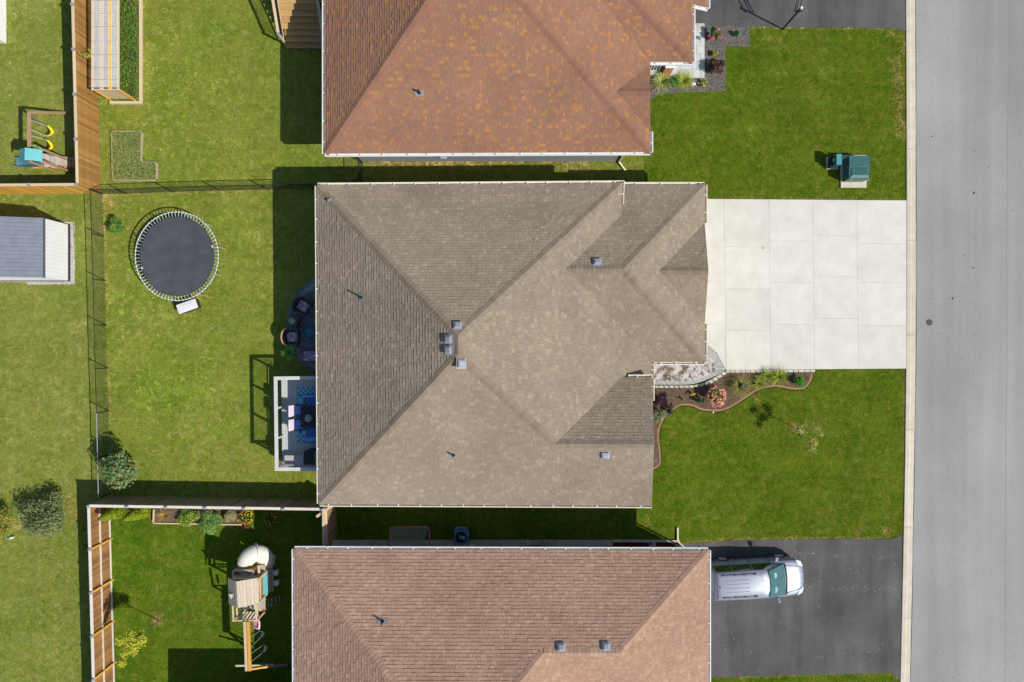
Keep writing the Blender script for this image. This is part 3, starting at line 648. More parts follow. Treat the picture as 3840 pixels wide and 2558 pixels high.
mb = MB(); mb.beam(Vector((a.x + .35, SYt - .95, 3.2)), Vector((a.x + .35, SYt - .95, .25)), .08, .06); mb.beam(Vector((a.x + .35, SYt - .9, .2)), a, .08, .06); mb.beam(a, e, .085, .06); mb.build('downspout', m_cream, sh)
# ------------------------------------------------------------------ wooden fences
def board_mesh(name, mat, w, h, t=0.018):
    m = MB(); m.box((0, 0, h / 2), (w, t, h)); return m.mesh(name, mat)
def wood_fence(label, p, q, n_bays, h, bmat, capmat, postside, rails=False, caps=True, w=0.14, railmat=None, skip_first=False):
    """boards p -> q; postside +1/-1 tells on which side of the line posts and rails stand"""
    p = Vector((p[0], p[1], 0)); q = Vector((q[0], q[1], 0)); d = (q - p); Ln = d.length; d.normalize(); s = Vector((-d.y, d.x, 0)) * postside
    f = thing('wooden_fence', label, 'fence', p, None); ang = math.atan2(d.y, d.x); Rz = Matrix.Rotation(ang, 3, 'Z')
    vm = [board_mesh('fence_board', bmat, w - 0.006, h - 0.04 + k * .006) for k in range(3)]
    n = int(Ln / w)
    for i in range(n):
        c = p + d * ((i + .5) * Ln / n) - s * random.uniform(0, 0.006)
        ob = piece('fence_board', vm[i % 3], f, c + V(0, 0, .03), Rz)
    pm = MB(); pm.box((0, 0, h / 2 + .03), (.1, .1, h + .06)); pme = pm.mesh('post', railmat or bmat)
    cm = MB(); cm.hull([V(-.075, -.075, 0), V(.075, -.075, 0), V(.075, .075, 0), V(-.075, .075, 0)], [V(-.06, -.06, .05), V(.06, -.06, .05), V(.06, .06, .05), V(-.06, .06, .05)]); cme = cm.mesh('post_cap', m_galv)
    for i in range(n_bays + 1):
        if skip_first and i == 0: continue
        c = p + d * (Ln * i / n_bays) + s * 0.065
        po = piece('post', pme, f, c, Rz)
        if caps:
            k = piece('post_cap', cme, f, c + V(0, 0, h + .06), Rz); k.parent = po; k.location = V(0, 0, h + .06); k.rotation_euler = (0, 0, 0)
    for i in range(n_bays):
        a = p + d * (Ln * i / n_bays + .07); c = p + d * (Ln * (i + 1) / n_bays - .07)
        MB().beam(a + s * .05 + V(0, 0, h), c + s * .05 + V(0, 0, h), .14, .04).build('cap_rail', capmat, f)
        if rails:
            for z in (.12, h * .52): MB().beam(a + s * .045 + V(0, 0, z), c + s * .045 + V(0, 0, z), .045, .09).build('rail', capmat, f)
    return f
FH = 1.95
c0 = A1(585, -330, FH); cA = A1(632, 1507, FH); cB = A1(-538, 1516, FH)
wood_fence('brown board fence running down the left side beside the lattice arbour', (c0.x + .05, c0.y), (cA.x + .05, cA.y), 5, FH, m_wood_brown, m_wood_pale, -1)
wood_fence('golden orange board fence across the left edge above the grey shed', (cA.x, cA.y - .05), (cB.x, cB.y - .05), 3, FH, m_wood_new, m_wood_pale, -1, skip_first=True)
lc = C2(720, 130, FH); lb = C2(768, 1900, FH); le = C3(672, 158, FH)
m_wood_mix = M('striped_cedar', (0.15, 0.085, 0.045), (0.48, 0.24, 0.075), 1.6, 0.8, 0.1, stretch=(9, 9, 0.6), objvar=0.3)
m_wood_pale2 = M('silvered_timber', (0.58, 0.53, 0.47), (0.72, 0.67, 0.61), 4, 0.75, stretch=(6, 1, 1), objvar=0.06)
wood_fence('board fence with three pale rails down the left of the play tower lawn', (lb.x - .02, lb.y), (lc.x - .02, lc.y), 5, FH, m_wood_mix, m_wood_pale2, -1, rails=True, railmat=m_wood_new)
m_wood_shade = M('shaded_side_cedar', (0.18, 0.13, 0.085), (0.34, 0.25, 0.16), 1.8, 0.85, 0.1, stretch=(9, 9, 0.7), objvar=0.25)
wood_fence('board fence with a silvered cap below the back lawn and deck', (lc.x, lc.y + .06), (le.x, le.y + .06), 6, FH, m_wood_shade, m_wood_pale2, -1, skip_first=True)
# side gate between the two houses
ga, gb = C3(708, 150, FH), C3(713, 462, FH)
g = wood_fence('board gate and short fence between the taupe house and the pinkish house', (ga.x, ga.y), (gb.x, gb.y), 1, FH, m_wood_shade, m_wood_pale, -1, caps=False); g['category'] = 'gate'
p1, p2 = C3(682, 150, FH + .1), C3(684, 455, FH + .1)
MB().beam(p1, p2, .12, .12).build('beam', m_wood_pale, g)
for e in (p1, p2): MB().beam((e.x, e.y, 0), (e.x, e.y, FH), .12, .12).build('post', m_wood_pale, g)
MB().box((C3(690, 385, 1.2).x, C3(690, 385, 1.2).y, 1.2), (.2, .16, .12)).build('latch', m_black, g)
ga, gb = C3(752, 128, FH), C3(628, 216, FH)
leaf_ = thing('gate_leaf', 'narrow open gate leaf standing at an angle by the corner of the taupe house', 'gate', (ga.x, ga.y, 0))
dd = Vector((gb.x - ga.x, gb.y - ga.y, 0)); nb = 6; Rz = Matrix.Rotation(math.atan2(dd.y, dd.x), 3, 'Z'); bm_ = board_mesh('fence_board', m_wood_brown, dd.length / nb - .006, FH - .05)
for i in range(nb): piece('fence_board', bm_, leaf_, Vector((ga.x, ga.y, .04)) + dd * ((i + .5) / nb), Rz)
MB().beam((ga.x, ga.y, FH), (gb.x, gb.y, FH), .13, .05).build('cap_rail', m_wood_pale, leaf_)
MB().beam((gb.x, gb.y, 0), (gb.x, gb.y, FH - .03), .11, .11).build('post', m_wood_pale, leaf_)
# ------------------------------------------------------------------ chain link fences
m_wire = M('black_wire', (0.012, 0.014, 0.013), (0.02, 0.022, 0.02), 6, 0.5)
def chain_fence(label, pts, h=1.14, railm=None, bright=99):
    railm = railm or m_black; pts = [Vector((p[0], p[1], 0)) for p in pts]
    f = thing('chain_link_fence', label, 'fence', pts[0])
    for p in pts: MB().tube(p, p + V(0, 0, h + .02), .03, 7).build('post', m_black, f)
    for ib, (a, c) in enumerate(zip(pts[:-1], pts[1:])):
        MB().tube(a + V(0, 0, h), c + V(0, 0, h), .022, 6).build('top_rail', m_steel if ib >= bright else railm, f)
        mb = MB(); d = c - a; L_ = d.length; d.normalize(); s = Vector((-d.y, d.x, 0)); st = 0.085; k = -h
        hh = h - .02
        while k < L_:
            for sg in (1, -1):
                x0, z0, x1, z1 = (k, .02, k + hh, hh) if sg > 0 else (k, hh, k + hh, .02)
                if x0 < 0: z0 += (0 - x0) * sg; x0 = 0
                if x1 > L_: z1 -= (x1 - L_) * sg; x1 = L_
                if x1 - x0 < .01: continue
                P, Q = a + d * x0 + V(0, 0, z0), a + d * x1 + V(0, 0, z1); w = .0028
                o = s * w; u = V(0, 0, w)
                mb.add([P - o - u, P + o - u, P + u, Q - o - u, Q + o - u, Q + u], [(0, 1, 4, 3), (1, 2, 5, 4), (2, 0, 3, 5)])
            k += st
        mb.build('wire_mesh', m_wire, f)
    return f
cl1 = [B1(838, 150), B1(851, 495), B1(861, 856), B1(870, 1220), C1(879, 175), C1(890, 525), C1(898, 880), C1(905, 1200)]
chain_fence('black chain link fence along the left side of the trampoline lawn', cl1, bright=5)
cl2 = [B1(842, 149), B1(1036, 146), B1(1415, 131), B1(1800, 120), B2(230, 112), B2(605, 104), B2(960, 92)]
chain_fence('black chain link fence above the trampoline between the two back lawns', cl2)
gg = [A2(1003, 1332), A2(1003, 1500)]
chain_fence('short black chain link gate by the corner of the rust roofed house', [A2(1003, 1332), A2(1003, 1495), B2(948, 92)])
# ------------------------------------------------------------------ shed
m_roofmetal, nt, b = _bsdf('slate_grey_metal_roof', 0.55, 0.3, 0.0)
o1 = _ramp(nt, _noise(nt, 2.5, 3).outputs['Fac'], [(0.3, (0.17, 0.195, 0.24)), (0.7, (0.215, 0.235, 0.285))]); nt.links.new(o1, b.inputs['Base Color'])
m_vinyl = M('white_steel_siding', (0.70, 0.71, 0.73), (0.76, 0.77, 0.79), 2, 0.5)
HS = 2.25; e0, e1 = B1(350, 347, HS), B1(360, 828, HS); wx = B1(572, 600, 0).x; wy0, wy1 = B1(572, 402, 0).y, B1(580, 856, 0).y
shed = thing('shed', 'white garden shed with a slate grey ribbed metal roof at the left edge', 'shed', (wx, (wy0 + wy1) / 2, 0))
mb = MB(); wall_box(mb, wx - 5.2, wx, wy1, wy0, HS - .05, .06); mb.build('wall', m_vinyl, shed)
rm = MB(); rm.box((0, 0, HS / 2), (.02, .012, HS - .2)); rme = rm.mesh('siding_rib', M('siding_shadow', (.55, .56, .58), None, 4, .6))
for i in range(14): piece('siding_rib', rme, shed, (wx + .002, wy1 + (wy0 - wy1) * (i + .5) / 14, .1))
for i in range(20): piece('siding_rib', rme, shed, (wx - .12 - i * .235, wy1 - .002, .1), Matrix.Rotation(math.pi / 2, 3, 'Z'))
MB().box((wx + .015, (wy0 + wy1) / 2, .1), (.05, wy0 - wy1 + .06, .16)).box((wx - 2.6, wy1 - .015, .1), (5.2, .05, .16)).build('base_trim', M('charcoal_trim', (.03, .033, .04), None, 5, .6), shed)
ro = e0.x + .02; rl = Vector((ro - 2.9, 0, HS + .75)); mb = MB(); ya, yb = e0.y + .02, e1.y - .02
mb.hull([V(ro, yb, HS - .02), V(ro, ya, HS - .02), V(rl.x, ya, rl.z - .02), V(rl.x, yb, rl.z - .02)], [V(ro, yb, HS + .02), V(ro, ya, HS + .02), V(rl.x, ya, rl.z + .02), V(rl.x, yb, rl.z + .02)])
mb.hull([V(rl.x, yb, rl.z - .02), V(rl.x, ya, rl.z - .02), V(rl.x - 2.9, ya, HS - .02), V(rl.x - 2.9, yb, HS - .02)], [V(rl.x, yb, rl.z + .02), V(rl.x, ya, rl.z + .02), V(rl.x - 2.9, ya, HS + .02), V(rl.x - 2.9, yb, HS + .02)])
rfo = mb.build('roof', m_roofmetal, shed)
for i in range(15):
    y = yb + (ya - yb) * (i + .5) / 15
    MB().hull([V(ro, y - .035, HS + .02), V(ro, y + .035, HS + .02), V(rl.x, y + .035, rl.z + .02), V(rl.x, y - .035, rl.z + .02)], [V(ro, y - .018, HS + .045), V(ro, y + .018, HS + .045), V(rl.x, y + .018, rl.z + .045), V(rl.x, y - .018, rl.z + .045)]).build('roof_rib', m_roofmetal, rfo)
MB().beam((ro + .03, yb, HS - .03), (ro + .03, ya, HS - .03), .05, .12).build('eave_trim', M('charcoal_eave', (.09, .1, .12), None, 5, .5), shed)
gp_ = [B1(-300, 372), B1(596, 376), B1(604, 560), B1(615, 720), B1(610, 880), B1(420, 884), B1(225, 888), B1(218, 868), B1(-300, 866)]
hard(gp_); sheet('gravel_bed', gp_, 0.02, M('pale_gravel', (0.4, 0.37, 0.33), (0.62, 0.58, 0.52), 45, 0.95, 0.8, det=5))
mb = MB()
for _ in range(700):
    p = B1(random.uniform(560, 612), random.uniform(380, 884)) if random.random() < .6 else B1(random.uniform(225, 605), random.uniform(858, 888)); r = random.uniform(.015, .035); g_ = random.uniform(.3, .65)
    mb.lathe((p.x, p.y, .02), [(r, 0), (r * .8, r * .6)], 5, col=(g_, g_ * .95, g_ * .87))
tag(mb.build('gravel', M('stone_chips', (.9, .9, .9), (1, 1, 1), 20, .95, attr=True)), kind='stuff')
# white raised planter at the corner
c = Z1(103, 712, 0); h = .5; wt = MB(); x1, y1 = c.x, c.y
pl_ = thing('raised_planter', 'white sided raised planter box cut off by the top left corner', 'planter', (x1 - 1, y1 + 2.5, 0))
for (a0, a1) in (((x1 - 2.2, y1 + .03), (x1, y1 + .03)), ((x1 - .03, y1 + .06), (x1 - .03, y1 + 6))): MB().beam((a0[0], a0[1], h / 2), (a1[0], a1[1], h / 2), .06, h).build('side_board', m_white, pl_)
MB().box((x1 - 1.13, y1 + 3.03, h / 2 - .03), (2.1, 5.9, h - .1)).build('soil', m_soil, pl_)
# ------------------------------------------------------------------ lattice arbour with its bed
AH = 1.8
arb = thing('arbour', 'timber arbour with white lattice strips over a green planted bed', 'arbour', at(440, 360, 0))
x0, x1 = A1(752, 700, AH).x, A1(970, 700, AH).x; yb = A1(800, 738, AH).y; yt = A1(0, 20, 0).y + .06
fx0, fx1 = x0 + .04, x1 - .04; w3 = (x1 - x0)
for y in (yb + .05, yt): MB().beam((x0, y, AH - .06), (x1, y, AH - .06), .05, .12).build('beam', m_wood_pale, arb)
for t in (.02, .36, .68, .98):
    MB().beam((x0 + w3 * t, yb, AH), (x0 + w3 * t, yt, AH), .12 if t not in (.36, .68) else .18, .05).build('rafter', m_wood_new if t == .68 else m_wood_pale, arb)
for sx, sy in ((x0 + .05, yb + .06), (x1 - .05, yb + .06), (x0 + .05, yt - .06), (x1 - .05, yt - .06)):
    MB().beam((sx, sy, 0), (sx, sy, AH - .03), .09, .09).build('post', m_wood_new, arb)
MB().box(((x0 + x1) / 2, yb + .1, .98), (w3 - .2, .03, 1.5)).build('end_panel', m_wood_pale, arb)
m_lat = M('white_lattice', (0.66, 0.63, 0.6), (0.78, 0.76, 0.74), 3, 0.6)
for t0, t1 in ((.06, .32), (.40, .64), (.72, .955)):
    mb = MB(); a0, a1 = x0 + w3 * t0, x0 + w3 * t1; wd = a1 - a0; k = yb + .2 - wd
    while k < yt:
        for sg in (0, 1):
            ya_, yc_ = (k, k + wd) if sg == 0 else (k + wd, k); P0 = V(a0, ya_, AH + .035 + sg * .009); Q0 = V(a1, yc_, AH + .035 + sg * .009)
            mn, mxx = yb + .13, yt - .1; d_ = Q0 - P0; ts = sorted(((mn - P0.y) / d_.y, (mxx - P0.y) / d_.y)); t0_, t1_ = max(0, ts[0]), min(1, ts[1])
            if t1_ - t0_ > .05: mb.beam(P0 + d_ * t0_, P0 + d_ * t1_, .033, .007)
        k += .125
    mb.build('lattice_panel', m_lat, arb)
for yk in (715, 650, 553, 447, 338, 220, 110, 5):
    y = A1(0, yk, AH + .06).y; MB().tube((x0 - .02, y, AH + .06), (x1 - .02, y + .02, AH + .06), .012, 5).build('wire', m_galv, arb)
bx0, bx1, by0 = A1(912, 0, 0).x, A1(1166, 0, 0).x, A1(0, 858, 0).y
bt = by0 + 7.2
MB().beam((bx0, by0 + .08, .1), (bx1, by0 + .08, .1), .14, .2).build('bed_board', m_wood_pale, arb)
MB().beam((bx1 - .05, by0 + .15, .1), (bx1 - .05, bt, .1), .1, .2).build('bed_board', m_wood_pale, arb)
MB().beam((bx0 + .03, by0 + .15, .1), (bx0 + .03, bt, .1), .06, .2).build('bed_board', m_wood_pale, arb)
MB().prism([(bx0 + .06, by0 + .15), (bx1 - .1, by0 + .15), (bx1 - .1, bt), (bx0 + .06, bt)], .0, .12).build('soil', m_soil, arb)
hard([(bx0, by0), (bx1, by0), (bx1, bt), (bx0, bt)])
ARB = (bx0, bx1, by0, bt)
# L shaped raised bed
lbd = thing('raised_bed', 'low L shaped timber bed full of weeds on the lawn near the arbour', 'raised bed', A1(1050, 1280))
Lp = [A1(920, 1078), A1(1168, 1078), A1(1158, 1330), A1(1288, 1330), A1(1285, 1476), A1(930, 1476)]
for i in range(6):
    a, c = Lp[i], Lp[(i + 1) % 6]; d = (c - a).normalized() * .05; MB().beam(a + d + V(0, 0, .07), c - d + V(0, 0, .07), .07, .14).build('bed_board', M('weathered_board', (.33, .27, .18), (.45, .38, .27), 5, .9) if i == 0 else bpy.data.materials['weathered_board'], lbd)
MB().prism(Lp, 0.0, .06).build('soil', m_soil, lbd); hard(Lp)
# ------------------------------------------------------------------ trampoline
TZ = .92; tc = at(662.8, 960.8, TZ); rx, ry = 582 * .2678 * (CAM_H - TZ) / FPX, 620 * .2678 * (CAM_H - TZ) / FPX
tr = thing('trampoline', 'round trampoline with a dark mat and bare springs on the back lawn', 'trampoline', (tc.x, tc.y, 0))
def el(a, fx, fy, z): return Vector((tc.x + fx * math.cos(a), tc.y + fy * math.sin(a), z))
m_pale = M('galvanised_tube', (0.5, 0.56, 0.58), (0.64, 0.68, 0.7), 5, 0.3, metal=0.35)
MB().path([el(2 * math.pi * i / 72, rx, ry, TZ) for i in range(72)], .033, 7, closed=True).build('frame', m_pale, tr, smooth=True)
mx_, my_ = rx * .893, ry * .893; n = 80
ring = [el(2 * math.pi * i / n, mx_ * (1 + .004 * math.sin(i * 2.1)), my_ * (1 + .004 * math.sin(i * 1.7)), TZ - .03) for i in range(n)]
mb = MB(); rr = []
for f_ in (1.0, .97, .75, .5, .25, .05): rr.append([Vector((tc.x + (p.x - tc.x) * f_, tc.y + (p.y - tc.y) * f_, TZ - .03 - (.0 if f_ == 1 else .05 * (1 - f_ * f_) - (.012 if f_ == .97 else 0)))) for p in ring])
mb.loft(rr, caps=False); mb.add(rr[-1], [tuple(range(n))])
m_mat = M('black_woven_mat', (0.052, 0.058, 0.07), (0.08, 0.087, 0.1), 1.4, 0.75, det=6, grain=.15, gscale=70)
mb.build('mat', m_mat, tr, smooth=True)
MB().path(ring, .016, 5, closed=True).build('mat_hem', m_black, tr)
spm = M('spring_steel', (0.52, 0.54, 0.54), (0.66, 0.68, 0.68), 8, 0.35, metal=0.3)
for i in range(76):
    a = 2 * math.pi * (i + .5) / 76; MB().tube(el(a, mx_ * 1.005, my_ * 1.005, TZ - .025), el(a, rx * .985, ry * .985, TZ), .017, 5).build('spring', spm, tr)
for i in range(10):
    a0 = 2 * math.pi * (i + .35) / 10; MB().tube(el(a0, rx, ry, TZ), el(a0, rx, ry, .02), .024, 6).build('leg', m_pale, tr)
for a in (.25, 3.45): MB().box(el(a, mx_ * .985, my_ * .985, TZ - .02), (.12, .06, .01), rz=a + 1.57).build('label_patch', m_white, tr)
MB().box((0, 0, 0), (.01, .01, .01))
dirt = M('bare_dirt', (0.26, 0.19, 0.12), (0.38, 0.29, 0.19), 14, 0.95, 0.4)
# storage box
cs = [Y7(815, 1440, .56), Y7(1082, 1345, .56), Y7(1135, 1455, .56), Y7(862, 1566, .56)]; cc = sum(cs, V(0, 0, 0)) / 4
bx = thing('storage_box', 'low storage box with a white lid and dark sides beside the trampoline', 'storage box', (cc.x, cc.y, 0))
ax = (cs[1] - cs[0]).normalized(); ang = math.atan2(ax.y, ax.x); w_, d_ = (cs[1] - cs[0]).length, (cs[3] - cs[0]).length
MB().box((cc.x, cc.y, .24), (w_ * .95, d_ * .92, .48), rz=ang).build('body', M('dark_plastic', (.03, .032, .036), (.045, .048, .052), 5, .55), bx, bevel=.04)
lid = MB().box((cc.x, cc.y, .53), (w_, d_, .07), rz=ang).build('lid', M('pale_lid', (.66, .66, .7), (.72, .72, .75), 4, .5), bx, bevel=.03)
MB().box((cc.x, cc.y, .575), (w_ * .72, d_ * .55, .02), rz=ang).build('lid_panel', bpy.data.materials['pale_lid'], lid, bevel=.008)
# ------------------------------------------------------------------ left swing set (yellow swings)
SZ = 2.15
m_bar = M('brown_swing_timber', (0.33, 0.2, 0.12), (0.46, 0.3, 0.19), 5, 0.75, stretch=(7, 1, 1))
m_teal = M('teal_canopy_cloth', (0.12, 0.40, 0.42), (0.16, 0.47, 0.48), 2.5, 0.7)
m_tealp = M('teal_plastic', (0.10, 0.27, 0.31), (0.14, 0.34, 0.38), 2.5, 0.45)
b0, b1 = Z2(318, 185, SZ), Z2(322, 830, SZ)
ss = thing('swing_set', 'timber swing set with a teal canopy tower on the lawn left of the fence', 'swing set', (b1.x, b1.y, 0))
MB().beam(b0, b1, .12, .14).build('beam', m_bar, ss)
f1, f2 = Z2(1040, 200, 0), Z2(560, 190, 0)
MB().beam(b0 + V(.05, 0, -.05), f1, .1, .1).build('leg', m_bar, ss); MB().beam(b0 + V(-.05, 0, -.05), Vector((b0.x - .9, b0.y, 0)), .1, .1).build('leg', m_bar, ss)

for ys_, y0_, y1_, sx_ in ((525, 318, 480, 690), (775, 585, 742, 682)):
    zs = .5; sc = Z2(sx_, ys_, zs); a0 = Vector((b0.x + .03, Z2(345, y0_, SZ).y, SZ - .1)); a1 = Vector((b0.x + .03, Z2(345, y1_, SZ).y, SZ - .1))
    sw = thing('swing', 'yellow belt swing hanging ' + ('nearer the far end leg' if ys_ == 525 else 'nearer the teal canopy'), 'swing', sc, 'yellow swings'); hw = .29
    rings = []
    for i in range(9):
        t = i / 8 * 2 - 1; dip = .17 * (1 - t * t); wv = .08 + .03 * (1 - abs(t)); cx = sc.x - .1 + .14 * (1 - t * t)
        rings.append([V(cx - wv, sc.y + t * hw, zs + .14 - dip), V(cx + wv, sc.y + t * hw, zs + .14 - dip), V(cx + wv, sc.y + t * hw, zs + .12 - dip), V(cx - wv, sc.y + t * hw, zs + .12 - dip)])
    MB().loft(rings).build('seat', M('yellow_plastic', (.80, .60, .01), (.85, .66, .02), 4, .4) if 'yellow_plastic' not in bpy.data.materials else bpy.data.materials['yellow_plastic'], sw, smooth=True)
    MB().tube(a0, V(sc.x - .1, sc.y + hw, zs + .14), .013, 5).build('rope', m_white, sw); MB().tube(a1, V(sc.x - .1, sc.y - hw, zs + .14), .013, 5).build('rope', m_white, sw)
q = [Z2(245, 800, 2.75), Z2(550, 840, 2.35), Z2(545, 1040, 2.35), Z2(240, 1012, 2.75)]
r_ = [Z2(245, 800, 2.75), Z2(143, 836, 2.2), Z2(150, 1035, 2.2), Z2(240, 1012, 2.75)]
mb = MB(); mb.hull([p - V(0, 0, .02) for p in q], q); mb.hull([p - V(0, 0, .02) for p in r_], r_); mb.build('canopy', m_teal, ss)
tw = [Z2(650, 870, 0), Z2(650, 1110, 0)]; tx0, tx1 = q[3].x - .05, q[1].x + .05; ty0, ty1 = q[2].y, q[1].y
for x in (tx0, tx1):
    for y in (ty0, ty1): MB().beam((x, y, 0), (x, y, 2.3), .09, .09).build('post', m_bar, ss)
for i in range(8): MB().beam((tx0 + (tx1 - tx0) * (i + .5) / 8, ty0, 1.2), (tx0 + (tx1 - tx0) * (i + .5) / 8, ty1, 1.2), (tx1 - tx0) / 8 - .01, .03).build('deck_board', m_wood_grey, ss)
s0, s1 = Vector((tx0, (ty0 + ty1) / 2 - .1, 1.2)), Z2(90, 1050, .12)
rings = []
for i in range(10):
    t = i / 9; c = Vector((s0.x + (s1.x - s0.x) * t, s0.y + (s1.y - s0.y) * t, 1.15 * (1 - t) ** 1.1 + .12 + .06 * math.sin(t * 6)))
    rings.append([c + V(0, y, z) for y, z in ((-.25, .15), (-.25, 0), (.25, 0), (.25, .15), (.22, .15), (.2, .03), (-.2, .03), (-.22, .15))])
MB().loft(rings).build('slide', m_tealp, ss, smooth=False)
ra0, ra1 = Z2(552, 905, 1.35), Z2(552, 1055, 1.35); rb0, rb1 = Z2(1105, 980, .05), Z2(1105, 1150, .05)
slat_cols = (m_wood_grey,)
for k in range(10):
    t = k / 10 if k < 3 else (k - .35) / 9.3
    a, c = ra0.lerp(rb0, t), ra1.lerp(rb1, t); wd = .19 if k < 3 else .17
    MB().beam(a, c, wd, .035).build('climbing_slat', m_wood_grey, ss)
for a, c in ((ra0.lerp(ra1, .2), rb0.lerp(rb1, .2)), (ra0.lerp(ra1, .8), rb0.lerp(rb1, .8))): MB().beam(a - V(0, 0, .08), c - V(0, 0, .08), .05, .08).build('stringer', m_bar, ss)
hold = [(0.55, .1, .12), (.1, .3, .6), (.6, .55, .1), (.15, .45, .2), (.7, .7, .7)]
for k in range(7):
    p = Z2(690 + 45 * k, 1112 + 3 * (k % 3), .35 - .03 * k); hm_ = M('climbing_hold_paint', hold[k % 5], None, 4, .5); MB().lathe(p, [(.07, 0), (.05, .06)], 7).build('climbing_hold', hm_, ss)
a, c = Z2(380, 1150, .1), Z2(1010, 1155, .1); MB().beam(a, c, .06, .2).build('sandbox_board', m_wood_new, ss)
MB().beam(Z2(375, 1060, .9), a, .06, .16).build('sandbox_board', m_bar, ss)
sp_ = [Z2(400, 1060, 0), Z2(690, 1090, 0), Z2(1000, 1130, 0), Z2(1000, 1150, 0), Z2(385, 1150, 0)]
MB().prism(sp_, .0, .05).build('sand', M('sand', (.6, .48, .3), (.68, .56, .36), 20, .95), ss); hard(sp_)
for i in range(2): MB().beam(Z2(355 + 45 * i, 1030 + 14 * i, 1.05 - .1 * i), Z2(400 + 45 * i, 1045 + 14 * i, .95 - .1 * i), .09, .03).build('side_plank', m_bar, ss)
# ------------------------------------------------------------------ stairs by the rust roofed house
st = thing('deck_stairs', 'wooden deck stairs with railings on the left of the rust roofed house', 'stairs', Y8(1000, 1200))
ys_ = [1290, 1115, 940, 772, 605, 430, 258, 88, -85, -260]; xl_ = [800, 795, 765, 700, 660, 625, 590, 575, 545, 520]
for i in range(9):
    z = .18 * (i + 1)
    a0 = Y8(xl_[i], ys_[i], z); a1 = Y8(xl_[i], ys_[i + 1], z); xr = Y8(1830, 600, z).x
    for t0, t1 in ((0.02, .49), (.51, .98)):
        y = a0.y + (a1.y - a0.y) * (t0 + t1) / 2; MB().box(((a0.x + xr) / 2, y, z - .02), (xr - a0.x, abs(a1.y - a0.y) * .47, .04)).build('tread', m_tread, st)
    MB().box(((a0.x + xr) / 2, a1.y - .01, z - .11), (xr - a0.x - .05, .02, .14)).build('riser', m_tread, st)
cap0 = Y8(590, 900, 1.42); top0 = Y8(400, -300, 2.5)
for c_, t_, lit in ((cap0, top0, 1), (Y8(1755, 840, 1.42), Y8(1600, -300, 2.5), 0)):
    MB().beam((c_.x, c_.y, 0), (c_.x, c_.y, 1.4), .1, .1).build('post', m_wood_pale, st); MB().box((c_.x, c_.y, 1.425), (.13, .13, .05)).build('post_cap', m_galv, st)
    MB().beam(c_ + V(0, .06, -.02), t_, .14, .04).build('handrail', m_wood_pale, st)
    lo0 = c_ + V(.0, .1, -1.0); hi0 = t_ + V(0, 0, -1.0)
    MB().beam(lo0 + V(.02, 0, .15), hi0 + V(.02, 0, .15), .04, .09).build('bottom_rail', m_wood_pale, st)
    for i in range(26):
        t = (i + .5) / 26; p = (c_ + V(0, .1, 0)).lerp(t_, t); MB().tube(p + V(.02, 0, -.85), p + V(.02, 0, -.03), .012, 5).build('baluster', m_black, st)
# ------------------------------------------------------------------ deck with its railing
DZ = 1.28; RZ = 2.33
dk = thing('deck', 'raised grey deck with white topped railing at the back of the taupe house', 'deck', at(1110, 1590))
dx0 = Z4(404, 700, DZ).x; dy1 = Z4(0, 338, DZ).y; dy0 = Z4(0, 1322, DZ).y; dx1 = -9.32
m_deck = M('grey_composite', (0.42, 0.44, 0.44), (0.52, 0.54, 0.53), 4, 0.7, stretch=(6, .5, 1), objvar=.06)
nb = int((dx1 - dx0) / .145); db = MB(); db.box((0, 0, 0), ((dx1 - dx0) / nb - .008, dy1 - dy0, .03)); dbm = db.mesh('deck_board', m_deck)
for i in range(nb): piece('deck_board', dbm, dk, (dx0 + (dx1 - dx0) * (i + .5) / nb, (dy0 + dy1) / 2, DZ - .015))
for a, c in (((dx0, dy0), (dx0, dy1)), ((dx0, dy0), (dx1, dy0)), ((dx0, dy1), (dx1, dy1))): MB().beam((a[0], a[1], DZ - .16), (c[0], c[1], DZ - .16), .05, .26).build('fascia', m_deck, dk)
for x in (dx0 + .1, (dx0 + dx1) / 2):
    for y in (dy0 + .1, (dy0 + dy1) / 2, dy1 - .1): MB().beam((x, y, 0), (x, y, DZ - .05), .12, .12).build('deck_post', m_deck, dk)
rp = [Vector((dx1, Z4(0, 338, RZ).y, RZ)), Z4(330, 345, RZ), Z4(342, 1334, RZ), Vector((dx1, Z4(0, 1336, RZ).y, RZ))]
m_rail = M('pale_grey_rail', (0.5, 0.52, 0.5), (0.58, 0.6, 0.58), 4, .55)
for a, c in zip(rp[:-1], rp[1:]):
    d = (c - a).normalized() * .09
    MB().beam(a + (-d if a == rp[1] else (d * 1.01 if a == rp[2] else d * 0)), c + (d if c == rp[2] else (-d * 1.01 if c == rp[1] else d * 0)), .185, .035).build('top_rail', m_rail, dk)
    lo_a = Vector((max(a.x, dx0) if False else a.x, a.y, DZ + .1)); lo_c = Vector((c.x, c.y, DZ + .1))
    MB().beam(lo_a, lo_c, .04, .06).build('bottom_rail', m_rail, dk)
    n = int((c - a).length / .125)
    for i in range(n):
        p = a.lerp(c, (i + .5) / n); MB().beam((p.x, p.y, DZ + .13), (p.x, p.y, RZ - .02), .02, .02).build('baluster', m_black, dk)
for y in (rp[1].y - .05, Z4(0, 660, 1.8).y, Z4(0, 985, 1.8).y, rp[2].y + .05): MB().beam((rp[1].x + .05, y, DZ - .2), (rp[1].x + .05, y, RZ - .02), .1, .1).build('rail_post', m_rail, dk)
hard([(dx0 + .3, dy0 + .2), (dx1, dy0 + .2), (dx1, dy1 - .2), (dx0 + .3, dy1 - .2)])
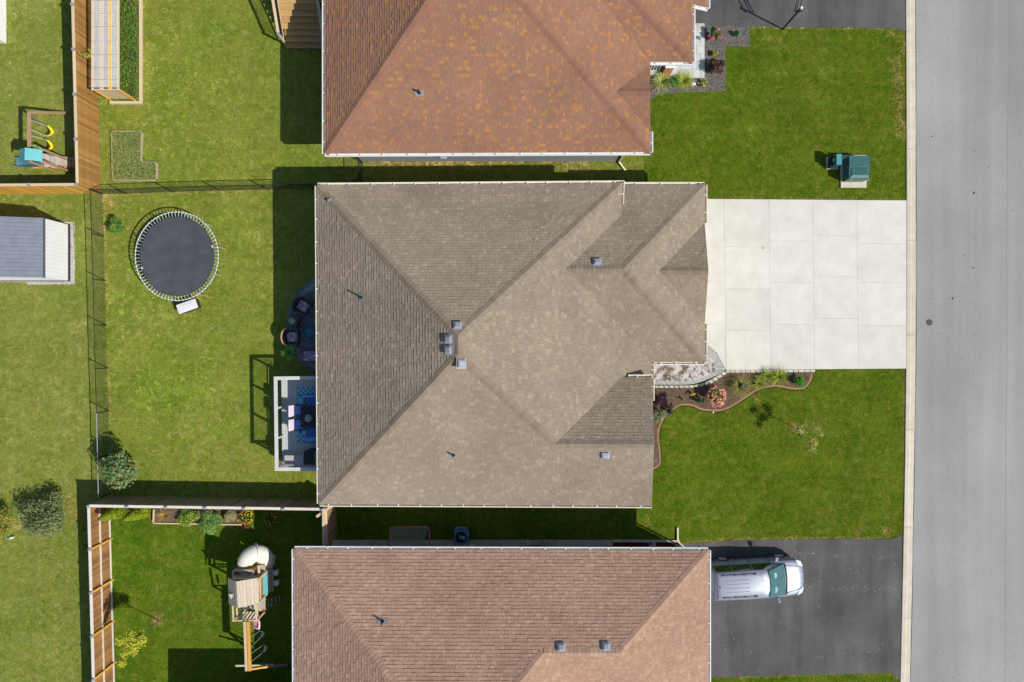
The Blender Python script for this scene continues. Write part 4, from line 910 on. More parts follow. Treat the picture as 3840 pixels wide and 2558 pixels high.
# rug with its printed trellis
m_rug, nt, b = _bsdf('blue_trellis_rug', 0.9, 0.1, 0)
r0, r1 = Z4(553, 440, DZ), Z4(570, 1058, DZ); ru = thing('rug', 'turquoise rug with a navy trellis print on the raised deck', 'rug', (r0.x, r1.y, DZ))
tcn = nt.nodes.new('ShaderNodeTexCoord'); sx = nt.nodes.new('ShaderNodeSeparateXYZ'); nt.links.new(tcn.outputs['Object'], sx.inputs[0])
def mth(op, a, c=None):
    n = nt.nodes.new('ShaderNodeMath'); n.operation = op
    for i, q in enumerate((a, c)):
        if q is None: continue
        if isinstance(q, (int, float)): n.inputs[i].default_value = q
        else: nt.links.new(q, n.inputs[i])
    return n.outputs[0]
cx_ = mth('COSINE', mth('MULTIPLY', sx.outputs[0], 14.0)); cy_ = mth('COSINE', mth('MULTIPLY', sx.outputs[1], 9.5))
ln = mth('LESS_THAN', mth('ABSOLUTE', mth('ADD', cx_, cy_)), 0.28); RL = abs(r0.y - r1.y)
bd = mth('GREATER_THAN', mth('ABSOLUTE', mth('SUBTRACT', sx.outputs[1], RL / 2)), RL / 2 - .42)
zz = mth('LESS_THAN', mth('ABSOLUTE', mth('SUBTRACT', mth('PINGPONG', mth('MULTIPLY', sx.outputs[0], 1.0), .13), mth('PINGPONG', sx.outputs[1], .13))), .022)
edge = mth('LESS_THAN', mth('ABSOLUTE', mth('SUBTRACT', mth('ABSOLUTE', mth('SUBTRACT', sx.outputs[1], RL / 2)), RL / 2 - .43)), .02)
pat = mth('MAXIMUM', mth('ADD', mth('MULTIPLY', ln, mth('SUBTRACT', 1.0, bd)), mth('MULTIPLY', zz, bd)), edge)
nt.links.new(_ramp(nt, pat, [(0.45, (0.24, 0.62, 0.85)), (0.55, (0.03, 0.08, 0.22))]), b.inputs['Base Color'])
MB().box(((r0.x + dx1) / 2, (r0.y + r1.y) / 2, DZ + .008), (dx1 - r0.x - .1, RL, .012)).build('rug_cloth', m_rug, ru)
# table and chairs on the deck
m_dark = M('charcoal_frame', (0.025, 0.028, 0.035), (0.04, 0.045, 0.055), 5, .5)
ta, tb = Z4(603, 648, DZ + .72), Z4(775, 878, DZ + .72)
tbx = thing('dining_table', 'dark square dining table on the turquoise rug', 'table', ((ta.x + tb.x) / 2, (ta.y + tb.y) / 2, DZ))
tx_, ty_ = (ta.x + dx1 - .25) / 2, (ta.y + tb.y) / 2; tw_, td_ = dx1 - .25 - ta.x, abs(ta.y - tb.y)
MB().box((tx_, ty_, DZ + .71), (tw_, td_, .04)).build('tabletop', m_dark, tbx)
for a in (-1, 1):
    for c in (-1, 1): MB().box((tx_ + a * (tw_ / 2 - .06), ty_ + c * (td_ / 2 - .06), DZ + .35), (.06, .06, .69)).build('leg', m_dark, tbx)
m_cush = M('blue_cushion', (0.07, 0.15, 0.48), (0.1, 0.2, 0.6), 5, .85); m_pinkback = M('pale_mauve_cloth', (0.62, 0.55, 0.66), (0.7, 0.63, 0.73), 4, .8)
m_cush2 = M('light_blue_cushion', (0.12, 0.32, 0.7), (0.16, 0.4, 0.8), 5, .85)
def patio_chair(label, c, face, backm, seatm):
    """c = centre of seat on the deck, face = angle the sitter looks at"""
    t = thing('dining_chair', label, 'chair', (c.x, c.y, DZ), 'chairs round the dining table'); Rz = Matrix.Rotation(face, 3, 'Z'); c = Vector((c.x, c.y, DZ))
    W = lambda x, y, z: c + Rz @ Vector((x, y, z))
    for sx_ in (-.26, .26):
        for sy_ in (-.28, .28): MB().beam(W(sx_, sy_, 0), W(sx_, sy_, .42), .035, .035).build('leg', m_dark, t)
    MB().box(W(0, 0, .42), (.56, .6, .04), mtx=Rz).build('seat_frame', m_dark, t); MB().box(W(.03, 0, .48), (.5, .52, .09), mtx=Rz).build('seat_cushion', seatm, t, bevel=.03)
    top = [W(-.42, -.3, .98), W(-.42, .3, .98), W(-.36, .3, .99), W(-.36, -.3, .99)]; bot = [W(-.3, -.3, .46), W(-.3, .3, .46), W(-.22, .3, .46), W(-.22, -.3, .46)]
    MB().hull(bot, top).build('backrest', backm, t, bevel=.015)
    MB().path([W(-.28, -.32, .44), W(-.42, -.32, .95), W(-.46, 0, .99), W(-.42, .32, .95), W(-.28, .32, .44)], .018, 5).build('back_frame', m_dark, t)
    for s in (-1, 1): MB().beam(W(-.3, s * .32, .64), W(.26, s * .32, .64), .04, .03).build('armrest', m_dark, t)
patio_chair('dining chair with a pale mauve backrest, upper of the two left of the table', Z4(585, 695, DZ + .5), 0, m_pinkback, m_cush)
patio_chair('dining chair with a pale mauve backrest, lower of the two left of the table', Z4(585, 848, DZ + .5), 0, m_pinkback, m_cush)
patio_chair('blue dining chair on the rug above the dark table', Z4(725, 605, DZ + .5), -math.pi / 2, m_cush2, m_cush)
patio_chair('blue dining chair on the rug below the dark table', Z4(735, 930, DZ + .5), math.pi / 2, m_cush2, m_cush)
ba = Z4(725, 1210, DZ + .95); gr = thing('barbecue', 'black barbecue with an arched handle at the lower end of the deck', 'barbecue', (ba.x, ba.y, DZ))
MB().box((ba.x, ba.y, DZ + .45), (.75, .72, .85)).build('cabinet', m_dark, gr); MB().loft([[V(ba.x - .4, ba.y + .38 * math.cos(a) , DZ + .88 + .22 * math.sin(a)) for a in np.linspace(0, math.pi, 8)], [V(ba.x + .4, ba.y + .38 * math.cos(a), DZ + .88 + .22 * math.sin(a)) for a in np.linspace(0, math.pi, 8)]]).build('hood', m_black, gr)
MB().path([V(ba.x + .28, ba.y - .4, DZ + 1.0), V(ba.x + .22, ba.y - .2, DZ + 1.12), V(ba.x + .22, ba.y + .2, DZ + 1.12), V(ba.x + .28, ba.y + .4, DZ + 1.0)], .02, 6).build('handle', m_galv, gr)
be = Z4(533, 1243, DZ + .5); bn = thing('bench', 'grey storage bench on the deck next to the barbecue', 'bench', (be.x, be.y, DZ)); MB().box((be.x, be.y, DZ + .24), (.98, .5, .46)).build('body', m_deck, bn); MB().box((be.x, be.y, DZ + .49), (1.04, .56, .04)).build('lid', M('bench_lid', (.4, .37, .37), (.47, .44, .44), 5, .8), bn)
# ------------------------------------------------------------------ patio beside the deck
m_pave = M('blue_grey_paver', (0.13, 0.145, 0.17), (0.21, 0.225, 0.25), 6, 0.9, 0.2, objvar=.22)
pc_ = Z3(860, 800); ry_ = abs(Z3(0, 1500).y - Z3(0, 150).y) / 2; pcy = (Z3(0, 150).y + Z3(0, 1500).y) / 2; rx_ = abs(Z3(390, 0).x - pc_.x) + .1
pat = tag(bpy.data.objects.new('patio', None), kind='structure'); COL.objects.link(pat)
pp_ = [(pc_.x + 1.2, pcy - ry_)] + [(pc_.x - rx_ * math.cos(a), pcy + ry_ * math.sin(a)) for a in np.linspace(-math.pi / 2, math.pi / 2, 30)] + [(pc_.x + 1.2, pcy + ry_)]
hard(pp_); MB().prism(pp_, 0.0, .04).build('paver_bed', m_joint, pat)
nn_ = 44
for i in range(nn_):
    a0, a1 = -math.pi / 2 + math.pi * i / nn_ + .004, -math.pi / 2 + math.pi * (i + 1) / nn_ - .004
    E_ = lambda a, f: (pc_.x - rx_ * f * math.cos(a), pcy + ry_ * f * math.sin(a)); k = random.uniform(-.004, .004)
    MB().prism([E_(a0, 1), E_(a1, 1), E_(a1, .915), E_(a0, .915)], .01, .065 + k).build('paver', m_pave, pat)
row = 0; y = pcy - ry_
while y < pcy + ry_:
    hgt = (.15, .2, .12)[row % 3]; x = pc_.x + .9
    while x > pc_.x - rx_:
        wd = random.choice((.18, .24, .3)); xc, yc = x - wd / 2, y + hgt / 2
        if max(((xx - pc_.x) / rx_) ** 2 + ((yy - pcy) / ry_) ** 2 for xx in (x - wd, ) for yy in (y, y + hgt)) < .905 ** 2 and xc < -9.0:
            MB().box((xc, yc, .035), (wd - .012, hgt - .012, .05 + random.uniform(0, .008))).build('paver', m_pave, pat)
        x -= wd
    y += hgt; row += 1
m_wick = M('black_wicker', (0.06, 0.06, 0.066), (0.12, 0.115, 0.12), 40, .7, .5); m_wicklit = M('sunlit_wicker', (0.40, 0.25, 0.12), (0.55, 0.36, 0.18), 40, .75, .5)  # rim copy of the wicker has sunlight painted into its colour
m_floral = M('mauve_floral_cloth', (0.13, 0.09, 0.16), (0.75, 0.65, 0.78), 13, .9, lo=.42, hi=.6, det=5)
def wicker_chair(label, c, face, rim):
    t = thing('wicker_chair', label, 'armchair', (c.x, c.y, .07), 'wicker armchairs on the patio'); Rz = Matrix.Rotation(face, 3, 'Z'); c = Vector((c.x, c.y, .07)); W = lambda x, y, z: c + Rz @ Vector((x, y, z))
    MB().hull([W(-.3, -.34, .03), W(.36, -.36, .03), W(.36, .36, .03), W(-.3, .34, .03)], [W(-.34, -.38, .36), W(.4, -.4, .36), W(.4, .4, .36), W(-.34, .38, .36)]).build('seat_base', m_wick, t)
    def arc(r, z): return [W(-.05 - r * .75 * math.cos(a), r * math.sin(a), z) for a in np.linspace(-1.45, 1.45, 13)]
    rings = [[p, q_, q2, p2] for p, q_, q2, p2 in zip(arc(.44, .36), arc(.5, .84), arc(.42, .84), arc(.36, .36))]
    MB().loft(rings).build('backrest', m_wick, t); MB().path(arc(.47, .85), .045, 6).build('back_rim', rim, t, smooth=True)
    for s in (-1, 1): MB().beam(W(-.1, s * .42, .5), W(.4, s * .42, .48), .1, .26).build('arm', m_wick, t)
    MB().box(W(.07, 0, .43), (.56, .56, .13), mtx=Rz).build('cushion', m_floral, t, bevel=.05)
wicker_chair('black wicker armchair with a mauve floral cushion beside the flower pot table', Z3(570, 545, .5), -.55, m_wick)
wicker_chair('wicker armchair with a sunlit tan rim, next to the spiky pot plant', Z3(415, 985, .5), 0.03, m_wicklit)
c = Z3(450, 752, .5); sd = thing('side_table', 'small dark wicker side table between the two wicker armchairs', 'table', (c.x, c.y, .07)); Rz = Matrix.Rotation(-.42, 3, 'Z')
MB().box((c.x, c.y, .49), (.56, .66, .05), rz=-.42).build('tabletop', m_wick, sd); MB().box((c.x, c.y, .27), (.5, .6, .4), rz=-.42).build('base', m_wick, sd)
c = Z3(670, 915, .45); fb = thing('fire_bowl', 'round fire bowl filled with turquoise glass on the patio', 'fire bowl', (c.x, c.y, .07))
MB().lathe((c.x, c.y, .07), [(.2, 0), (.2, .28), (.34, .3), (.34, .38), (.29, .39), (.28, .33)], 20).build('bowl', M('bronze_bowl', (.03, .1, .13), (.05, .14, .17), 6, .4), fb)
gl = MB()
for _ in range(170):
    a, r = random.random() * 6.283, .26 * math.sqrt(random.random()); k = random.random(); gl.box((c.x + r * math.cos(a), c.y + r * math.sin(a), .41), (.035, .03, .025), rz=a, col=lerp((.03, .2, .28), (.2, .55, .62), k))
gl.build('fire_glass', M('fire_glass', (.9, .9, .9), (1, 1, 1), 5, .2, attr=True), fb)['kind'] = 'stuff'
c = Z3(690, 1255, .42); lv = thing('ottoman', 'long low seat with a mauve floral cushion against the deck end of the patio', 'ottoman', (c.x, c.y, .07)); MB().box((c.x + .1, c.y, .22), (1.0, .6, .3)).build('base', m_wick, lv); MB().box((c.x + .1, c.y, .41), (.96, .54, .12)).build('cushion', m_floral, lv, bevel=.04)
# ------------------------------------------------------------------ wooden play tower with spiral slide
pt = thing('play_tower', 'weathered wooden play tower with a plank roof and a white curved slide', 'play tower', at(980, 2200))
RZ_ = 3.25; EZ = 2.55
ra, rb = Z5(340, 597, RZ_), Z5(355, 866, RZ_); e1, e2 = Z5(556, 561, EZ), Z5(571, 817, EZ); w1, w2 = Z5(256, 562, EZ), Z5(266, 826, EZ)
def plank_roof(P0, P1, Q0, Q1, n):
    """planks from ridge P to eave Q side by side along the slope, each running along the ridge"""
    for i in range(n):
        t0, t1 = i / n + .004, (i + 1) / n - .004; o = V(0, 0, .012 * (i % 2))
        a, b_, c, d = P0.lerp(Q0, t0) + o, P0.lerp(Q0, t1) + o, P1.lerp(Q1, t1) + o, P1.lerp(Q1, t0) + o
        MB().hull([a - V(0, 0, .03), b_ - V(0, 0, .03), c - V(0, 0, .03), d - V(0, 0, .03)], [a, b_, c, d]).build('roof_plank', m_wood_grey2, pt)
m_wood_grey2 = M('sun_bleached_plank', (0.42, 0.35, 0.27), (0.62, 0.54, 0.44), 5, 0.85, 0.1, stretch=(9, .8, 9), objvar=0.13)
plank_roof(ra, rb, e1, e2, 13); plank_roof(ra, rb, w1, w2, 8)
dm = [Z5(262, 728, 2.95), Z5(332, 728, 3.0), Z5(290, 776, 2.8)]
MB().hull([p - V(0, 0, .25) for p in dm], dm).build('dormer', m_wood_grey2, pt)
gx0, gx1 = Z5(300, 0, EZ).x, Z5(560, 0, EZ).x; gy0, gy1 = Z5(0, 815, EZ).y, Z5(0, 575, EZ).y; DKZ = 1.45
for x in (gx0, gx1):
    for y in (gy0, gy1): MB().beam((x, y, 0), (x, y, EZ), .1, .1).build('post', m_wood_pale, pt)
for a, c in (((gx0, gy0), (gx1, gy0)), ((gx0, gy1), (gx1, gy1)), ((gx0, gy0), (gx0, gy1)), ((gx1, gy0), (gx1, gy1))):
    MB().beam((a[0], a[1], EZ - .06), (c[0], c[1], EZ - .06), .05, .12).build('top_beam', m_wood_pale, pt)
    MB().beam((a[0], a[1], DKZ + .75), (c[0], c[1], DKZ + .75), .05, .09).build('guard_rail', m_wood_pale, pt)
ey = Z5(0, 480, DKZ + .8).y
for i in range(12):
    x = gx0 + (gx1 - gx0) * (i + .5) / 12; MB().beam((x, gy0 - .75, DKZ), (x, ey, DKZ), (gx1 - gx0) / 12 - .012, .035).build('deck_board', m_wood_grey, pt)
# box round the slide entry
for a, c in ((Z5(308, 486, DKZ + .75), Z5(510, 486, DKZ + .75)), (Z5(308, 486, DKZ + .75), Z5(312, 560, DKZ + .75)), (Z5(510, 486, DKZ + .75), Z5(510, 560, DKZ + .75))):
    MB().beam(a, c, .1, .05).build('guard_rail', m_wood_grey, pt); MB().beam(a - V(0, 0, .4), c - V(0, 0, .4), .03, .6).build('guard_panel', m_wood_brown, pt)
MB().beam(Z5(570, 440, DKZ + .6), Z5(572, 510, DKZ + .6), .1, .1).build('guard_rail', m_wood_pale, pt)
# sloping brown side and teal panel on the right
q = [Z5(565, 540, 2.4), Z5(605, 510, 1.7), Z5(612, 745, 1.7), Z5(572, 770, 2.4)]; MB().hull([p - V(0, 0, .03) for p in q], q).build('side_panel', m_wood_brown, pt)
q = [Z5(607, 518, 1.72), Z5(655, 512, 1.35), Z5(664, 722, 1.35), Z5(612, 738, 1.72)]; MB().hull([p - V(0, 0, .03) for p in q], q).build('teal_awning', m_teal, pt)
MB().beam(Z5(672, 470, .75), Z5(678, 705, .75), .2, .04).build('counter_board', m_wood_grey, pt)
MB().beam(Z5(703, 440, .5), Z5(712, 700, .5), .07, .07).build('side_rail', m_wood_grey, pt)
# lower left platform with its slatted deck and rails
for i in range(6):
    x0_, x1_ = Z5(395 + 33 * i, 900, DKZ - .03), Z5(318 + 38 * i, 985, DKZ - .05)
    MB().beam(x0_, x1_, .09, .035).build('climb_slat', m_wood_pale if i % 2 else m_wood_grey, pt)
for a, c in ((Z5(305, 840, EZ - .1), Z5(313, 992, 2.2)), (Z5(345, 860, 2.1), Z5(350, 935, 2.0)), (Z5(537, 820, EZ - .1), Z5(545, 990, 2.2)), (Z5(552, 825, EZ - .3), Z5(556, 945, 1.9)), (Z5(313, 992, 2.2), Z5(548, 990, 2.2)), (Z5(555, 965, 1.5), Z5(632, 900, .9))):
    MB().beam(a, c, .06, .08).build('rail', m_wood_pale, pt)
for p in (Z5(313, 992, 2.15), Z5(548, 990, 2.15)): MB().beam((p.x, p.y, 0), (p.x, p.y, 2.2), .09, .09).build('post', m_wood_pale, pt)
# ladder to the right
l0, l1 = Z5(612, 785, 1.4), Z5(600, 890, 1.4); k0, k1 = Z5(790, 722, .08), Z5(800, 805, .08)
MB().beam(l0, k0, .05, .09).build('ladder_side', m_wood_brown, pt); MB().beam(l1, k1, .05, .09).build('ladder_side', m_wood_brown, pt)
for i in range(5): t = (i + .5) / 5; MB().tube(l0.lerp(k0, t), l1.lerp(k1, t), .022, 6).build('rung', m_steel, pt)
MB().beam(Z5(520, 800, 1.3), Z5(600, 890, 1.25), .3, .04).build('landing_board', m_wood_grey, pt)
# the white curved slide: a wide half pipe sweeping round to the right
m_slide = M('cream_slide_plastic', (0.70, 0.66, 0.56), (0.78, 0.75, 0.66), 2.0, 0.35, spec=.4)
ctr = [(405, 462, 1.75, .36), (425, 400, 1.75, .42), (470, 340, 1.7, .5), (540, 308, 1.55, .56), (605, 320, 1.3, .56), (645, 370, 1.0, .5), (640, 430, .7, .42), (600, 450, .45, .34)]
cp = [(Z5(x, y, z), r) for x, y, z, r in ctr]; rings = []
for i, (p, r) in enumerate(cp):
    d = (cp[min(i + 1, len(cp) - 1)][0] - cp[max(i - 1, 0)][0]); d.normalize(); s = d.cross(ZUP).normalized(); u = s.cross(d)
    rings.append([p + s * (r * math.cos(a)) + u * (r * .8 * math.sin(a)) for a in np.linspace(0, 2 * math.pi, 14, endpoint=False)])
sl_ = MB().loft(rings, caps=True).build('slide', m_slide, pt, smooth=True)
sm = sl_.modifiers.new('round', 'SUBSURF'); sm.levels = 1; sm.render_levels = 1
for i in (1, 3, 5): 
    p, r = cp[i]; MB().path([q_ - (q_ - p) * .06 for q_ in rings[i]], .02, 5, closed=True).build('slide_flange', m_slide, pt)
MB().lathe(Z5(560, 425, 1.0), [(.2, 0), (.2, .25), (.1, .27)], 10).build('slide_exit', M('yellow_cream_plastic', (.62, .5, .22), (.7, .58, .3), 4, .4), pt)
for x, y in ((737, 510), (742, 616)):
    p = Z5(x, y, .45); w = thing('stool', ('upper' if y < 600 else 'lower') + ' of the two round pale stools in the shade right of the play tower', 'stool', (p.x, p.y, 0), 'round stools')
    MB().lathe((p.x, p.y, .0), [(.09, 0), (.035, .04), (.035, .41)], 10).build('pedestal', m_steel, w); MB().lathe((p.x, p.y, .41), [(.16, 0), (.16, .03), (.12, .04)], 18).build('seat', m_white, w)
# swing beam, its A frame and three swings
SB = 2.25; b0, b1 = Z5(443, 1000, SB), Z5(461, 1500, SB)
MB().beam(b0 + V(-.07, 0, 0), b1 + V(-.07, 0, 0), .13, .14).build('swing_beam', m_wood_pale, pt); MB().beam(b0 + V(.1, 0, 0), b1 + V(.1, 0, 0), .13, .14).build('swing_beam', m_wood_new, pt)
MB().beam(Vector((b1.x, b1.y + .1, SB - .05)), Z5(860, 1445, .05), .1, .1).build('leg', m_wood_grey, pt); MB().beam(Z5(482, 1485, SB - .1), Z5(655, 1455, 1.3), .09, .11).build('leg', m_wood_new, pt)
MB().beam(Z5(332, 1449, 1.75), Z5(720, 1442, 1.0), .09, .09).build('brace', m_wood_grey, pt); MB().beam(Vector((b1.x, b1.y + .1, SB - .05)), Vector((b1.x - .9, b1.y + .15, .05)), .1, .1).build('leg', m_wood_grey, pt)
m_rope = M('yellow_rope', (.6, .45, .1), (.7, .55, .2), 5, .7); m_belt = M('grey_belt', (.42, .44, .36), (.5, .52, .44), 5, .5); m_chain = M('pale_chain', (.45, .6, .58), (.6, .72, .7), 5, .4, metal=.2)
bs = Z5(545, 1022, .55); sw = thing('swing', 'pink toddler bucket swing hanging closest to the play tower', 'swing', bs)
m_pink = M('pink_plastic', (.72, .25, .42), (.78, .32, .5), 4, .4)
MB().hull([bs + V(-.16, -.17, -.16), bs + V(.16, -.17, -.16), bs + V(.16, .17, -.16), bs + V(-.16, .17, -.16)], [bs + V(-.2, -.22, .0), bs + V(.2, -.22, .12), bs + V(.2, .22, .12), bs + V(-.2, .22, .0)]).build('seat', m_pink, sw, bevel=.03)
MB().path([bs + V(-.1, -.2, .08), bs + V(.2, -.22, .18), bs + V(.24, 0, .2), bs + V(.2, .22, .18), bs + V(-.1, .2, .08)], .05, 6).build('seat_rim', M('pale_pink_plastic', (.8, .6, .68), None, 4, .4), sw)
for x, y in ((465, 1035), (470, 1128)):
    for e in (-.18, .18): MB().tube(Z5(x, y, SB - .1), bs + V(-.05, e if y < 1100 else e, .1), .012, 5).build('rope', m_rope, sw)
for (sx_, sy_, y0, y1, nm) in ((605, 1123, 1185, 1285, 'middle'), (634, 1268, 1350, 1435, 'lowest')):
    sc = Z5(sx_, sy_, .5); w = thing('swing', 'belt swing with a grey green seat, the ' + nm + ' one on the play tower beam', 'swing', sc, 'belt swings'); rings = []; hw = .2
    for i in range(9):
        t = i / 8 * 2 - 1; dp = .16 * (1 - t * t); cx = sc.x - .08 + .1 * (1 - t * t); z = sc.z + .12 - dp
        rings.append([V(cx - .08, sc.y + t * hw, z), V(cx + .08, sc.y + t * hw, z), V(cx + .08, sc.y + t * hw, z - .02), V(cx - .08, sc.y + t * hw, z - .02)])
    MB().loft(rings).build('seat', m_belt, w)
    MB().tube(Vector((b0.x + .1, Z5(470, y0, SB).y, SB - .05)), V(sc.x - .08, sc.y + hw, sc.z + .12), .014, 5).build('chain', m_chain, w); MB().tube(Vector((b0.x + .1, Z5(470, y1, SB).y, SB - .05)), V(sc.x - .08, sc.y - hw, sc.z + .12), .014, 5).build('chain', m_chain, w)
# ------------------------------------------------------------------ things along the pinkish house
m_slab = M('beige_patio_slab', (0.46, 0.43, 0.37), (0.58, 0.55, 0.48), 5, 0.9, 0.1, objvar=.12)
path_ = tag(bpy.data.objects.new('paved_path', None), kind='structure'); COL.objects.link(path_)
x0, x1 = Z6(240, 600).x, Z7(1250, 280).x; y1_, y0_ = Z6(600, 530).y, SYt - .98 ; ny_ = 30
hard([(x0, y0_), (x1, y0_), (x1, y1_), (x0, y1_)]); MB().prism([(x0, y0_), (x1, y0_), (x1, y1_), (x0, y1_)], 0, .02).build('slab_bed', m_joint, path_)
for i in range(ny_):
    a, c = x0 + (x1 - x0) * i / ny_ + .008, x0 + (x1 - x0) * (i + 1) / ny_ - .008; MB().box(((a + c) / 2, y1_ - .18, .03), (c - a, .34, .05 + random.uniform(0, .006))).build('paving_slab', m_slab, path_)
x2 = Z7(1905, 280).x
rp_ = [(x1, y0_), (x2, y0_), (x2, y1_ - .12), (x1, y1_ - .12)]; hard([(x1, y0_), (x2, y0_), (x2, y1_ + .05), (x1, y1_ + .05)])
sheet('red_mulch_bed', rp_, .015, M('red_mulch', (.06, .014, .012), (.13, .035, .028), 30, .95, .6))
for i in range(7): a = x1 + (x2 - x1) * i / 7; tag(MB().box((a + (x2 - x1) / 14, y1_ - .06, .05), ((x2 - x1) / 7 - .02, .11, .1)).build('edging_stone', m_slab, path_))
# hockey net
net = thing('hockey_net', 'red framed hockey net lying against the pinkish house wall', 'hockey net', Z6(1310, 560))
m_red = M('faded_red_tube', (.6, .16, .22), (.7, .22, .3), 4, .4); m_net = M('white_netting', (.62, .68, .64), (.72, .78, .73), 9, .8)
def rrect(xa, xb, ya, yb, r, f, z, n=5):
    P = []
    for cx, cy, a0 in ((xb - r, ya + r, -90), (xb - r, yb - r, 0), (xa + r, yb - r, 90), (xa + r, ya + r, 180)):
        for i in range(n): a = math.radians(a0 + 90 * i / (n - 1)); P.append(f(cx + r * math.cos(a), cy + r * math.sin(a), z))
    return P
fr = rrect(1037, 1585, 352, 660, 60, Z6, .75); ba_ = rrect(1005, 1480, 542, 700, 40, Z6, .35)
MB().path(fr, .028, 7, closed=True).build('front_frame', m_red, net, smooth=True); MB().path(ba_, .022, 6, closed=True).build('base_frame', M('dark_purple_tube', (.16, .06, .13), None, 4, .5), net, smooth=True)
MB().tube(Z6(1305, 352, .75), Z6(1240, 535, .4), .025, 6).build('centre_bar', m_red, net)
mb = MB()
for i in range(30):
    t = (i + .5) / 30; xa = 1045 + 535 * t; xb_ = 1010 + 465 * t; pts = [Z6(xa, 356, .74), Z6((xa * .6 + xb_ * .4), 430, .52), Z6(xb_, 545, .36), Z6(xb_, 690, .34)]; mb.path(pts, .005, 4)
for i in range(20):
    y = 362 + i * 16; z = .74 - .02 * i; f_ = i / 19; mb.path([Z6(1040 - 30 * f_, y, z), Z6(1310 - 60 * f_, y + 6, z - .04), Z6(1582 - 100 * f_, y, z)], .005, 4)
mb.build('netting', m_net, net)
# blue wheeled bin
p = Z6(2022, 470, .7); m_blue = M('slate_blue_plastic', (.10, .22, .34), (.13, .27, .4), 4, .45)
bl = thing('wheeled_bin', 'slate blue wheeled bin with a round dark opening beside the pinkish house', 'bin', (p.x, p.y, 0))
P_ = [(-.36, .42), (.36, .42), (.42, .2), (.4, -.4), (.3, -.46), (-.3, -.46), (-.4, -.4), (-.42, .2)]
b_lo = [V(p.x + x * .82, p.y + y * .82, .12) for x, y in reversed(P_)]; b_hi = [V(p.x + x, p.y + y, .7) for x, y in reversed(P_)]
b_lo.reverse(); b_hi.reverse(); b_lo, b_hi = b_lo[::-1], b_hi[::-1]
MB().hull(b_lo, b_hi).build('body', m_blue, bl, bevel=.03)
MB().lathe((p.x - .02, p.y - .1, .7), [(.31, 0), (.31, .03), (.28, .035), (.1, .012)], 24).build('opening', m_black, bl); MB().lathe((p.x - .04, p.y - .08, .72), [(.1, 0), (.1, .03)], 16).build('hub', m_blue, bl); MB().box((p.x + .13, p.y - .13, .735), (.13, .16, .012), rz=.2).build('painted_reflection', M('pale_blue_patch', (.4, .55, .65), None, 4, .4), bl)  # pale blue patch is a reflection painted into the opening
MB().box((p.x, p.y + .33, .71), (.28, .04, .03)).build('handle', m_black, bl)
for s in (-.3, .34): MB().tube((p.x + s, p.y - .42, .12), (p.x + s + .07, p.y - .42, .12), .12, 14).build('wheel', m_black, bl)
# meters and small fittings
def meter(label, f, x, y, parts):
    p = f(x, y, .6); t = thing('utility_meter', label, 'meter', (p.x, p.y, 0))
    for nm, dx, dy, z, s, m in parts: MB().box((p.x + dx, p.y + dy, z), s).build(nm, m, t, bevel=.01)
    MB().tube((p.x, p.y - .1, 0), (p.x, p.y - .1, .7), .025, 7).build('pipe', m_steel, t); return t
m_meter = M('grey_meter', (.22, .27, .29), (.3, .36, .38), 5, .5)
meter('grey gas meter standing at the middle of the pinkish house side path', Z7, 572, 250, (('meter_box', 0, 0, .62, (.24, .3, .3), m_meter), ('regulator', .32, .06, .6, (.16, .12, .12), m_steel)))
meter('grey electricity meter over the red mulch bed', Z7, 1625, 270, (('meter_box', 0, -.05, 1.1, (.34, .2, .45), m_meter), ('conduit_box', .14, .02, .6, (.2, .14, .2), m_steel)))
p = Z7(418, 252, .4); t = thing('vent_hood', 'small white vent hood left of the grey gas meter', 'vent', (p.x, p.y, 0)); MB().box((p.x, p.y, .4), (.1, .2, .14)).build('hood', m_white, t); MB().tube((p.x, p.y - .3, .36), (p.x, p.y, .36), .04, 8).build('duct', m_white, t)
p = Z7(485, 285, .3); t = thing('gas_pipe', 'dark pipe running along the slabs to the gas meter', 'pipe', (p.x, p.y, 0)); MB().path([Z7(400, 290, .35), Z7(402, 280, .35), Z7(540, 280, .35), Z7(545, 292, .35)], .03, 6).build('pipe_run', m_black, t)
for k, (x, y) in enumerate(((2070, 630), (2158, 622), (2183, 624))): 
    p = Z6(x, y, .3); tag(MB().lathe((p.x, p.y, .04), [(.05, 0), (.055, .22), (.04, .25)], 10).build('white_bottle', m_white, origin=(p.x, p.y, .04)), ('white bottle standing alone right of the wheeled bin on the slabs', 'left bottle of the close pair on the slabs by the wheeled bin', 'right bottle of the close pair on the slabs by the wheeled bin')[k], 'bottle', 'white bottles')
la = Z6(545, 62, .25); lad = thing('ladder', 'grey ladder lying on the grass tight under the taupe roof eave', 'ladder', (la.x, la.y, 0))
for yy in (56, 78): MB().beam(Z6(280, yy, .2), Z6(800, yy + 2, .2), .03, .07).build('side_rail', m_steel, lad)
for i in range(12): MB().tube(Z6(300 + 42 * i, 56, .2), Z6(300 + 42 * i, 78, .2), .014, 5).build('rung', m_steel, lad)
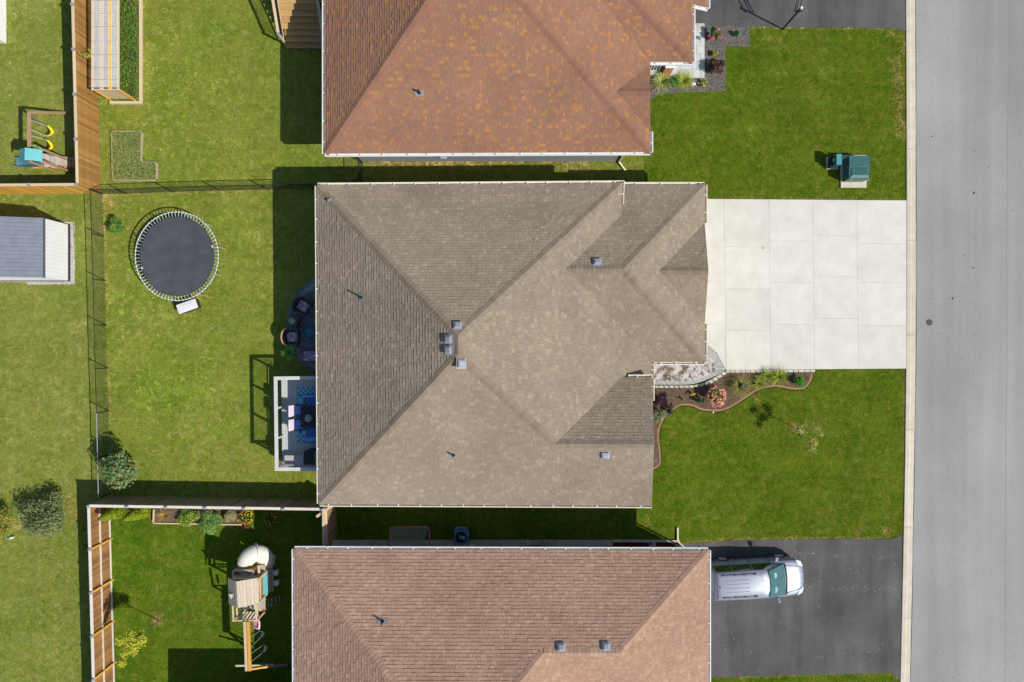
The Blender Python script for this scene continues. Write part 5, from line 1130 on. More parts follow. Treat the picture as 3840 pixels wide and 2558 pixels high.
# ------------------------------------------------------------------ transformer, pedestal, basketball hoop
m_green = M('transformer_green', (.028, .105, .10), (.042, .135, .13), 3, .38, spec=.5)
pc = Y4(1265, 800, .1); TH = .85
tf = thing('transformer', 'green utility transformer box on a concrete pad by the kerb', 'transformer', (pc.x, pc.y, 0))
q0, q1 = Y4(890, 1282, .08), Y4(1642, 330, .08); MB().box(((q0.x + q1.x) / 2, (q0.y + q1.y) / 2, .04), (q1.x - q0.x, q1.y - q0.y, .085)).build('pad', m_kerb, tf)
hard([(q0.x, q0.y), (q1.x, q0.y), (q1.x, q1.y), (q0.x, q1.y)])
u0, u1 = Y4(1137, 1032, TH), Y4(1740, 340, TH); bx_, by_ = (u0.x + u1.x) / 2, (u0.y + u1.y) / 2; bw, bh = u1.x - u0.x, u1.y - u0.y
MB().box((bx_, by_, .08 + (TH - .12) / 2), (bw * .98, bh * .97, TH - .12)).build('cabinet', m_green, tf)
MB().box((bx_, by_ + bh * .26, TH - .02), (bw, bh * .47, .05)).build('rear_lid', m_green, tf, bevel=.01)
yl = by_ - bh * .24
lid = MB().hull([V(bx_ - bw / 2, yl - bh * .24, TH - .05), V(bx_ + bw / 2, yl - bh * .24, TH - .05), V(bx_ + bw / 2, yl + bh * .25, TH - .05), V(bx_ - bw / 2, yl + bh * .25, TH - .05)], [V(bx_ - bw / 2, yl - bh * .24, TH - .02), V(bx_ + bw / 2, yl - bh * .24, TH - .02), V(bx_ + bw / 2, yl + bh * .25, TH - .01), V(bx_ - bw / 2, yl + bh * .25, TH - .01)])
lo = MB(); lo.hull([V(bx_ - bw * .46, yl - bh * .215, TH - .02), V(bx_ + bw * .46, yl - bh * .215, TH - .02), V(bx_ + bw * .46, yl + bh * .22, TH - .02), V(bx_ - bw * .46, yl + bh * .22, TH - .02)], [V(bx_ - bw * .36, yl - bh * .1, TH + .05), V(bx_ + bw * .36, yl - bh * .1, TH + .05), V(bx_ + bw * .36, yl + bh * .19, TH + .02), V(bx_ - bw * .36, yl + bh * .19, TH + .02)])
fl = lid.build('front_lid', m_green, tf); lo.build('lid_dome', m_green, fl)
for x in (1195, 1690): p = Y4(x, 1034, .62); MB().box((p.x, by_ - bh * .49 - .012, .62), (.1, .012, .05)).build('warning_label', m_white, tf)
u0, u1 = Y4(775, 605, .88), Y4(897, 292, .88); px_, py_ = (u0.x + u1.x) / 2, (u0.y + u1.y) / 2
pd = thing('cable_pedestal', 'narrow green cable pedestal left of the big green transformer', 'pedestal', (px_, py_, 0))
MB().box((px_, py_, .05), (.62, .68, .1)).build('pad', m_kerb, pd); MB().box((px_, py_, .45), (.3, .58, .78)).build('cabinet', m_green, pd, bevel=.01); MB().box((px_, py_, .86), (u1.x - u0.x + .06, u1.y - u0.y, .05)).build('lid', M('pedestal_teal', (.05, .26, .27), (.07, .31, .32), 4, .4), pd, bevel=.01)
MB().box((px_ - .155, py_ + .05, .55), (.01, .12, .1)).build('label_plate', m_white, pd); MB().box((px_ - .2, py_ - .02, .25), (.1, .6, .4)).build('side_box', m_dark, pd)
pb = Y3(1380, 650); hp = thing('basketball_hoop', 'black basketball hoop post with a pale top beside the top asphalt driveway', 'basketball hoop', pb)
ptop = Vector((pb.x, pb.y, 2.45)); MB().tube(pb, ptop, .05, 10).build('pole', m_black, hp); MB().lathe(ptop, [(.075, 0), (.08, .05), (.05, .09)], 12).build('pole_cap', m_white, hp)
for dx in (-.14, .02, .18):
    MB().beam(ptop + V(dx - .05, .02, -.55 if dx > 0 else -.35), ptop + V(dx - .1, 1.5, .5 if dx > 0 else .75), .035, .05).build('arm', m_black, hp)
MB().beam(ptop + V(-.25, 0, -.35), ptop + V(.2, 0, -.35), .05, .06).build('cross_bracket', m_black, hp)
MB().box(ptop + V(-.1, 1.55, .75), (1.5, .05, 1.0)).build('backboard', M('backboard_grey', (.5, .52, .55), None, 4, .3), hp); MB().path([ptop + V(-.1 + .23 * math.cos(a), 1.85 + .23 * math.sin(a), .4) for a in np.linspace(0, 6.283, 16)], .012, 5).build('rim', m_red, hp)
# ------------------------------------------------------------------ silver car
car = thing('car', 'silver sport utility car with roof rails parked on the lower asphalt driveway', 'car', (13.12, -12.95, 0))
CR = Matrix.Rotation(math.radians(3.2), 3, 'Z'); CC = Vector((13.2, -12.95, 0)); KX, KY, KZ = 1.09, 1.05, 1.02
def W(x, y, z): return CC + CR @ Vector((x * KX, y * KY, z * KZ))
m_silver = M('silver_paint', (.25, .28, .345), (.28, .31, .375), 2, .42, spec=.4, metal=.2); m_cglass = M('car_side_glass', (.012, .02, .016), (.02, .03, .024), 2, .04, spec=.9)
m_wind, nt, b = _bsdf('teal_windscreen', .05, .9, 0); o1 = _ramp(nt, _noise(nt, 2.2, 2).outputs['Fac'], [(.4, (.06, .20, .23)), (.6, (.075, .17, .16))]); nt.links.new(o1, b.inputs['Base Color'])
trn = nt.nodes.new('ShaderNodeBsdfTransparent'); trn.inputs['Color'].default_value = (.75, .9, .9, 1); mxs = nt.nodes.new('ShaderNodeMixShader'); mxs.inputs[0].default_value = .62; nt.links.new(b.outputs[0], mxs.inputs[2]); nt.links.new(trn.outputs[0], mxs.inputs[1]); nt.links.new(mxs.outputs[0], nt.nodes['Material Output'].inputs['Surface'])
m_plas = M('black_trim', (.02, .02, .022), (.03, .03, .033), 5, .5); m_lens = M('lamp_lens', (.6, .62, .65), (.7, .72, .75), 8, .1, spec=.8)
def interp(tab, x): return float(np.interp(x, [a for a, _ in tab], [c for _, c in tab]))
wid = [(-2.45, .74), (-2.4, .84), (-2.25, .92), (-1.6, .955), (0, .96), (1.4, .955), (1.9, .93), (2.2, .86), (2.36, .74), (2.45, .56)]
top = [(-2.45, .98), (-2.3, 1.06), (0, 1.08), (1.3, 1.10), (1.6, 1.07), (2.0, 1.0), (2.3, .92), (2.45, .78)]
rings = []
for x in list(np.linspace(-2.45, -2.1, 4)) + list(np.linspace(-1.8, 1.6, 9)) + list(np.linspace(1.75, 2.45, 8)):
    w, z = interp(wid, x), interp(top, x); cr = .045 if x > .9 else .03
    half = [(w - .12, .26), (w - .02, .38), (w, .6), (w, .78), (w - .015, z - .1), (w - .06, z - .025), (w - .16, z), (w * .55, z + cr * .7), (0, z + cr)]
    rings.append([W(x, y, zz) for y, zz in half] + [W(x, -y, zz) for y, zz in reversed(half[:-1])])
MB().loft(rings).build('body', m_silver, car, smooth=True)
# cabin
def cab(x, t):   # t 0 belt .. 1 roof edge: half width
    return .87 - .17 * t
RX0, RX1, BX0, BX1, ZB, ZR = -2.22, .38, -2.40, 1.32, 1.06, 1.70
rings = []
for t in (0, .5, .9, 1.0):
    z = ZB + (ZR - ZB) * t + (0 if t < 1 else .012); x0 = BX0 + (RX0 - BX0) * t; x1 = BX1 + (RX1 - BX1) * t; w = cab(0, t) - (.05 if t == 1 else 0); o = .06 if t == 1 else 0
    loop = [(x0 + .02 + o, -w + .1), (x0 + .12 + o, -w), (x0 * .4 + x1 * .6, -w - .015), (x1 - .14 - o, -w + .01), (x1 - .02 - o, -w + .12), (x1 + .09 - o, -.3), (x1 + .09 - o, .3), (x1 - .02 - o, w - .12), (x1 - .14 - o, w - .01), (x0 * .4 + x1 * .6, w + .015), (x0 + .12 + o, w), (x0 + .02 + o, w - .1), (x0 - .02 + o, 0)]
    rings.append([W(a, c, z) for a, c in loop])
c2 = [W(a, c, ZR + .05) for a, c in [(x * .86 - .1, y * .7) for x, y in loop]]; rings.append(c2)
MB().loft(rings).build('roof', m_silver, car, smooth=True)
for (xa, xb, yw) in ((RX0, RX1, 1),):
    xs = [(-2.12, -1.3), (-1.24, -.3), (-.23, .62)]
    for s in (1, -1):
        for a, c in xs:
            a2, c2_ = a * .97 - .03, c * .97 - (.0 if c < .3 else .4)
            lo = [(a, .885, ZB + .05), (c + (.16 if c > .3 else 0), .885, ZB + .05), (c2_, .735, ZR - .1), (a2, .735, ZR - .1)]
            P = [W(x, s * y, z) for x, y, z in lo]; Q = [W(x, s * (y - .03), z - .01) for x, y, z in lo]
            (MB().hull(Q, P) if s > 0 else MB().hull(P, Q)).build('side_window', m_cglass, car)
wy = [-.74, -.4, 0, .4, .74]; lo = []; hi = []
for y in wy:
    k = .09 * (1 - (abs(y) / .78) ** 2); lo.append(W(1.36 + k + .02, y * 1.09, ZB + .045)); hi.append(W(.42 + k, y * .9, ZR - .005))
mb = MB(); up = (W(1, 0, 1) - W(0, 0, 0)).normalized() * .02
mb.add([p + V(0, 0, .03) for p in lo] + [p + V(0, 0, .03) for p in hi], [(i, i + 1, 6 + i, 5 + i) for i in range(4)]); mb.add([p - V(0, 0, .03) for p in lo] + [p - V(0, 0, .03) for p in hi], [(5 + i, 6 + i, i + 1, i) for i in range(4)])
mi = MB(); mi.add([p - V(0, 0, .0) for p in lo] + [p - V(0, 0, .0) for p in hi], [(i, i + 1, 6 + i, 5 + i) for i in range(4)]); mi.build('dashboard', M('dark_cabin', (.03, .05, .045), (.06, .085, .075), 3, .7), car)
ws = mb.build('windscreen', m_wind, car, smooth=True)
for y, r in ((.36, .16), (-.36, .16)):
    c = lo[2].lerp(hi[2], .62); s_ = lo[2].lerp(hi[2], .72) + CR @ V(0, y * 1.05, 0); MB().lathe((s_.x, s_.y, s_.z - .03), [(r * 1.2, 0), (r, .05)], 10, sx=.7).build('head_rest', M('seat_cloth', (.3, .5, .5), None, 4, .7), ws)
MB().path([p + V(0, 0, .02) + (CR @ V(.05, 0, 0)) for p in lo], .03, 5).build('wiper_cowl', m_plas, car)
for y0, y1 in ((-.55, .05), (.1, .66)): MB().tube(W(1.4, y0, ZB + .1), W(1.2, y1, ZB + .17), .014, 5).build('wiper', m_plas, car)
for s in (1, -1):
    mb = MB(); mb.tube(W(-1.75, s * .56, 1.8), W(-.22, s * .56, 1.815), .022, 6); 
    for x in (-1.75, -1.2, -.75, -.22): mb.box(W(x, s * .56, 1.775), (.16 if x in (-1.75, -.22) else .06, .07, .07), mtx=CR)
    mb.build('roof_rail', M('rail_grey', (.2, .2, .21), (.26, .26, .27), 5, .4) if 'rail_grey' not in bpy.data.materials else bpy.data.materials['rail_grey'], car)
    mb = MB(); mb.hull([W(.96, s * .92, 1.03), W(1.1, s * .92, 1.03), W(1.14, s * 1.15, 1.06), W(.98, s * 1.17, 1.06)][::s], [W(.96, s * .92, 1.14), W(1.1, s * .92, 1.14), W(1.14, s * 1.15, 1.22), W(.98, s * 1.17, 1.22)][::s]); mb.build('mirror', m_silver, car, bevel=.02)
    mb = MB(); mb.hull([W(2.2, s * .58, .68), W(2.47, s * .53, .68), W(2.33, s * .83, .68), W(2.06, s * .93, .68)][::s], [W(2.18, s * .58, .985), W(2.43, s * .53, .875), W(2.31, s * .82, .90), W(2.04, s * .915, .985)][::s]); mb.build('headlight', m_lens, car)
    for x in (-1.42, 1.42):
        c = W(x, s * .87, .37); ax_ = (CR @ V(0, s * .13, 0)); tyre = MB().tube(c - ax_ * 1.1, c + ax_, .37, 22).build('wheel', m_plas, car); MB().tube(c + ax_ * .9, c + ax_ * 1.05, .24, 16).build('rim', m_steel, tyre)
        for k in range(5):
            a = 2 * math.pi * k / 5; MB().beam(c + ax_ * 1.07, c + ax_ * 1.07 + CR @ V(.23 * math.cos(a), 0, .23 * math.sin(a)), .05, .02, up=ax_).build('spoke', m_steel, tyre)
        arch = [c + ax_ * .78 + CR @ V(.42 * math.cos(a), 0, .42 * math.sin(a)) for a in np.linspace(.05, math.pi - .05, 10)]; MB().path(arch, .03, 5).build('wheel_arch', m_silver, car)
    for x in (-.55, .35): MB().beam(W(x - .09, s * .975, .9), W(x + .09, s * .975, .9), .03, .03).build('door_handle', m_lens, car)
for s in (1, -1):
    for x in (-1.28, -.27, .74): MB().beam(W(x, s * .965, .42), W(x, s * .95, 1.02), .014, .02).build('door_seam', m_plas, car)
for y in (-.3, -.1, .1, .3):
    MB().beam(W(-1.85, y, 1.752), W(-.55, y, 1.765), .02, .012).build('roof_rib', m_silver, car)
for s in (-1, 1):
    MB().beam(W(1.42, s * .72, 1.125), W(2.3, s * .56, .965), .016, .03).build('bonnet_seam', m_plas, car); MB().beam(W(1.85, s * .2, 1.075), W(2.38, s * .15, .925), .02, .03).build('bonnet_crease', m_silver, car)
MB().beam(W(-2.1, -.62, 1.735), W(-2.1, .62, 1.735), .012, .012).build('tailgate_seam', m_plas, car); MB().box(W(-1.98, 0, 1.76), (.05, .05, .05), mtx=CR).build('aerial', m_plas, car)
MB().hull([W(2.3, -.6, .34), W(2.46, -.5, .34), W(2.46, .5, .34), W(2.3, .6, .34)], [W(2.32, -.6, .56), W(2.5, -.46, .54), W(2.5, .46, .54), W(2.32, .6, .56)]).build('bumper', m_silver, car, bevel=.03)
MB().hull([W(2.38, -.45, .58), W(2.48, -.4, .58), W(2.48, .4, .58), W(2.38, .45, .58)], [W(2.36, -.45, .78), W(2.44, -.4, .76), W(2.44, .4, .76), W(2.36, .45, .78)]).build('grille', m_plas, car)
# ------------------------------------------------------------------ flagstones and walkway
m_flag = M('pale_blue_flagstone', (.48, .51, .50), (.60, .62, .60), 2.5, .85, .1, objvar=.07, grain=.04)
wk = tag(bpy.data.objects.new('flagstone_walk', None), kind='structure'); COL.objects.link(wk)
fl_ = [(560, 145, 1082, 262), (560, 268, 1082, 410), (560, 415, 1005, 550), (1010, 415, 1082, 550), (560, 556, 930, 695), (935, 556, 1082, 695), (560, 700, 1005, 842), (1010, 700, 1082, 842), (560, 847, 860, 890), (865, 847, 938, 990), (943, 847, 1082, 990),
       (545, 895, 632, 1092), (637, 895, 710, 990), (715, 895, 860, 990), (865, 995, 1008, 1142), (1013, 995, 1082, 1142), (785, 995, 860, 1142), (637, 995, 780, 1100), (637, 1105, 780, 1142)]
hard([Y2(40, 145), Y2(1086, 145), Y2(1086, 1146), Y2(40, 1146)])
MB().prism([Y2(540, 143), Y2(1086, 143), Y2(1086, 1146), Y2(540, 1146)], 0, .03).build('stone_bed', m_joint, wk)
for i, (a, b_, c, d) in enumerate(fl_):
    MB().prism([Y2(a, b_), Y2(c, b_), Y2(c, d), Y2(a, d)], .01, .055 + random.uniform(0, .006)).build('flagstone', m_flag if i else m_slab, wk)
MB().prism([Y2(20, 900), Y2(545, 900), Y2(545, 1097), Y2(20, 1097)], 0, .12).build('porch_step', m_flag, wk)
# stamped walkway with paver border and stone edging at the taupe house
m_stamp, nt, b = _bsdf('stamped_concrete', .85, .2, 0)
n1 = _noise(nt, 3.2, 8, rough=.68); n2 = _noise(nt, 18, 4)
o1 = _ramp(nt, n1.outputs['Fac'], [(.40, (.12, .085, .06)), (.47, (.3, .25, .21)), (.53, (.52, .50, .48)), (.7, (.6, .58, .56))]); o1 = _mul(nt, o1, _ramp(nt, n2.outputs['Fac'], [(.3, (.8,) * 3), (.7, (1.1,) * 3)])); nt.links.new(o1, b.inputs['Base Color'])
def smooth(pts, n=8):
    out = []; P = [Vector((p[0], p[1])) for p in pts]
    for i in range(len(P) - 1):
        p0, p1, p2, p3 = P[max(i - 1, 0)], P[i], P[i + 1], P[min(i + 2, len(P) - 1)]
        for k in range(n):
            t = k / n; out.append(.5 * ((2 * p1) + (p2 - p0) * t + (2 * p0 - 5 * p1 + 4 * p2 - p3) * t * t + (3 * p1 - p0 - 3 * p2 + p3) * t ** 3))
    out.append(P[-1]); return out
wo = smooth([(728, 36), (794, 92), (850, 165), (898, 245), (938, 336)]) + smooth([(932, 343), (860, 388), (760, 435), (660, 475), (560, 500), (430, 510), (30, 510)])
wi = smooth([(700, 100), (735, 135), (785, 205), (830, 275), (850, 330)]) + smooth([(845, 335), (800, 365), (730, 405), (640, 438), (550, 455), (430, 462), (30, 462)])
walk = tag(bpy.data.objects.new('stamped_walkway', None), kind='structure'); COL.objects.link(walk)
ZW = .1; outp = [Y1(p[0], p[1], ZW) for p in wo]; inp = [Y1(p[0], p[1], ZW) for p in wi]
wp = inp + [Y1(30, 230, ZW), Y1(690, 230, ZW)]; hard([Y1(690, 20), Y1(728, 20), Y1(810, 90), Y1(960, 340), Y1(962, 374), Y1(780, 490), Y1(660, 530), Y1(40, 550), Y1(40, 200)])
MB().prism(outp + [Y1(30, 200, ZW), Y1(690, 60, ZW)], 0, ZW - .045).build('base', m_joint, walk); MB().prism(wp, .01, ZW).build('stamped_slab', m_stamp, walk)
m_bord = M('grey_border_paver', (.36, .35, .34), (.5, .49, .47), 6, .9, .1, objvar=.12)
def cum(pts):
    s = [0]
    for a, c in zip(pts[:-1], pts[1:]): s.append(s[-1] + (Vector(c) - Vector(a)).length)
    return s
def along(pts, s, t):
    return Vector([float(np.interp(t * s[-1], s, [p[k] for p in pts])) for k in range(3)])
for (oa, ia) in ((outp[:33], inp[:33]), (outp[33:], inp[33:])):
    so_, si_ = cum(oa), cum(ia); n = int(so_[-1] / .125)
    for i in range(n):
        t0, t1 = (i + .06) / n, (i + .94) / n; z1 = ZW + random.uniform(0, .008)
        MB().prism([along(oa, so_, t0), along(oa, so_, t1), along(ia, si_, t1), along(ia, si_, t0)], .02, z1).build('border_paver', m_bord, walk)
so1 = [Y1(*p) for p in smooth([(925, 350), (860, 395), (760, 455), (650, 497), (560, 516), (430, 520), (40, 522)])]; si1 = [Y1(*p) for p in smooth([(960, 372), (880, 425), (780, 488), (660, 528), (560, 542), (430, 545), (40, 547)])]
m_edge = M('buff_wall_stone', (.47, .43, .37), (.6, .56, .5), 7, .9, .3, objvar=.1)
edg = tag(bpy.data.objects.new('stone_edging', None), kind='structure'); COL.objects.link(edg)
hard(so1 + si1[::-1])
so_, si_ = cum(so1), cum(si1); n = int(so_[-1] / .27)
for i in range(n):
    t0, t1 = (i + .04 + random.uniform(0, .04)) / n, (i + .95) / n; MB().prism([along(so1, so_, t0), along(so1, so_, t1), along(si1, si_, t1 - .006), along(si1, si_, t0 + .006)], 0, .075 + random.uniform(-.008, .008)).build('edging_stone', m_edge, edg)
x = 940
while x < 1955:
    w = random.uniform(48, 78); yy = 340 - (x - 940) * .009; q = [Y1(x + 2, yy), Y1(x + w - 2, yy), Y1(x + w - 5, yy + 30), Y1(x + 6, yy + 28)]
    MB().prism(q, 0, .085 + random.uniform(-.008, .008)).build('edging_stone', m_edge, edg); x += w
hard([Y1(930, 335), Y1(1970, 325), Y1(1970, 360), Y1(930, 372)])
# ------------------------------------------------------------------ planting beds
bedp = [Y1(40, 545), Y1(430, 545), Y1(660, 528), Y1(780, 488), Y1(960, 372), Y1(1960, 358), Y1(1982, 345)] + [Y1(*p) for p in smooth([(1975, 380), (1950, 470), (1880, 555), (1800, 572), (1700, 566), (1550, 538), (1430, 548), (1330, 578), (1220, 648), (1080, 738), (960, 803), (850, 828), (720, 823), (640, 808), (560, 770), (480, 758), (400, 768), (330, 815), (250, 885), (200, 960), (170, 1050), (165, 1150), (182, 1280), (188, 1400), (165, 1470), (60, 1530)], 5)] + [Y1(40, 1530)]
hard(bedp); sheet('mulch_bed', bedp, .012, m_soil)
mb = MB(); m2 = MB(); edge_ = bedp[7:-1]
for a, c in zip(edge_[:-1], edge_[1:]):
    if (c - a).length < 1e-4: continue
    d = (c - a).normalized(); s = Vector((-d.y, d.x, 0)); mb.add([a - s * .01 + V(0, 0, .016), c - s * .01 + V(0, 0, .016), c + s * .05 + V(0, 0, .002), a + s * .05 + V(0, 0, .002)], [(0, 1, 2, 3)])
for a, c in zip(edge_[:-1], edge_[1:]):
    if (c - a).length < 1e-4: continue
    d = (c - a).normalized(); s = Vector((-d.y, d.x, 0)); m2.add([a - s * .13 + V(0, 0, .0165), c - s * .13 + V(0, 0, .0165), c - s * .02 + V(0, 0, .045), a - s * .02 + V(0, 0, .045)], [(0, 1, 2, 3)])
tag(m2.build('bed_lip', M('straw_soil', (.26, .165, .075), (.45, .31, .15), 18, .95, .4)), kind='structure')
tag(mb.build('soil_edge', M('trench_shade_soil', (.02, .014, .009), (.035, .025, .017), 20, .95)), kind='structure')  # dark strip stands in for the shadow line of the bed's trenched edge
nbed = [Y2(1086, 168), Y2(1915, 182), Y2(1915, 565), Y2(1470, 565), Y2(1470, 1385), Y2(700, 1408), Y2(240, 1442), Y2(150, 1500), Y2(60, 1600), Y2(30, 1600), Y2(30, 1100), Y2(1086, 1148)]
hard(nbed); sheet('grey_mulch_bed', nbed, .010, m_gmulch)
def inpoly(x, y, poly):
    """numpy even-odd test"""
    r = np.zeros(x.shape, bool); n = len(poly)
    for i in range(n):
        x0, y0 = poly[i][0], poly[i][1]; x1, y1 = poly[(i + 1) % n][0], poly[(i + 1) % n][1]
        if y0 == y1: continue
        r ^= ((y0 > y) != (y1 > y)) & (x < (x1 - x0) * (y - y0) / (y1 - y0) + x0)
    return r
def chips(name, poly, n, cols, size, mat, z=.012):
    xs = [p[0] for p in poly]; ys = [p[1] for p in poly]; x = rng.uniform(min(xs), max(xs), n * 3); y = rng.uniform(min(ys), max(ys), n * 3); ok = inpoly(x, y, poly); x, y = x[ok][:n], y[ok][:n]; mb = MB()
    for a, c in zip(x, y):
        s = size * random.uniform(.5, 1.3); r = random.random() * 6.28; ca, sa = math.cos(r), math.sin(r); t = random.uniform(-.4, .4) * s; k = cols[min(int(random.random() ** 1.5 * len(cols)), len(cols) - 1)]
        mb.add([(a - ca * s, c - sa * s, z + .004 + max(0, t)), (a + sa * s * .35, c - ca * s * .35, z + .012), (a + ca * s, c + sa * s, z + .004 + max(0, -t)), (a - sa * s * .35, c + ca * s * .35, z + .003)], [(0, 1, 2, 3)], k)
    tag(mb.build(name, mat), kind='stuff')
m_chip = M('bark', (.9, .9, .9), (1, 1, 1), 20, .95, attr=True)
chips('bark_chips', bedp, 5000, [(.06, .042, .03), (.10, .07, .048), (.15, .105, .07), (.045, .03, .022), (.24, .18, .125)], .035, m_chip)
chips('bark_chips', nbed, 6500, [(.06, .055, .052), (.1, .09, .082), (.15, .135, .12), (.045, .04, .04), (.24, .215, .19), (.42, .4, .37)], .03, m_chip)
# ------------------------------------------------------------------ foliage builders
def rdir():
    z = random.uniform(-1, 1); a = random.uniform(0, 6.283); r = math.sqrt(1 - z * z); return Vector((r * math.cos(a), r * math.sin(a), z))
def leaf(mb, c, nrm, L_, wd, col):
    a = nrm.cross(rdir()); 
    if a.length < 1e-3: return
    a.normalize(); b_ = nrm.cross(a).normalized(); mb.add([c - a * L_ * .5, c - b_ * wd * .5 + nrm * .1 * wd, c + a * L_ * .5, c + b_ * wd * .5 + nrm * .1 * wd], [(0, 1, 2, 3)], col)
def clump(mb, c, R_, n, L_, cols, upb=.7, shell=.45, ratio=.5):
    for _ in range(n):
        d = rdir(); r = (shell + (1 - shell) * random.random()) if random.random() < .8 else random.random(); p = Vector((c[0] + d.x * R_[0] * r, c[1] + d.y * R_[1] * r, c[2] + d.z * R_[2] * r))
        if p.z < .02: continue
        nr = (d * .6 + ZUP * upb + rdir() * .6).normalized(); k = random.choice(cols); f = random.uniform(.75, 1.25); s = L_ * random.uniform(.6, 1.3); leaf(mb, p, nr, s, s * ratio, (k[0] * f, k[1] * f, k[2] * f))
m_bark = M('grey_bark', (.13, .1, .075), (.22, .18, .14), 12, .95, .3)
GRN = [(.035, .085, .02), (.05, .115, .025), (.07, .14, .03), (.028, .065, .018)]
def shrub(name, label, c, R_, n, L_, cols, cat='shrub', lumps=9, stems=5, group=None, top=None, ratio=.5):
    """uneven crown of many small leaf clumps round several branches"""
    t = thing(name, label, cat, (c.x, c.y, 0), group); mb = MB(); br = MB(); zc = top if top else R_[2]
    for i in range(lumps):
        d = rdir(); d.z = abs(d.z) * .9 - .25; f = random.uniform(.35, .82); p = Vector((c.x + d.x * R_[0] * f, c.y + d.y * R_[1] * f, max(.08, zc + d.z * R_[2] * f))); s = random.uniform(.26, .5)
        clump(mb, p, (R_[0] * s, R_[1] * s, R_[2] * s), n // lumps, L_, [lerp(k, (k[0] * 1.5, k[1] * 1.4, k[2] * 1.3), .5 if i % 3 == 0 else 0) for k in cols], ratio=ratio)
        if i < stems: br.tube((c.x + d.x * .05, c.y + d.y * .05, 0), p, .022 * max(1, R_[0]), 5, r2=.008)
    br.build('stem', m_bark, t); mb.build('foliage', LEAF, t); return t
def tree(name, label, base, top_c, lumps, n, L_, cols, trunk_r, cat='tree', ratio=.6):
    """trunk + limbs to each lump (offset x,y,z, radius)"""
    t = thing(name, label, cat, (base.x, base.y, 0)); tr_ = MB(); fo = MB(); li = MB(); fork = Vector((base.x, base.y, 0)).lerp(top_c, .55)
    tr_.tube((base.x, base.y, 0), fork, trunk_r, 8, r2=trunk_r * .65); tr_.tube(fork, top_c, trunk_r * .65, 7, r2=trunk_r * .3); tr_.build('trunk', m_bark, t)
    tot = sum(q[3] ** 2 for q in lumps)
    for x, y, z, r in lumps:
        p = top_c + V(x, y, z); li.tube(fork.lerp(top_c, random.uniform(.1, .9)), p, trunk_r * .35, 5, r2=trunk_r * .12); clump(fo, p, (r, r, r * .75), int(n * r * r / tot), L_, cols, shell=.2, ratio=ratio)
    li.build('limb', m_bark, t); fo.build('crown', LEAF, t); return t
def grass_plant(name, label, c, n, L_, cols, wd=.02, droop=.5, cat='ornamental grass', group=None, z0=0.0, R0=.05, bias=(0, 0)):
    t = thing(name, label, cat, (c.x, c.y, z0), group); mb = MB()
    for _ in range(n):
        a = random.random() * 6.283; l = L_ * random.uniform(.55, 1.1); e = random.uniform(.25, 1.15); dx, dy = math.cos(a) + bias[0], math.sin(a) + bias[1]; s = Vector((-math.sin(a), math.cos(a), 0)); k = random.choice(cols); f = random.uniform(.75, 1.25); k = (k[0] * f, k[1] * f, k[2] * f)
        p = Vector((c.x + dx * R0 * random.random(), c.y + dy * R0 * random.random(), z0)); pts = [(p, wd)]
        for j in range(1, 4):
            u_ = j / 3; h = l * (math.sin(min(1.57, u_ * 1.3)) * math.cos(e) * (1) - droop * u_ * u_ * .35 * l); r = l * u_ * math.sin(e) + droop * u_ * u_ * .3 * l; pts.append((p + V(dx * r, dy * r, max(.03, h)), wd * (1 - u_ * .75)))
        vs_ = []
        for q, w in pts: vs_ += [q - s * w / 2, q + s * w / 2]
        mb.add(vs_, [(0, 1, 3, 2), (2, 3, 5, 4), (4, 5, 7, 6)], k)
    mb.build('blades', LEAF, t); return t
def blooms(parent, c, R_, n, size, cols, name='flower', zb=.9):
    for _ in range(n):
        d = rdir(); d.z = abs(d.z) * zb + .15; d.normalize(); p = Vector((c.x + d.x * R_[0], c.y + d.y * R_[1], c.z + d.z * R_[2])); k = random.choice(cols); mb = MB()
        for _ in range(9):
            e = rdir(); e.z = abs(e.z); f = random.uniform(.8, 1.2); leaf(mb, p + e * size * .45, (e + ZUP * .3).normalized(), size * .75, size * .6, (k[0] * f, k[1] * f, k[2] * f))
        mb.build(name, PETAL, parent)
# trees and shrubs of the back lawns
YEL = [(.56, .52, .05), (.46, .5, .05), (.36, .44, .05), (.62, .56, .08)]
c = B1(955, 405, .5); shrub('shrub', 'small bright green shrub on the lawn left of the trampoline', V(c.x, c.y, 0), (.5, .48, .42), 900, .12, [(.13, .25, .05), (.17, .3, .06), (.09, .18, .035)], lumps=8, top=.5)
c = C1(955, 1010, 1.75); base = V(c.x, c.y, 0)
tree('fruit_tree', 'broad green tree with orange tinged leaves by the chain link fence corner', base, Vector((c.x - .02, c.y + .0, 1.5)), [(-.4, .35, .1, .55), (.2, .45, .25, .55), (.45, 0, .3, .55), (-.45, -.2, .2, .55), (0, -.5, .25, .6), (.4, -.45, .0, .5), (0, 0, .55, .6), (-.1, .1, .0, .6), (-.6, .1, -.1, .4), (.65, -.2, -.2, .35)], 2300, .17, [(.14, .23, .09), (.17, .27, .11), (.2, .3, .12), (.25, .33, .14), (.17, .27, .11), (.14, .23, .09), (.36, .3, .1), (.08, .15, .05)], .06)
c = Y6(725, 1055, 1.0); shrub('large_shrub', 'large round grey green bush on the far left lawn', V(c.x, c.y, 0), (1.45, 1.35, 1.0), 6200, .15, [(.17, .2, .08), (.19, .24, .1), (.23, .28, .12), (.1, .15, .05), (.27, .29, .13)], lumps=26, stems=12, top=1.05, ratio=.42)
c = Y6(60, 1150, .8); shrub('shrub', 'yellowing bush cut off by the left edge of the picture', V(c.x - .3, c.y, 0), (1.0, 1.25, .85), 3200, .1, [(.4, .37, .05), (.5, .44, .06), (.2, .24, .05), (.3, .28, .07), (.12, .16, .04)], lumps=15, stems=8, top=.9, ratio=.45)
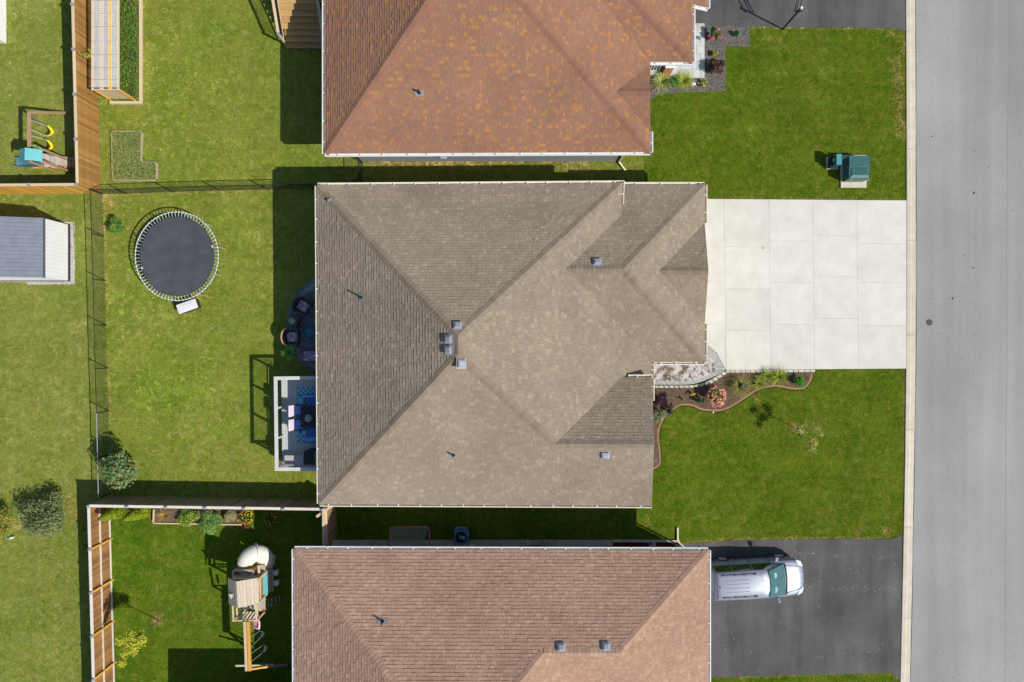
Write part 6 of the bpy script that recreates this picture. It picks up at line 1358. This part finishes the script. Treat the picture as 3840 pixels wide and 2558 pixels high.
p = Y6(175, 1385, .3); t = thing('garden_light', 'white and turquoise garden light lying under the yellowing bush', 'garden light', (p.x, p.y, 0)); MB().tube(Y6(175, 1385, .12), Y6(235, 1368, .12), .07, 10, r2=.02).build('lamp_cone', m_white, t); MB().lathe(Y6(150, 1388, .1), [(.06, 0), (.065, .08), (.03, .11)], 12).build('cap', M('turquoise_plastic', (.03, .42, .42), None, 4, .4), t)
for x, y, r, nm in ((1385, 1248, .2, 'upper'), (1408, 1540, .14, 'lower')):
    c = Y6(x, y); shrub('seedling', nm + ' small lime green seedling outside the left board fence', V(c.x, c.y, 0), (r, r, r * .8), 130, .08, [(.2, .28, .02), (.16, .24, .02)], lumps=3, stems=2, cat='plant', group='seedlings by the fence')
for (bx, by, tx, ty, nm) in ((985, 165, 850, 225, 'left'), (1175, 165, 1010, 228, 'right')):
    b_ = C2(bx, by); tp = Vector((b_.x, b_.y - .02, 2.0)); t = thing('cedar', nm + ' of the two slim golden green cedars under the silvered fence cap', 'cedar', (b_.x, b_.y, 0), 'slim cedars'); mb = MB()
    for _ in range(1700):
        z = random.random() ** .8; r = .42 * (1 - z) ** .65 * (.75 + .3 * random.random()) + .02; a = random.random() * 6.283; p = V(b_.x + r * math.cos(a), b_.y + r * math.sin(a), .05 + z * 1.95); d = Vector((math.cos(a), math.sin(a), .5)).normalized(); k = random.choice([(.28, .36, .02), (.36, .43, .03), (.22, .3, .02), (.15, .22, .02)]); leaf(mb, p, (d + rdir() * .5).normalized(), .11, .055, k)
    MB().tube((b_.x, b_.y, 0), (b_.x, b_.y, 1.7), .04, 6, r2=.01).build('trunk', m_bark, t); mb.build('foliage', LEAF, t)
b_ = C2(1300, 1066); tp = Vector((b_.x, b_.y, 2.35))
tt = tree('young_tree', 'slim young tree with thin yellow leaves beside the left board fence', b_, tp, [(-.1, -.2, .4, .42), (-.15, .25, .35, .4), (.35, .0, .25, .38), (-.35, -.1, .3, .4), (.05, -.35, .45, .35), (-.3, -.55, .6, .3), (-.25, -.85, .9, .26), (.15, .2, -.1, .28), (-.55, .15, .5, .26)], 2400, .1, YEL, .035)
mulch_ring = []
def ring(c, r, n=14): return [(c.x + r * random.uniform(.85, 1.15) * math.cos(6.283 * i / n), c.y + r * random.uniform(.85, 1.15) * math.sin(6.283 * i / n)) for i in range(n)]
m_bare = M('bare_earth', (.28, .2, .12), (.42, .32, .2), 9, .95, .4)
b_ = Y1(1745, 1008); tp = Vector((b_.x, b_.y, 1.6)); SAP = [(.36, .42, .12), (.42, .46, .16), (.5, .48, .2), (.28, .36, .1), (.4, .46, .12), (.33, .42, .1), (.6, .2, .1), (.62, .36, .1)]
tree('sapling', 'sparse young sapling with red tipped leaves in the middle of the front lawn', b_, tp, [(-.45, .1, .3, .3), (.35, .15, .35, .3), (.1, -.55, .5, .36), (-.1, .4, .1, .24), (.55, -.1, .5, .22), (-.7, .15, .2, .2), (.05, -.85, .6, .26), (-.3, -.15, .0, .28), (-.15, -.1, -.1, .3)], 900, .085, SAP, .025)
# front bed of the taupe house
c = Y1(1800, 455); shrub('boxwood', 'round dense bright green bush at the driveway end of the mulch bed', V(c.x - .05, c.y, 0), (.37, .37, .34), 1500, .075, [(.07, .26, .03), (.1, .32, .04), (.05, .18, .02)], lumps=12, top=.3)
c = Y1(820, 650, .3); hy = shrub('hydrangea', 'pink flowering hydrangea in the brown mulch bed by the walkway', V(c.x, c.y, 0), (.55, .6, .42), 1300, .11, [(.1, .2, .03), (.15, .26, .04), (.25, .28, .05)], cat='hydrangea', lumps=10, top=.45)
blooms(hy, V(c.x, c.y, .42), (.52, .58, .45), 75, .115, [(.75, .27, .3), (.8, .36, .28), (.72, .22, .33), (.78, .45, .28)])
c = Y1(1100, 525); grass_plant('ornamental_grass', 'blue green grass mound with long tawny blades beside the pink hydrangea', V(c.x, c.y, 0), 420, .75, [(.2, .27, .08), (.3, .33, .09), (.45, .38, .08), (.5, .41, .1)], .016, .6); shrub('grass_core', 'blue grey leafy mound in the heart of the tawny grass', V(c.x, c.y + .05, 0), (.2, .22, .3), 300, .09, [(.13, .18, .12), (.17, .22, .15)], lumps=4, stems=2, cat='plant', top=.35)
LILY = [(.4, .46, .05), (.5, .53, .06), (.32, .4, .05), (.2, .3, .05)]
for x, y, L_, nm in ((1325, 495, .5, 'lowest'), (1425, 410, .55, 'middle'), (1560, 410, .68, 'largest')):
    c = Y1(x, y); grass_plant('day_lily', nm + ' of three yellow green day lilies along the driveway stones', V(c.x, c.y, 0), 150, L_, LILY, .024, .7, cat='day lily', group='day lilies by the driveway')
c = Y1(440, 680); shrub('flower_plant', 'small pale yellow plant alone in the mulch below the walkway', V(c.x, c.y, 0), (.13, .13, .15), 160, .06, [(.3, .32, .1), (.14, .2, .05), (.4, .4, .2)], lumps=3, stems=2, cat='plant')
c = Y1(545, 615); fp = shrub('flower_plant', 'little plant with bright yellow flowers near the walkway stones', V(c.x, c.y, 0), (.1, .1, .16), 60, .06, GRN, lumps=3, stems=2, cat='plant'); blooms(fp, V(c.x, c.y, .2), (.12, .1, .08), 5, .09, [(.75, .5, .01)])
c = Y1(600, 700); shrub('dwarf_conifer', 'small dark green mound left of the pink hydrangea', V(c.x, c.y, 0), (.24, .22, .24), 600, .06, [(.03, .085, .035), (.045, .11, .045), (.02, .06, .025)], lumps=7, top=.22)
c = Y1(150, 660); shrub('smoke_bush', 'dark purple leaved shrub against the taupe house', V(c.x - .1, c.y, 0), (.55, .62, .55), 1300, .11, [(.045, .025, .04), (.07, .04, .06), (.03, .02, .028)], lumps=10, top=.6)
c = Y1(160, 850); shrub('viburnum', 'grey green branching shrub below the dark purple one', V(c.x - .1, c.y, 0), (.5, .45, .5), 1000, .11, [(.2, .25, .14), (.26, .31, .18), (.13, .18, .09)], lumps=9, stems=9, top=.55); c = Y1(275, 790); shrub('smoke_bush', 'small outlying tuft of dark purple leaves beside the front lawn edge', V(c.x, c.y, 0), (.22, .34, .3), 420, .1, [(.055, .03, .05), (.08, .05, .07), (.1, .08, .08)], lumps=5)
c = Y1(95, 1390); shrub('lavender', 'silvery blue plant at the bottom tip of the mulch bed', V(c.x, c.y, 0), (.18, .3, .25), 400, .07, [(.16, .24, .22), (.2, .28, .26)], lumps=4, cat='plant')
c = Y1(795, 832, .05); tag(MB().lathe((c.x, c.y, .0), [(.03, 0), (.055, .04), (.05, .09), (.02, .12)], 12).build('garden_ball', m_white, origin=(c.x, c.y, 0)), 'small white ball at the lawn edge under the hydrangea', 'garden light')
# bed of the rust roofed house
c = Y2(1275, 380); hy = shrub('hydrangea', 'hydrangea with big hot pink blooms beside the pale flagstones', V(c.x - .05, c.y - .03, 0), (.34, .42, .4), 850, .11, [(.06, .14, .03), (.09, .18, .04), (.14, .2, .05)], cat='hydrangea', lumps=8, top=.45)
for x, y, s, k in ((1335, 242, .17, (.72, .2, .34)), (1250, 405, .22, (.74, .14, .38)), (1405, 375, .18, (.74, .12, .38)), (1168, 362, .16, (.6, .12, .14)), (1165, 450, .14, (.62, .2, .14)), (1338, 375, .13, (.62, .22, .1)), (1375, 405, .1, (.6, .25, .12))):
    p = Y2(x, y, .75); mb = MB()
    for _ in range(38): e = rdir(); f = random.uniform(.75, 1.2); leaf(mb, p + e * s * .42, (e + ZUP * .2).normalized(), s * .42, s * .36, (k[0] * f, k[1] * f, k[2] * f))
    mb.build('flower', PETAL, hy)
c = Y2(1640, 335); shrub('boxwood', 'small dark green round bush alone in the grey mulch by the driveway', V(c.x, c.y, 0), (.2, .2, .2), 600, .05, [(.018, .06, .015), (.028, .085, .02)], lumps=7, top=.2)
c = Y2(1250, 690); shrub('spirea', 'yellow green leafy plant between the hot pink hydrangea and the clay pot', V(c.x, c.y, 0), (.22, .24, .22), 420, .08, [(.16, .24, .04), (.26, .3, .03), (.5, .42, .02)], lumps=6, cat='plant', top=.22)
p = Y2(1275, 840, .1); tp_ = thing('clay_pot', 'orange clay flower pot lying on its side in the grey mulch', 'flower pot', (p.x, p.y, .02)); dv = Vector((.75, .45, .15)).normalized()
mp = M('terracotta', (.5, .22, .09), (.58, .28, .12), 8, .8); MB().tube(p - dv * .13, p + dv * .08, .075, 14, r2=.12).build('body', mp, tp_); MB().tube(p + dv * .08, p + dv * .13, .135, 14).build('rim', mp, tp_)
c = Y2(1300, 1005); shrub('ninebark', 'dark burgundy leaved shrub right of the flagstone corner', V(c.x - .06, c.y, 0), (.48, .5, .45), 1300, .1, [(.075, .04, .035), (.11, .06, .05), (.05, .026, .025), (.2, .13, .1)], lumps=11, top=.5)
VAR = [(.58, .58, .2), (.46, .52, .12), (.3, .4, .09), (.66, .64, .3)]
c = Y2(300, 1225); grass_plant('ornamental_grass', 'cream striped grass nearest to the rust roofed house', V(c.x, c.y, 0), 300, .72, VAR, .026, .8, group='striped grasses'); c = Y2(690, 1215); grass_plant('ornamental_grass', 'fine yellow green grass mound next to the white stone', V(c.x, c.y, 0), 620, .62, [(.48, .54, .09), (.38, .45, .08), (.58, .6, .12), (.24, .34, .08)], .013, .8, group='striped grasses')
c = Y2(490, 1245); shrub('fern', 'green feathery plant between the two pale grasses', V(c.x, c.y, 0), (.4, .32, .35), 1000, .07, [(.1, .25, .06), (.13, .3, .08), (.07, .17, .05)], cat='plant', lumps=9, top=.35)
p = Y2(878, 1242, .08); tag(MB().lathe((p.x, p.y, 0), [(.12, 0), (.16, .05), (.12, .11), (.05, .14)], 9, sx=1.05, sy=.8).build('white_stone', M('white_rock', (.62, .58, .5), (.74, .7, .64), 9, .9, .3), origin=(p.x, p.y, 0)), 'white rock lying in the grey mulch beside the grasses', 'rock')
c = Y2(1060, 1250); fp = shrub('flower_plant', 'small plant with bright yellow flowers below the flagstone corner', V(c.x, c.y, 0), (.17, .2, .2), 220, .07, [(.16, .24, .04), (.3, .32, .03)], lumps=4, cat='plant'); blooms(fp, V(c.x, c.y, .2), (.18, .2, .15), 10, .07, [(.65, .52, .02)])
# potted plants on patio, table and deck
c = Z3(395, 1205, .7); sp_t = thing('potted_plant', 'spiky bright green plant in a pot by the deck', 'potted plant', (c.x, c.y, .07)); MB().lathe((c.x, c.y, .07), [(.15, 0), (.22, .62), (.19, .63)], 14).build('pot', m_dark, sp_t); mb = MB()
for _ in range(150):
    a, e = random.random() * 6.283, random.uniform(.2, 1.35); l = random.uniform(.35, .6); d = V(math.cos(a) * math.sin(e), math.sin(a) * math.sin(e), math.cos(e) * .8); s = Vector((-math.sin(a), math.cos(a), 0)) * .022; o = V(c.x, c.y, .7); k = random.choice([(.16, .42, .06), (.22, .5, .08), (.12, .32, .05), (.42, .6, .1)])
    mb.add([o - s, o + s, o + d * l * .6 + s * .9, o + d * l * .6 - s * .9, o + d * l - V(0, 0, .06)], [(0, 1, 2, 3), (3, 2, 4)], k)
mb.build('leaves', LEAF, sp_t)
for (f, x, y, z, r, lb) in ((Z3, 428, 760, .52, .2, 'pot of pale green white flowers on the wicker side table'), (Z4, 693, 778, DZ + .75, .2, 'pot of pale green white flowers in the middle of the deck table')):
    c = f(x, y, z + .15); t = thing('flower_pot', lb, 'flower pot', (c.x, c.y, z)); MB().lathe((c.x, c.y, z), [(.09, 0), (.12, .14)], 12).build('pot', m_dark, t); mb = MB(); clump(mb, V(c.x, c.y, z + .2), (r, r, r * .7), 260, .06, [(.5, .62, .52), (.42, .56, .46), (.6, .68, .6), (.2, .34, .2)], ratio=.8); mb.build('flowers', PETAL, t)
# vegetable bed below the silvered fence
vb_ = thing('raised_bed', 'long timber vegetable bed against the silvered fence by the play lawn', 'raised bed', C2(1600, 200))
v0, v1 = C2(1268, 262), C2(1990, 275); MB().beam(v0 + V(0, 0, .12), v1 + V(0, 0, .12), .06, .24).build('bed_board', m_wood_pale, vb_); va = C2(1272, 150); MB().beam(v0 + V(.0, .05, .12), va + V(0, 0, .12), .06, .24).build('bed_board', m_wood_pale, vb_)
vp = [v0 + V(.04, .04, 0), v1 + V(0, .04, 0), C2(1990, 150), va + V(.04, 0, 0)]; MB().prism(vp, 0, .17).build('soil', m_soil, vb_); hard([v0, v1, C2(1990, 140), va])
c = C2(1365, 195); grass_plant('dry_plant', 'dry straw coloured plant on the bare soil end of the vegetable bed', V(c.x, c.y, 0), 130, .42, [(.45, .3, .1), (.52, .36, .13)], .02, .9, cat='plant', z0=.17)
for i, (x, y, rx__, ry__, cols, nm) in enumerate(((1575, 205, .66, .56, [(.12, .24, .05), (.17, .3, .07), (.4, .48, .06)], 'leafy green plant with lime tips at the middle of the vegetable bed'), (1735, 235, .8, .72, [(.14, .27, .07), (.19, .32, .09)], 'spreading green plant spilling over the vegetable bed board'), (1900, 195, .45, .42, [(.3, .3, .15), (.2, .25, .1), (.42, .38, .2)], 'brownish faded plant at the right end of the vegetable bed'))):
    c = C2(x, y); shrub('vegetable_plant', nm, V(c.x, c.y, 0), (rx__, ry__, .3), 3000, .1, cols, cat='plant', lumps=16, top=.42)
c = C3(70, 200); fp = shrub('marigold', 'bush of orange and yellow flowers at the end of the vegetable bed', V(c.x, c.y, 0), (.45, .4, .35), 700, .09, [(.06, .12, .02), (.1, .16, .03)], cat='flowers', lumps=8, top=.4); blooms(fp, V(c.x, c.y, .4), (.45, .4, .32), 34, .08, [(.75, .38, .01), (.75, .5, .02), (.7, .3, .01)])
c = C3(270, 215); fp = shrub('flower_plant', 'yellow and purple flowers in the shade beside the gate', V(c.x, c.y, 0), (.4, .38, .3), 500, .09, GRN, cat='flowers', lumps=7, top=.35); blooms(fp, V(c.x, c.y, .35), (.4, .36, .28), 18, .07, [(.7, .48, .02), (.42, .08, .4), (.7, .4, .02)])
c = C3(60, 292); fp = shrub('flower_plant', 'low plant with crimson pink flowers in front of the orange flower bush', V(c.x, c.y, 0), (.22, .14, .18), 200, .07, GRN, cat='flowers', lumps=4, top=.2); blooms(fp, V(c.x - .05, c.y, .2), (.2, .12, .12), 9, .08, [(.7, .04, .2), (.62, .06, .25)])
# vine on the arbour, plants in its bed and in the L bed
c = A1(715, 435, 1.85); vn = thing('vine', 'thin yellow vine reaching from the lattice arbour over the brown fence', 'vine', (c.x, c.y, 0)); mb = MB()
for x, y in ((650, 432), (670, 445), (690, 455), (715, 465), (725, 405), (735, 425), (740, 450), (705, 440), (728, 462)): clump(mb, A1(x, y, 1.95), (.1, .1, .05), 14, .07, YEL, shell=.0)
MB().path([Vector((ARB[0] + .1, A1(0, 470).y, 0)), A1(765, 470, 1.7), A1(735, 440, 1.9), A1(640, 430, 1.95)], .012, 5).build('stem', m_bark, vn); mb.build('leaves', LEAF, vn)
def weeds(name, poly, n, z, L_, cols, H_, mat=LEAF):
    xs = [p[0] for p in poly]; ys = [p[1] for p in poly]; x = rng.uniform(min(xs), max(xs), n * 3); y = rng.uniform(min(ys), max(ys), n * 3); ok = inpoly(x, y, poly); mb = MB()
    for a, c in zip(x[ok][:n], y[ok][:n]):
        k = random.choice(cols); f = random.uniform(.7, 1.25); s = L_ * random.uniform(.5, 1.3); leaf(mb, V(a, c, z + random.random() * H_), (ZUP + rdir() * .8).normalized(), s, s * .35, (k[0] * f, k[1] * f, k[2] * f))
    return tag(mb.build(name, mat), kind='stuff')
weeds('leafy_groundcover', [(ARB[0] + .1, ARB[2] + .18), (ARB[1] - .12, ARB[2] + .18), (ARB[1] - .12, ARB[3]), (ARB[0] + .1, ARB[3])], 7000, .13, .13, [(.12, .25, .035), (.16, .3, .045), (.09, .18, .03), (.22, .34, .05)], .3)
weeds('bed_weeds', Lp, 10000, .05, .1, [(.25, .33, .08), (.31, .37, .1), (.21, .29, .07), (.42, .42, .18)], .13)
# ------------------------------------------------------------------ lawn blades
print('hard', len(HARD))
def vnoise(x, y, s, seed):
    r = np.random.default_rng(seed); G = r.random((128, 128)); X = x / s + 50.3; Y = y / s + 50.7; i = np.floor(X).astype(int); j = np.floor(Y).astype(int); u = X - i; v = Y - j; u = u * u * (3 - 2 * u); v = v * v * (3 - 2 * v); i %= 128; j %= 128; i1 = (i + 1) % 128; j1 = (j + 1) % 128
    return G[i, j] * (1 - u) * (1 - v) + G[i1, j] * u * (1 - v) + G[i, j1] * (1 - u) * v + G[i1, j1] * u * v
N = 1300000
gx = rng.uniform(-30.5, 22.6, N); gy_ = rng.uniform(-20.8, 20.8, N)
keep = np.ones(N, bool); rag = .13; tx_ = gx + (vnoise(gx, gy_, .28, 201) - .5) * rag; ty_ = gy_ + (vnoise(gx, gy_, .28, 202) - .5) * rag
for P in HARD:
    bb = (min(p[0] for p in P), max(p[0] for p in P), min(p[1] for p in P), max(p[1] for p in P)); m = keep & (gx > bb[0]) & (gx < bb[1]) & (gy_ > bb[2]) & (gy_ < bb[3]); idx = np.nonzero(m)[0]
    if len(idx): keep[idx[inpoly(tx_[idx], ty_[idx], P)]] = False
def blades(name, x, y, lo, hi, dry, L0, L1, w0, w1, mat, seed, stripe=None):
    n = len(x); r = np.random.default_rng(seed)
    t = np.clip(2.1 * (.4 * vnoise(x, y, 3.1, seed + 1) + .3 * vnoise(x, y, .8, seed + 2) + .3 * vnoise(x, y, .25, seed + 3)) - .55, 0, 1)[:, None]
    c = np.array(lo)[None] * (1 - t) + np.array(hi)[None] * t
    d = np.clip((vnoise(x, y, 2.6, seed + 4) * .5 + vnoise(x, y, .45, seed + 5) * .5 + vnoise(x, y, .16, seed + 8) * .25 - .64) * 3.6, 0, 1)[:, None] * (r.random((n, 1)) * .6 + .4)
    c = c * (1 - d) + np.array(dry)[None] * d
    b2 = np.clip((vnoise(x, y, 4.5, seed + 9) * .5 + vnoise(x, y, 1.3, seed + 10) * .5 - .42) * 4, 0, 1)[:, None] * .5
    c = c * (1 - b2) + (np.array(dry) * .5 + np.array(lo) * .5)[None] * np.array([1.0, .86, .8])[None] * b2
    c *= (r.random((n, 1)) * .7 + .65) * (.5 + 1.0 * vnoise(x, y, .15, seed + 13))[:, None]
    if stripe is not None: q = (x if stripe[0] == 'x' else y) + .12 * vnoise(x, y, 1.5, seed + 12); c *= (1 + stripe[2] * np.sin(q * 6.283 / stripe[1]) + stripe[2] * .7 * np.sin(q * 6.283 / (stripe[1] * 2.7) + 1))[:, None]
    a = vnoise(x, y, .3, seed + 6) * 9 + r.normal(0, .9, n); ln = r.uniform(L0, L1, n); le = r.uniform(.55, 1.3, n); w = r.uniform(w0, w1, n); dx, dy = np.cos(a), np.sin(a)
    co = np.zeros((n, 3, 3), np.float32)
    co[:, 0] = np.stack([x - dy * w / 2, y + dx * w / 2, np.full(n, .001)], 1); co[:, 1] = np.stack([x + dy * w / 2, y - dx * w / 2, np.full(n, .001)], 1)
    co[:, 2] = np.stack([x + dx * ln * np.sin(le), y + dy * ln * np.sin(le), ln * np.cos(le)], 1)
    me = bpy.data.meshes.new(name); me.vertices.add(3 * n); me.vertices.foreach_set('co', co.ravel()); me.loops.add(3 * n); me.loops.foreach_set('vertex_index', np.arange(3 * n, dtype=np.int32)); me.polygons.add(n); me.polygons.foreach_set('loop_start', np.arange(0, 3 * n, 3, dtype=np.int32)); me.update(calc_edges=True)
    col = np.ones((n, 3, 4), np.float32); col[:, :, :3] = c[:, None, :]; me.attributes.new('col', 'FLOAT_COLOR', 'POINT').data.foreach_set('color', col.ravel()); me.materials.append(mat)
    o = bpy.data.objects.new(name, me); COL.objects.link(o); return tag(o, kind='stuff')
GR = leaf_mat('grass_blade', .7, .12)
gx, gy_ = gx[keep], gy_[keep]
xd = gx / CAM_H * 1569.3 + 1177; yd = 784 - gy_ / CAM_H * 1569.3
front = xd > 1480; olive = (xd < 212 + 0 * yd) ; south = (yd > 1160) & (~front) & (~olive); side = (xd > 745) & (~front) & (~south); mid = ~(front | olive | south | side)
for nm, m, lo, hi, dry, sd in (('front', front, (.06, .106, .005), (.16, .222, .015), (.38, .32, .08), 11), ('olive', olive, (.12, .195, .02), (.26, .335, .05), (.46, .41, .14), 31), ('south', south, (.05, .15, .006), (.14, .27, .02), (.28, .30, .06), 51), ('side', side, (.075, .125, .014), (.14, .19, .026), (.4, .31, .12), 71), ('mid', mid, (.10, .195, .012), (.255, .335, .042), (.5, .44, .12), 91)):
    blades('grass', gx[m], gy_[m], lo, hi, dry, .035, .085, .012, .024, GR, sd, {'front': ('y', .62, .10), 'olive': ('x', .8, .10), 'mid': ('y', 1.1, .05), 'south': ('x', .9, .06)}.get(nm))
# straw coloured strips and patches
sx_, sy_ = [], []
def strip(f, pts, w, dens):
    P = [f(*p) for p in pts]
    for a, c in zip(P[:-1], P[1:]):
        L_ = (c - a).length; n = int(L_ * w * dens); t = rng.random(n); o = rng.normal(0, w / 2.4, n); d = (c - a).normalized(); sx_.extend(a.x + (c.x - a.x) * t - d.y * o); sy_.extend(a.y + (c.y - a.y) * t + d.x * o)
def patch(f, x, y, r, n):
    c = f(x, y); sx_.extend(rng.normal(c.x, r * .5, n)); sy_.extend(rng.normal(c.y, r * .5, n))
strip(B1, [(845, 160), (858, 480), (868, 860), (878, 1240)], .13, 700); strip(C1, [(885, 60), (893, 520), (902, 600)], .16, 700); strip(C1, [(902, 600), (900, 1050)], .1, 350)
strip(B1, [(845, 152), (1400, 140), (1960, 125)], .12, 500); strip(B2, [(0, 128), (280, 122)], .12, 800)
strip(C5, [(140, 436), (640, 398), (1400, 392), (1820, 396)], .14, 900); strip(C5, [(395, 1526), (1400, 1495), (1830, 1484), (1890, 1530)], .14, 900); strip(A4, [(205, 190), (1200, 202), (1270, 222)], .1, 700)
strip(B4, [(240, 128), (1395, 137)], .12, 350); strip(A4, [(1215, 380), (1230, 560), (1245, 700), (1250, 960)], .5, 700); strip(A4, [(1150, 230), (1265, 250), (1268, 380)], .3, 500)
strip(B4, [(1385, 1140), (1380, 1560)], .14, 250); strip(A3, [(-800, 1300), (0, 1310), (500, 1310), (900, 1310)], .34, 1800); strip(A3, [(560, 1330), (900, 1370)], .5, 1300); strip(A2, [(1050, 1345), (2060, 1340)], .4, 1200)
for f, x, y, r, n in ((C2, 1300, 1060, .35, 420), (Y1, 1740, 1010, .33, 420), (B1, 870, 185, .3, 200), (B1, 910, 235, .3, 200), (B1, 880, 290, .25, 120), (B1, 1070, 440, .3, 120), (B1, 1820, 545, .18, 70), (B1, 1640, 985, .4, 260), (C1, 1340, 805, .12, 110), (C1, 570, 1260, .35, 350), (C1, 590, 1370, .3, 200), (C1, 1100, 985, .35, 260), (B1, 1025, 920, .12, 50), (Y1, 1300, 660, .2, 60), (C5, 1790, 330, .35, 220), (C5, 1560, 340, .25, 90), (A4, 670, 1003, .1, 40), (Z2, 120, 200, .15, 70), (C1, 20, 1500, .6, 300), (C1, 150, 1450, .5, 250), (Y3, 1058, 890, .06, 14), (B4, 500, 300, .0, 0), (Y1, 1330, 690, .25, 60)):
    if n: patch(f, x, y, r, n)
strip(C2, [(450, 680), (455, 1000), (480, 1150), (478, 1300), (465, 1560)], .1, 420); strip(C2, [(500, 620), (580, 660), (545, 760), (550, 860), (505, 1030)], .09, 350); strip(C2, [(340, 760), (380, 830)], .08, 300)
sx_, sy_ = np.array(sx_), np.array(sy_); keep = np.ones(len(sx_), bool)
for P in HARD: keep &= ~inpoly(sx_, sy_, P)
blades('dry_grass', sx_[keep], sy_[keep], (.52, .37, .12), (.68, .5, .2), (.58, .45, .2), .04, .1, .012, .026, GR, 131)
# clover tufts, brighter green specks in the back lawns
cxs, cys = [], []
for (f, x0, y0, x1, y1, n) in ((C1, 1100, 80, 1750, 560, 260), (A1, 1180, 100, 2000, 1450, 170), (C1, 920, 0, 1950, 700, 130), (B1, 880, 700, 1400, 1500, 110)):
    for _ in range(n):
        p = f(random.uniform(x0, x1), random.uniform(y0, y1)); k = random.randint(8, 22); cxs.extend(rng.normal(p.x, .07, k)); cys.extend(rng.normal(p.y, .07, k))
cxs, cys = np.array(cxs), np.array(cys); keep = np.ones(len(cxs), bool)
for P in HARD: keep &= ~inpoly(cxs, cys, P)
blades('clover', cxs[keep], cys[keep], (.24, .44, .04), (.34, .52, .06), (.4, .5, .08), .04, .08, .02, .035, GR, 151)
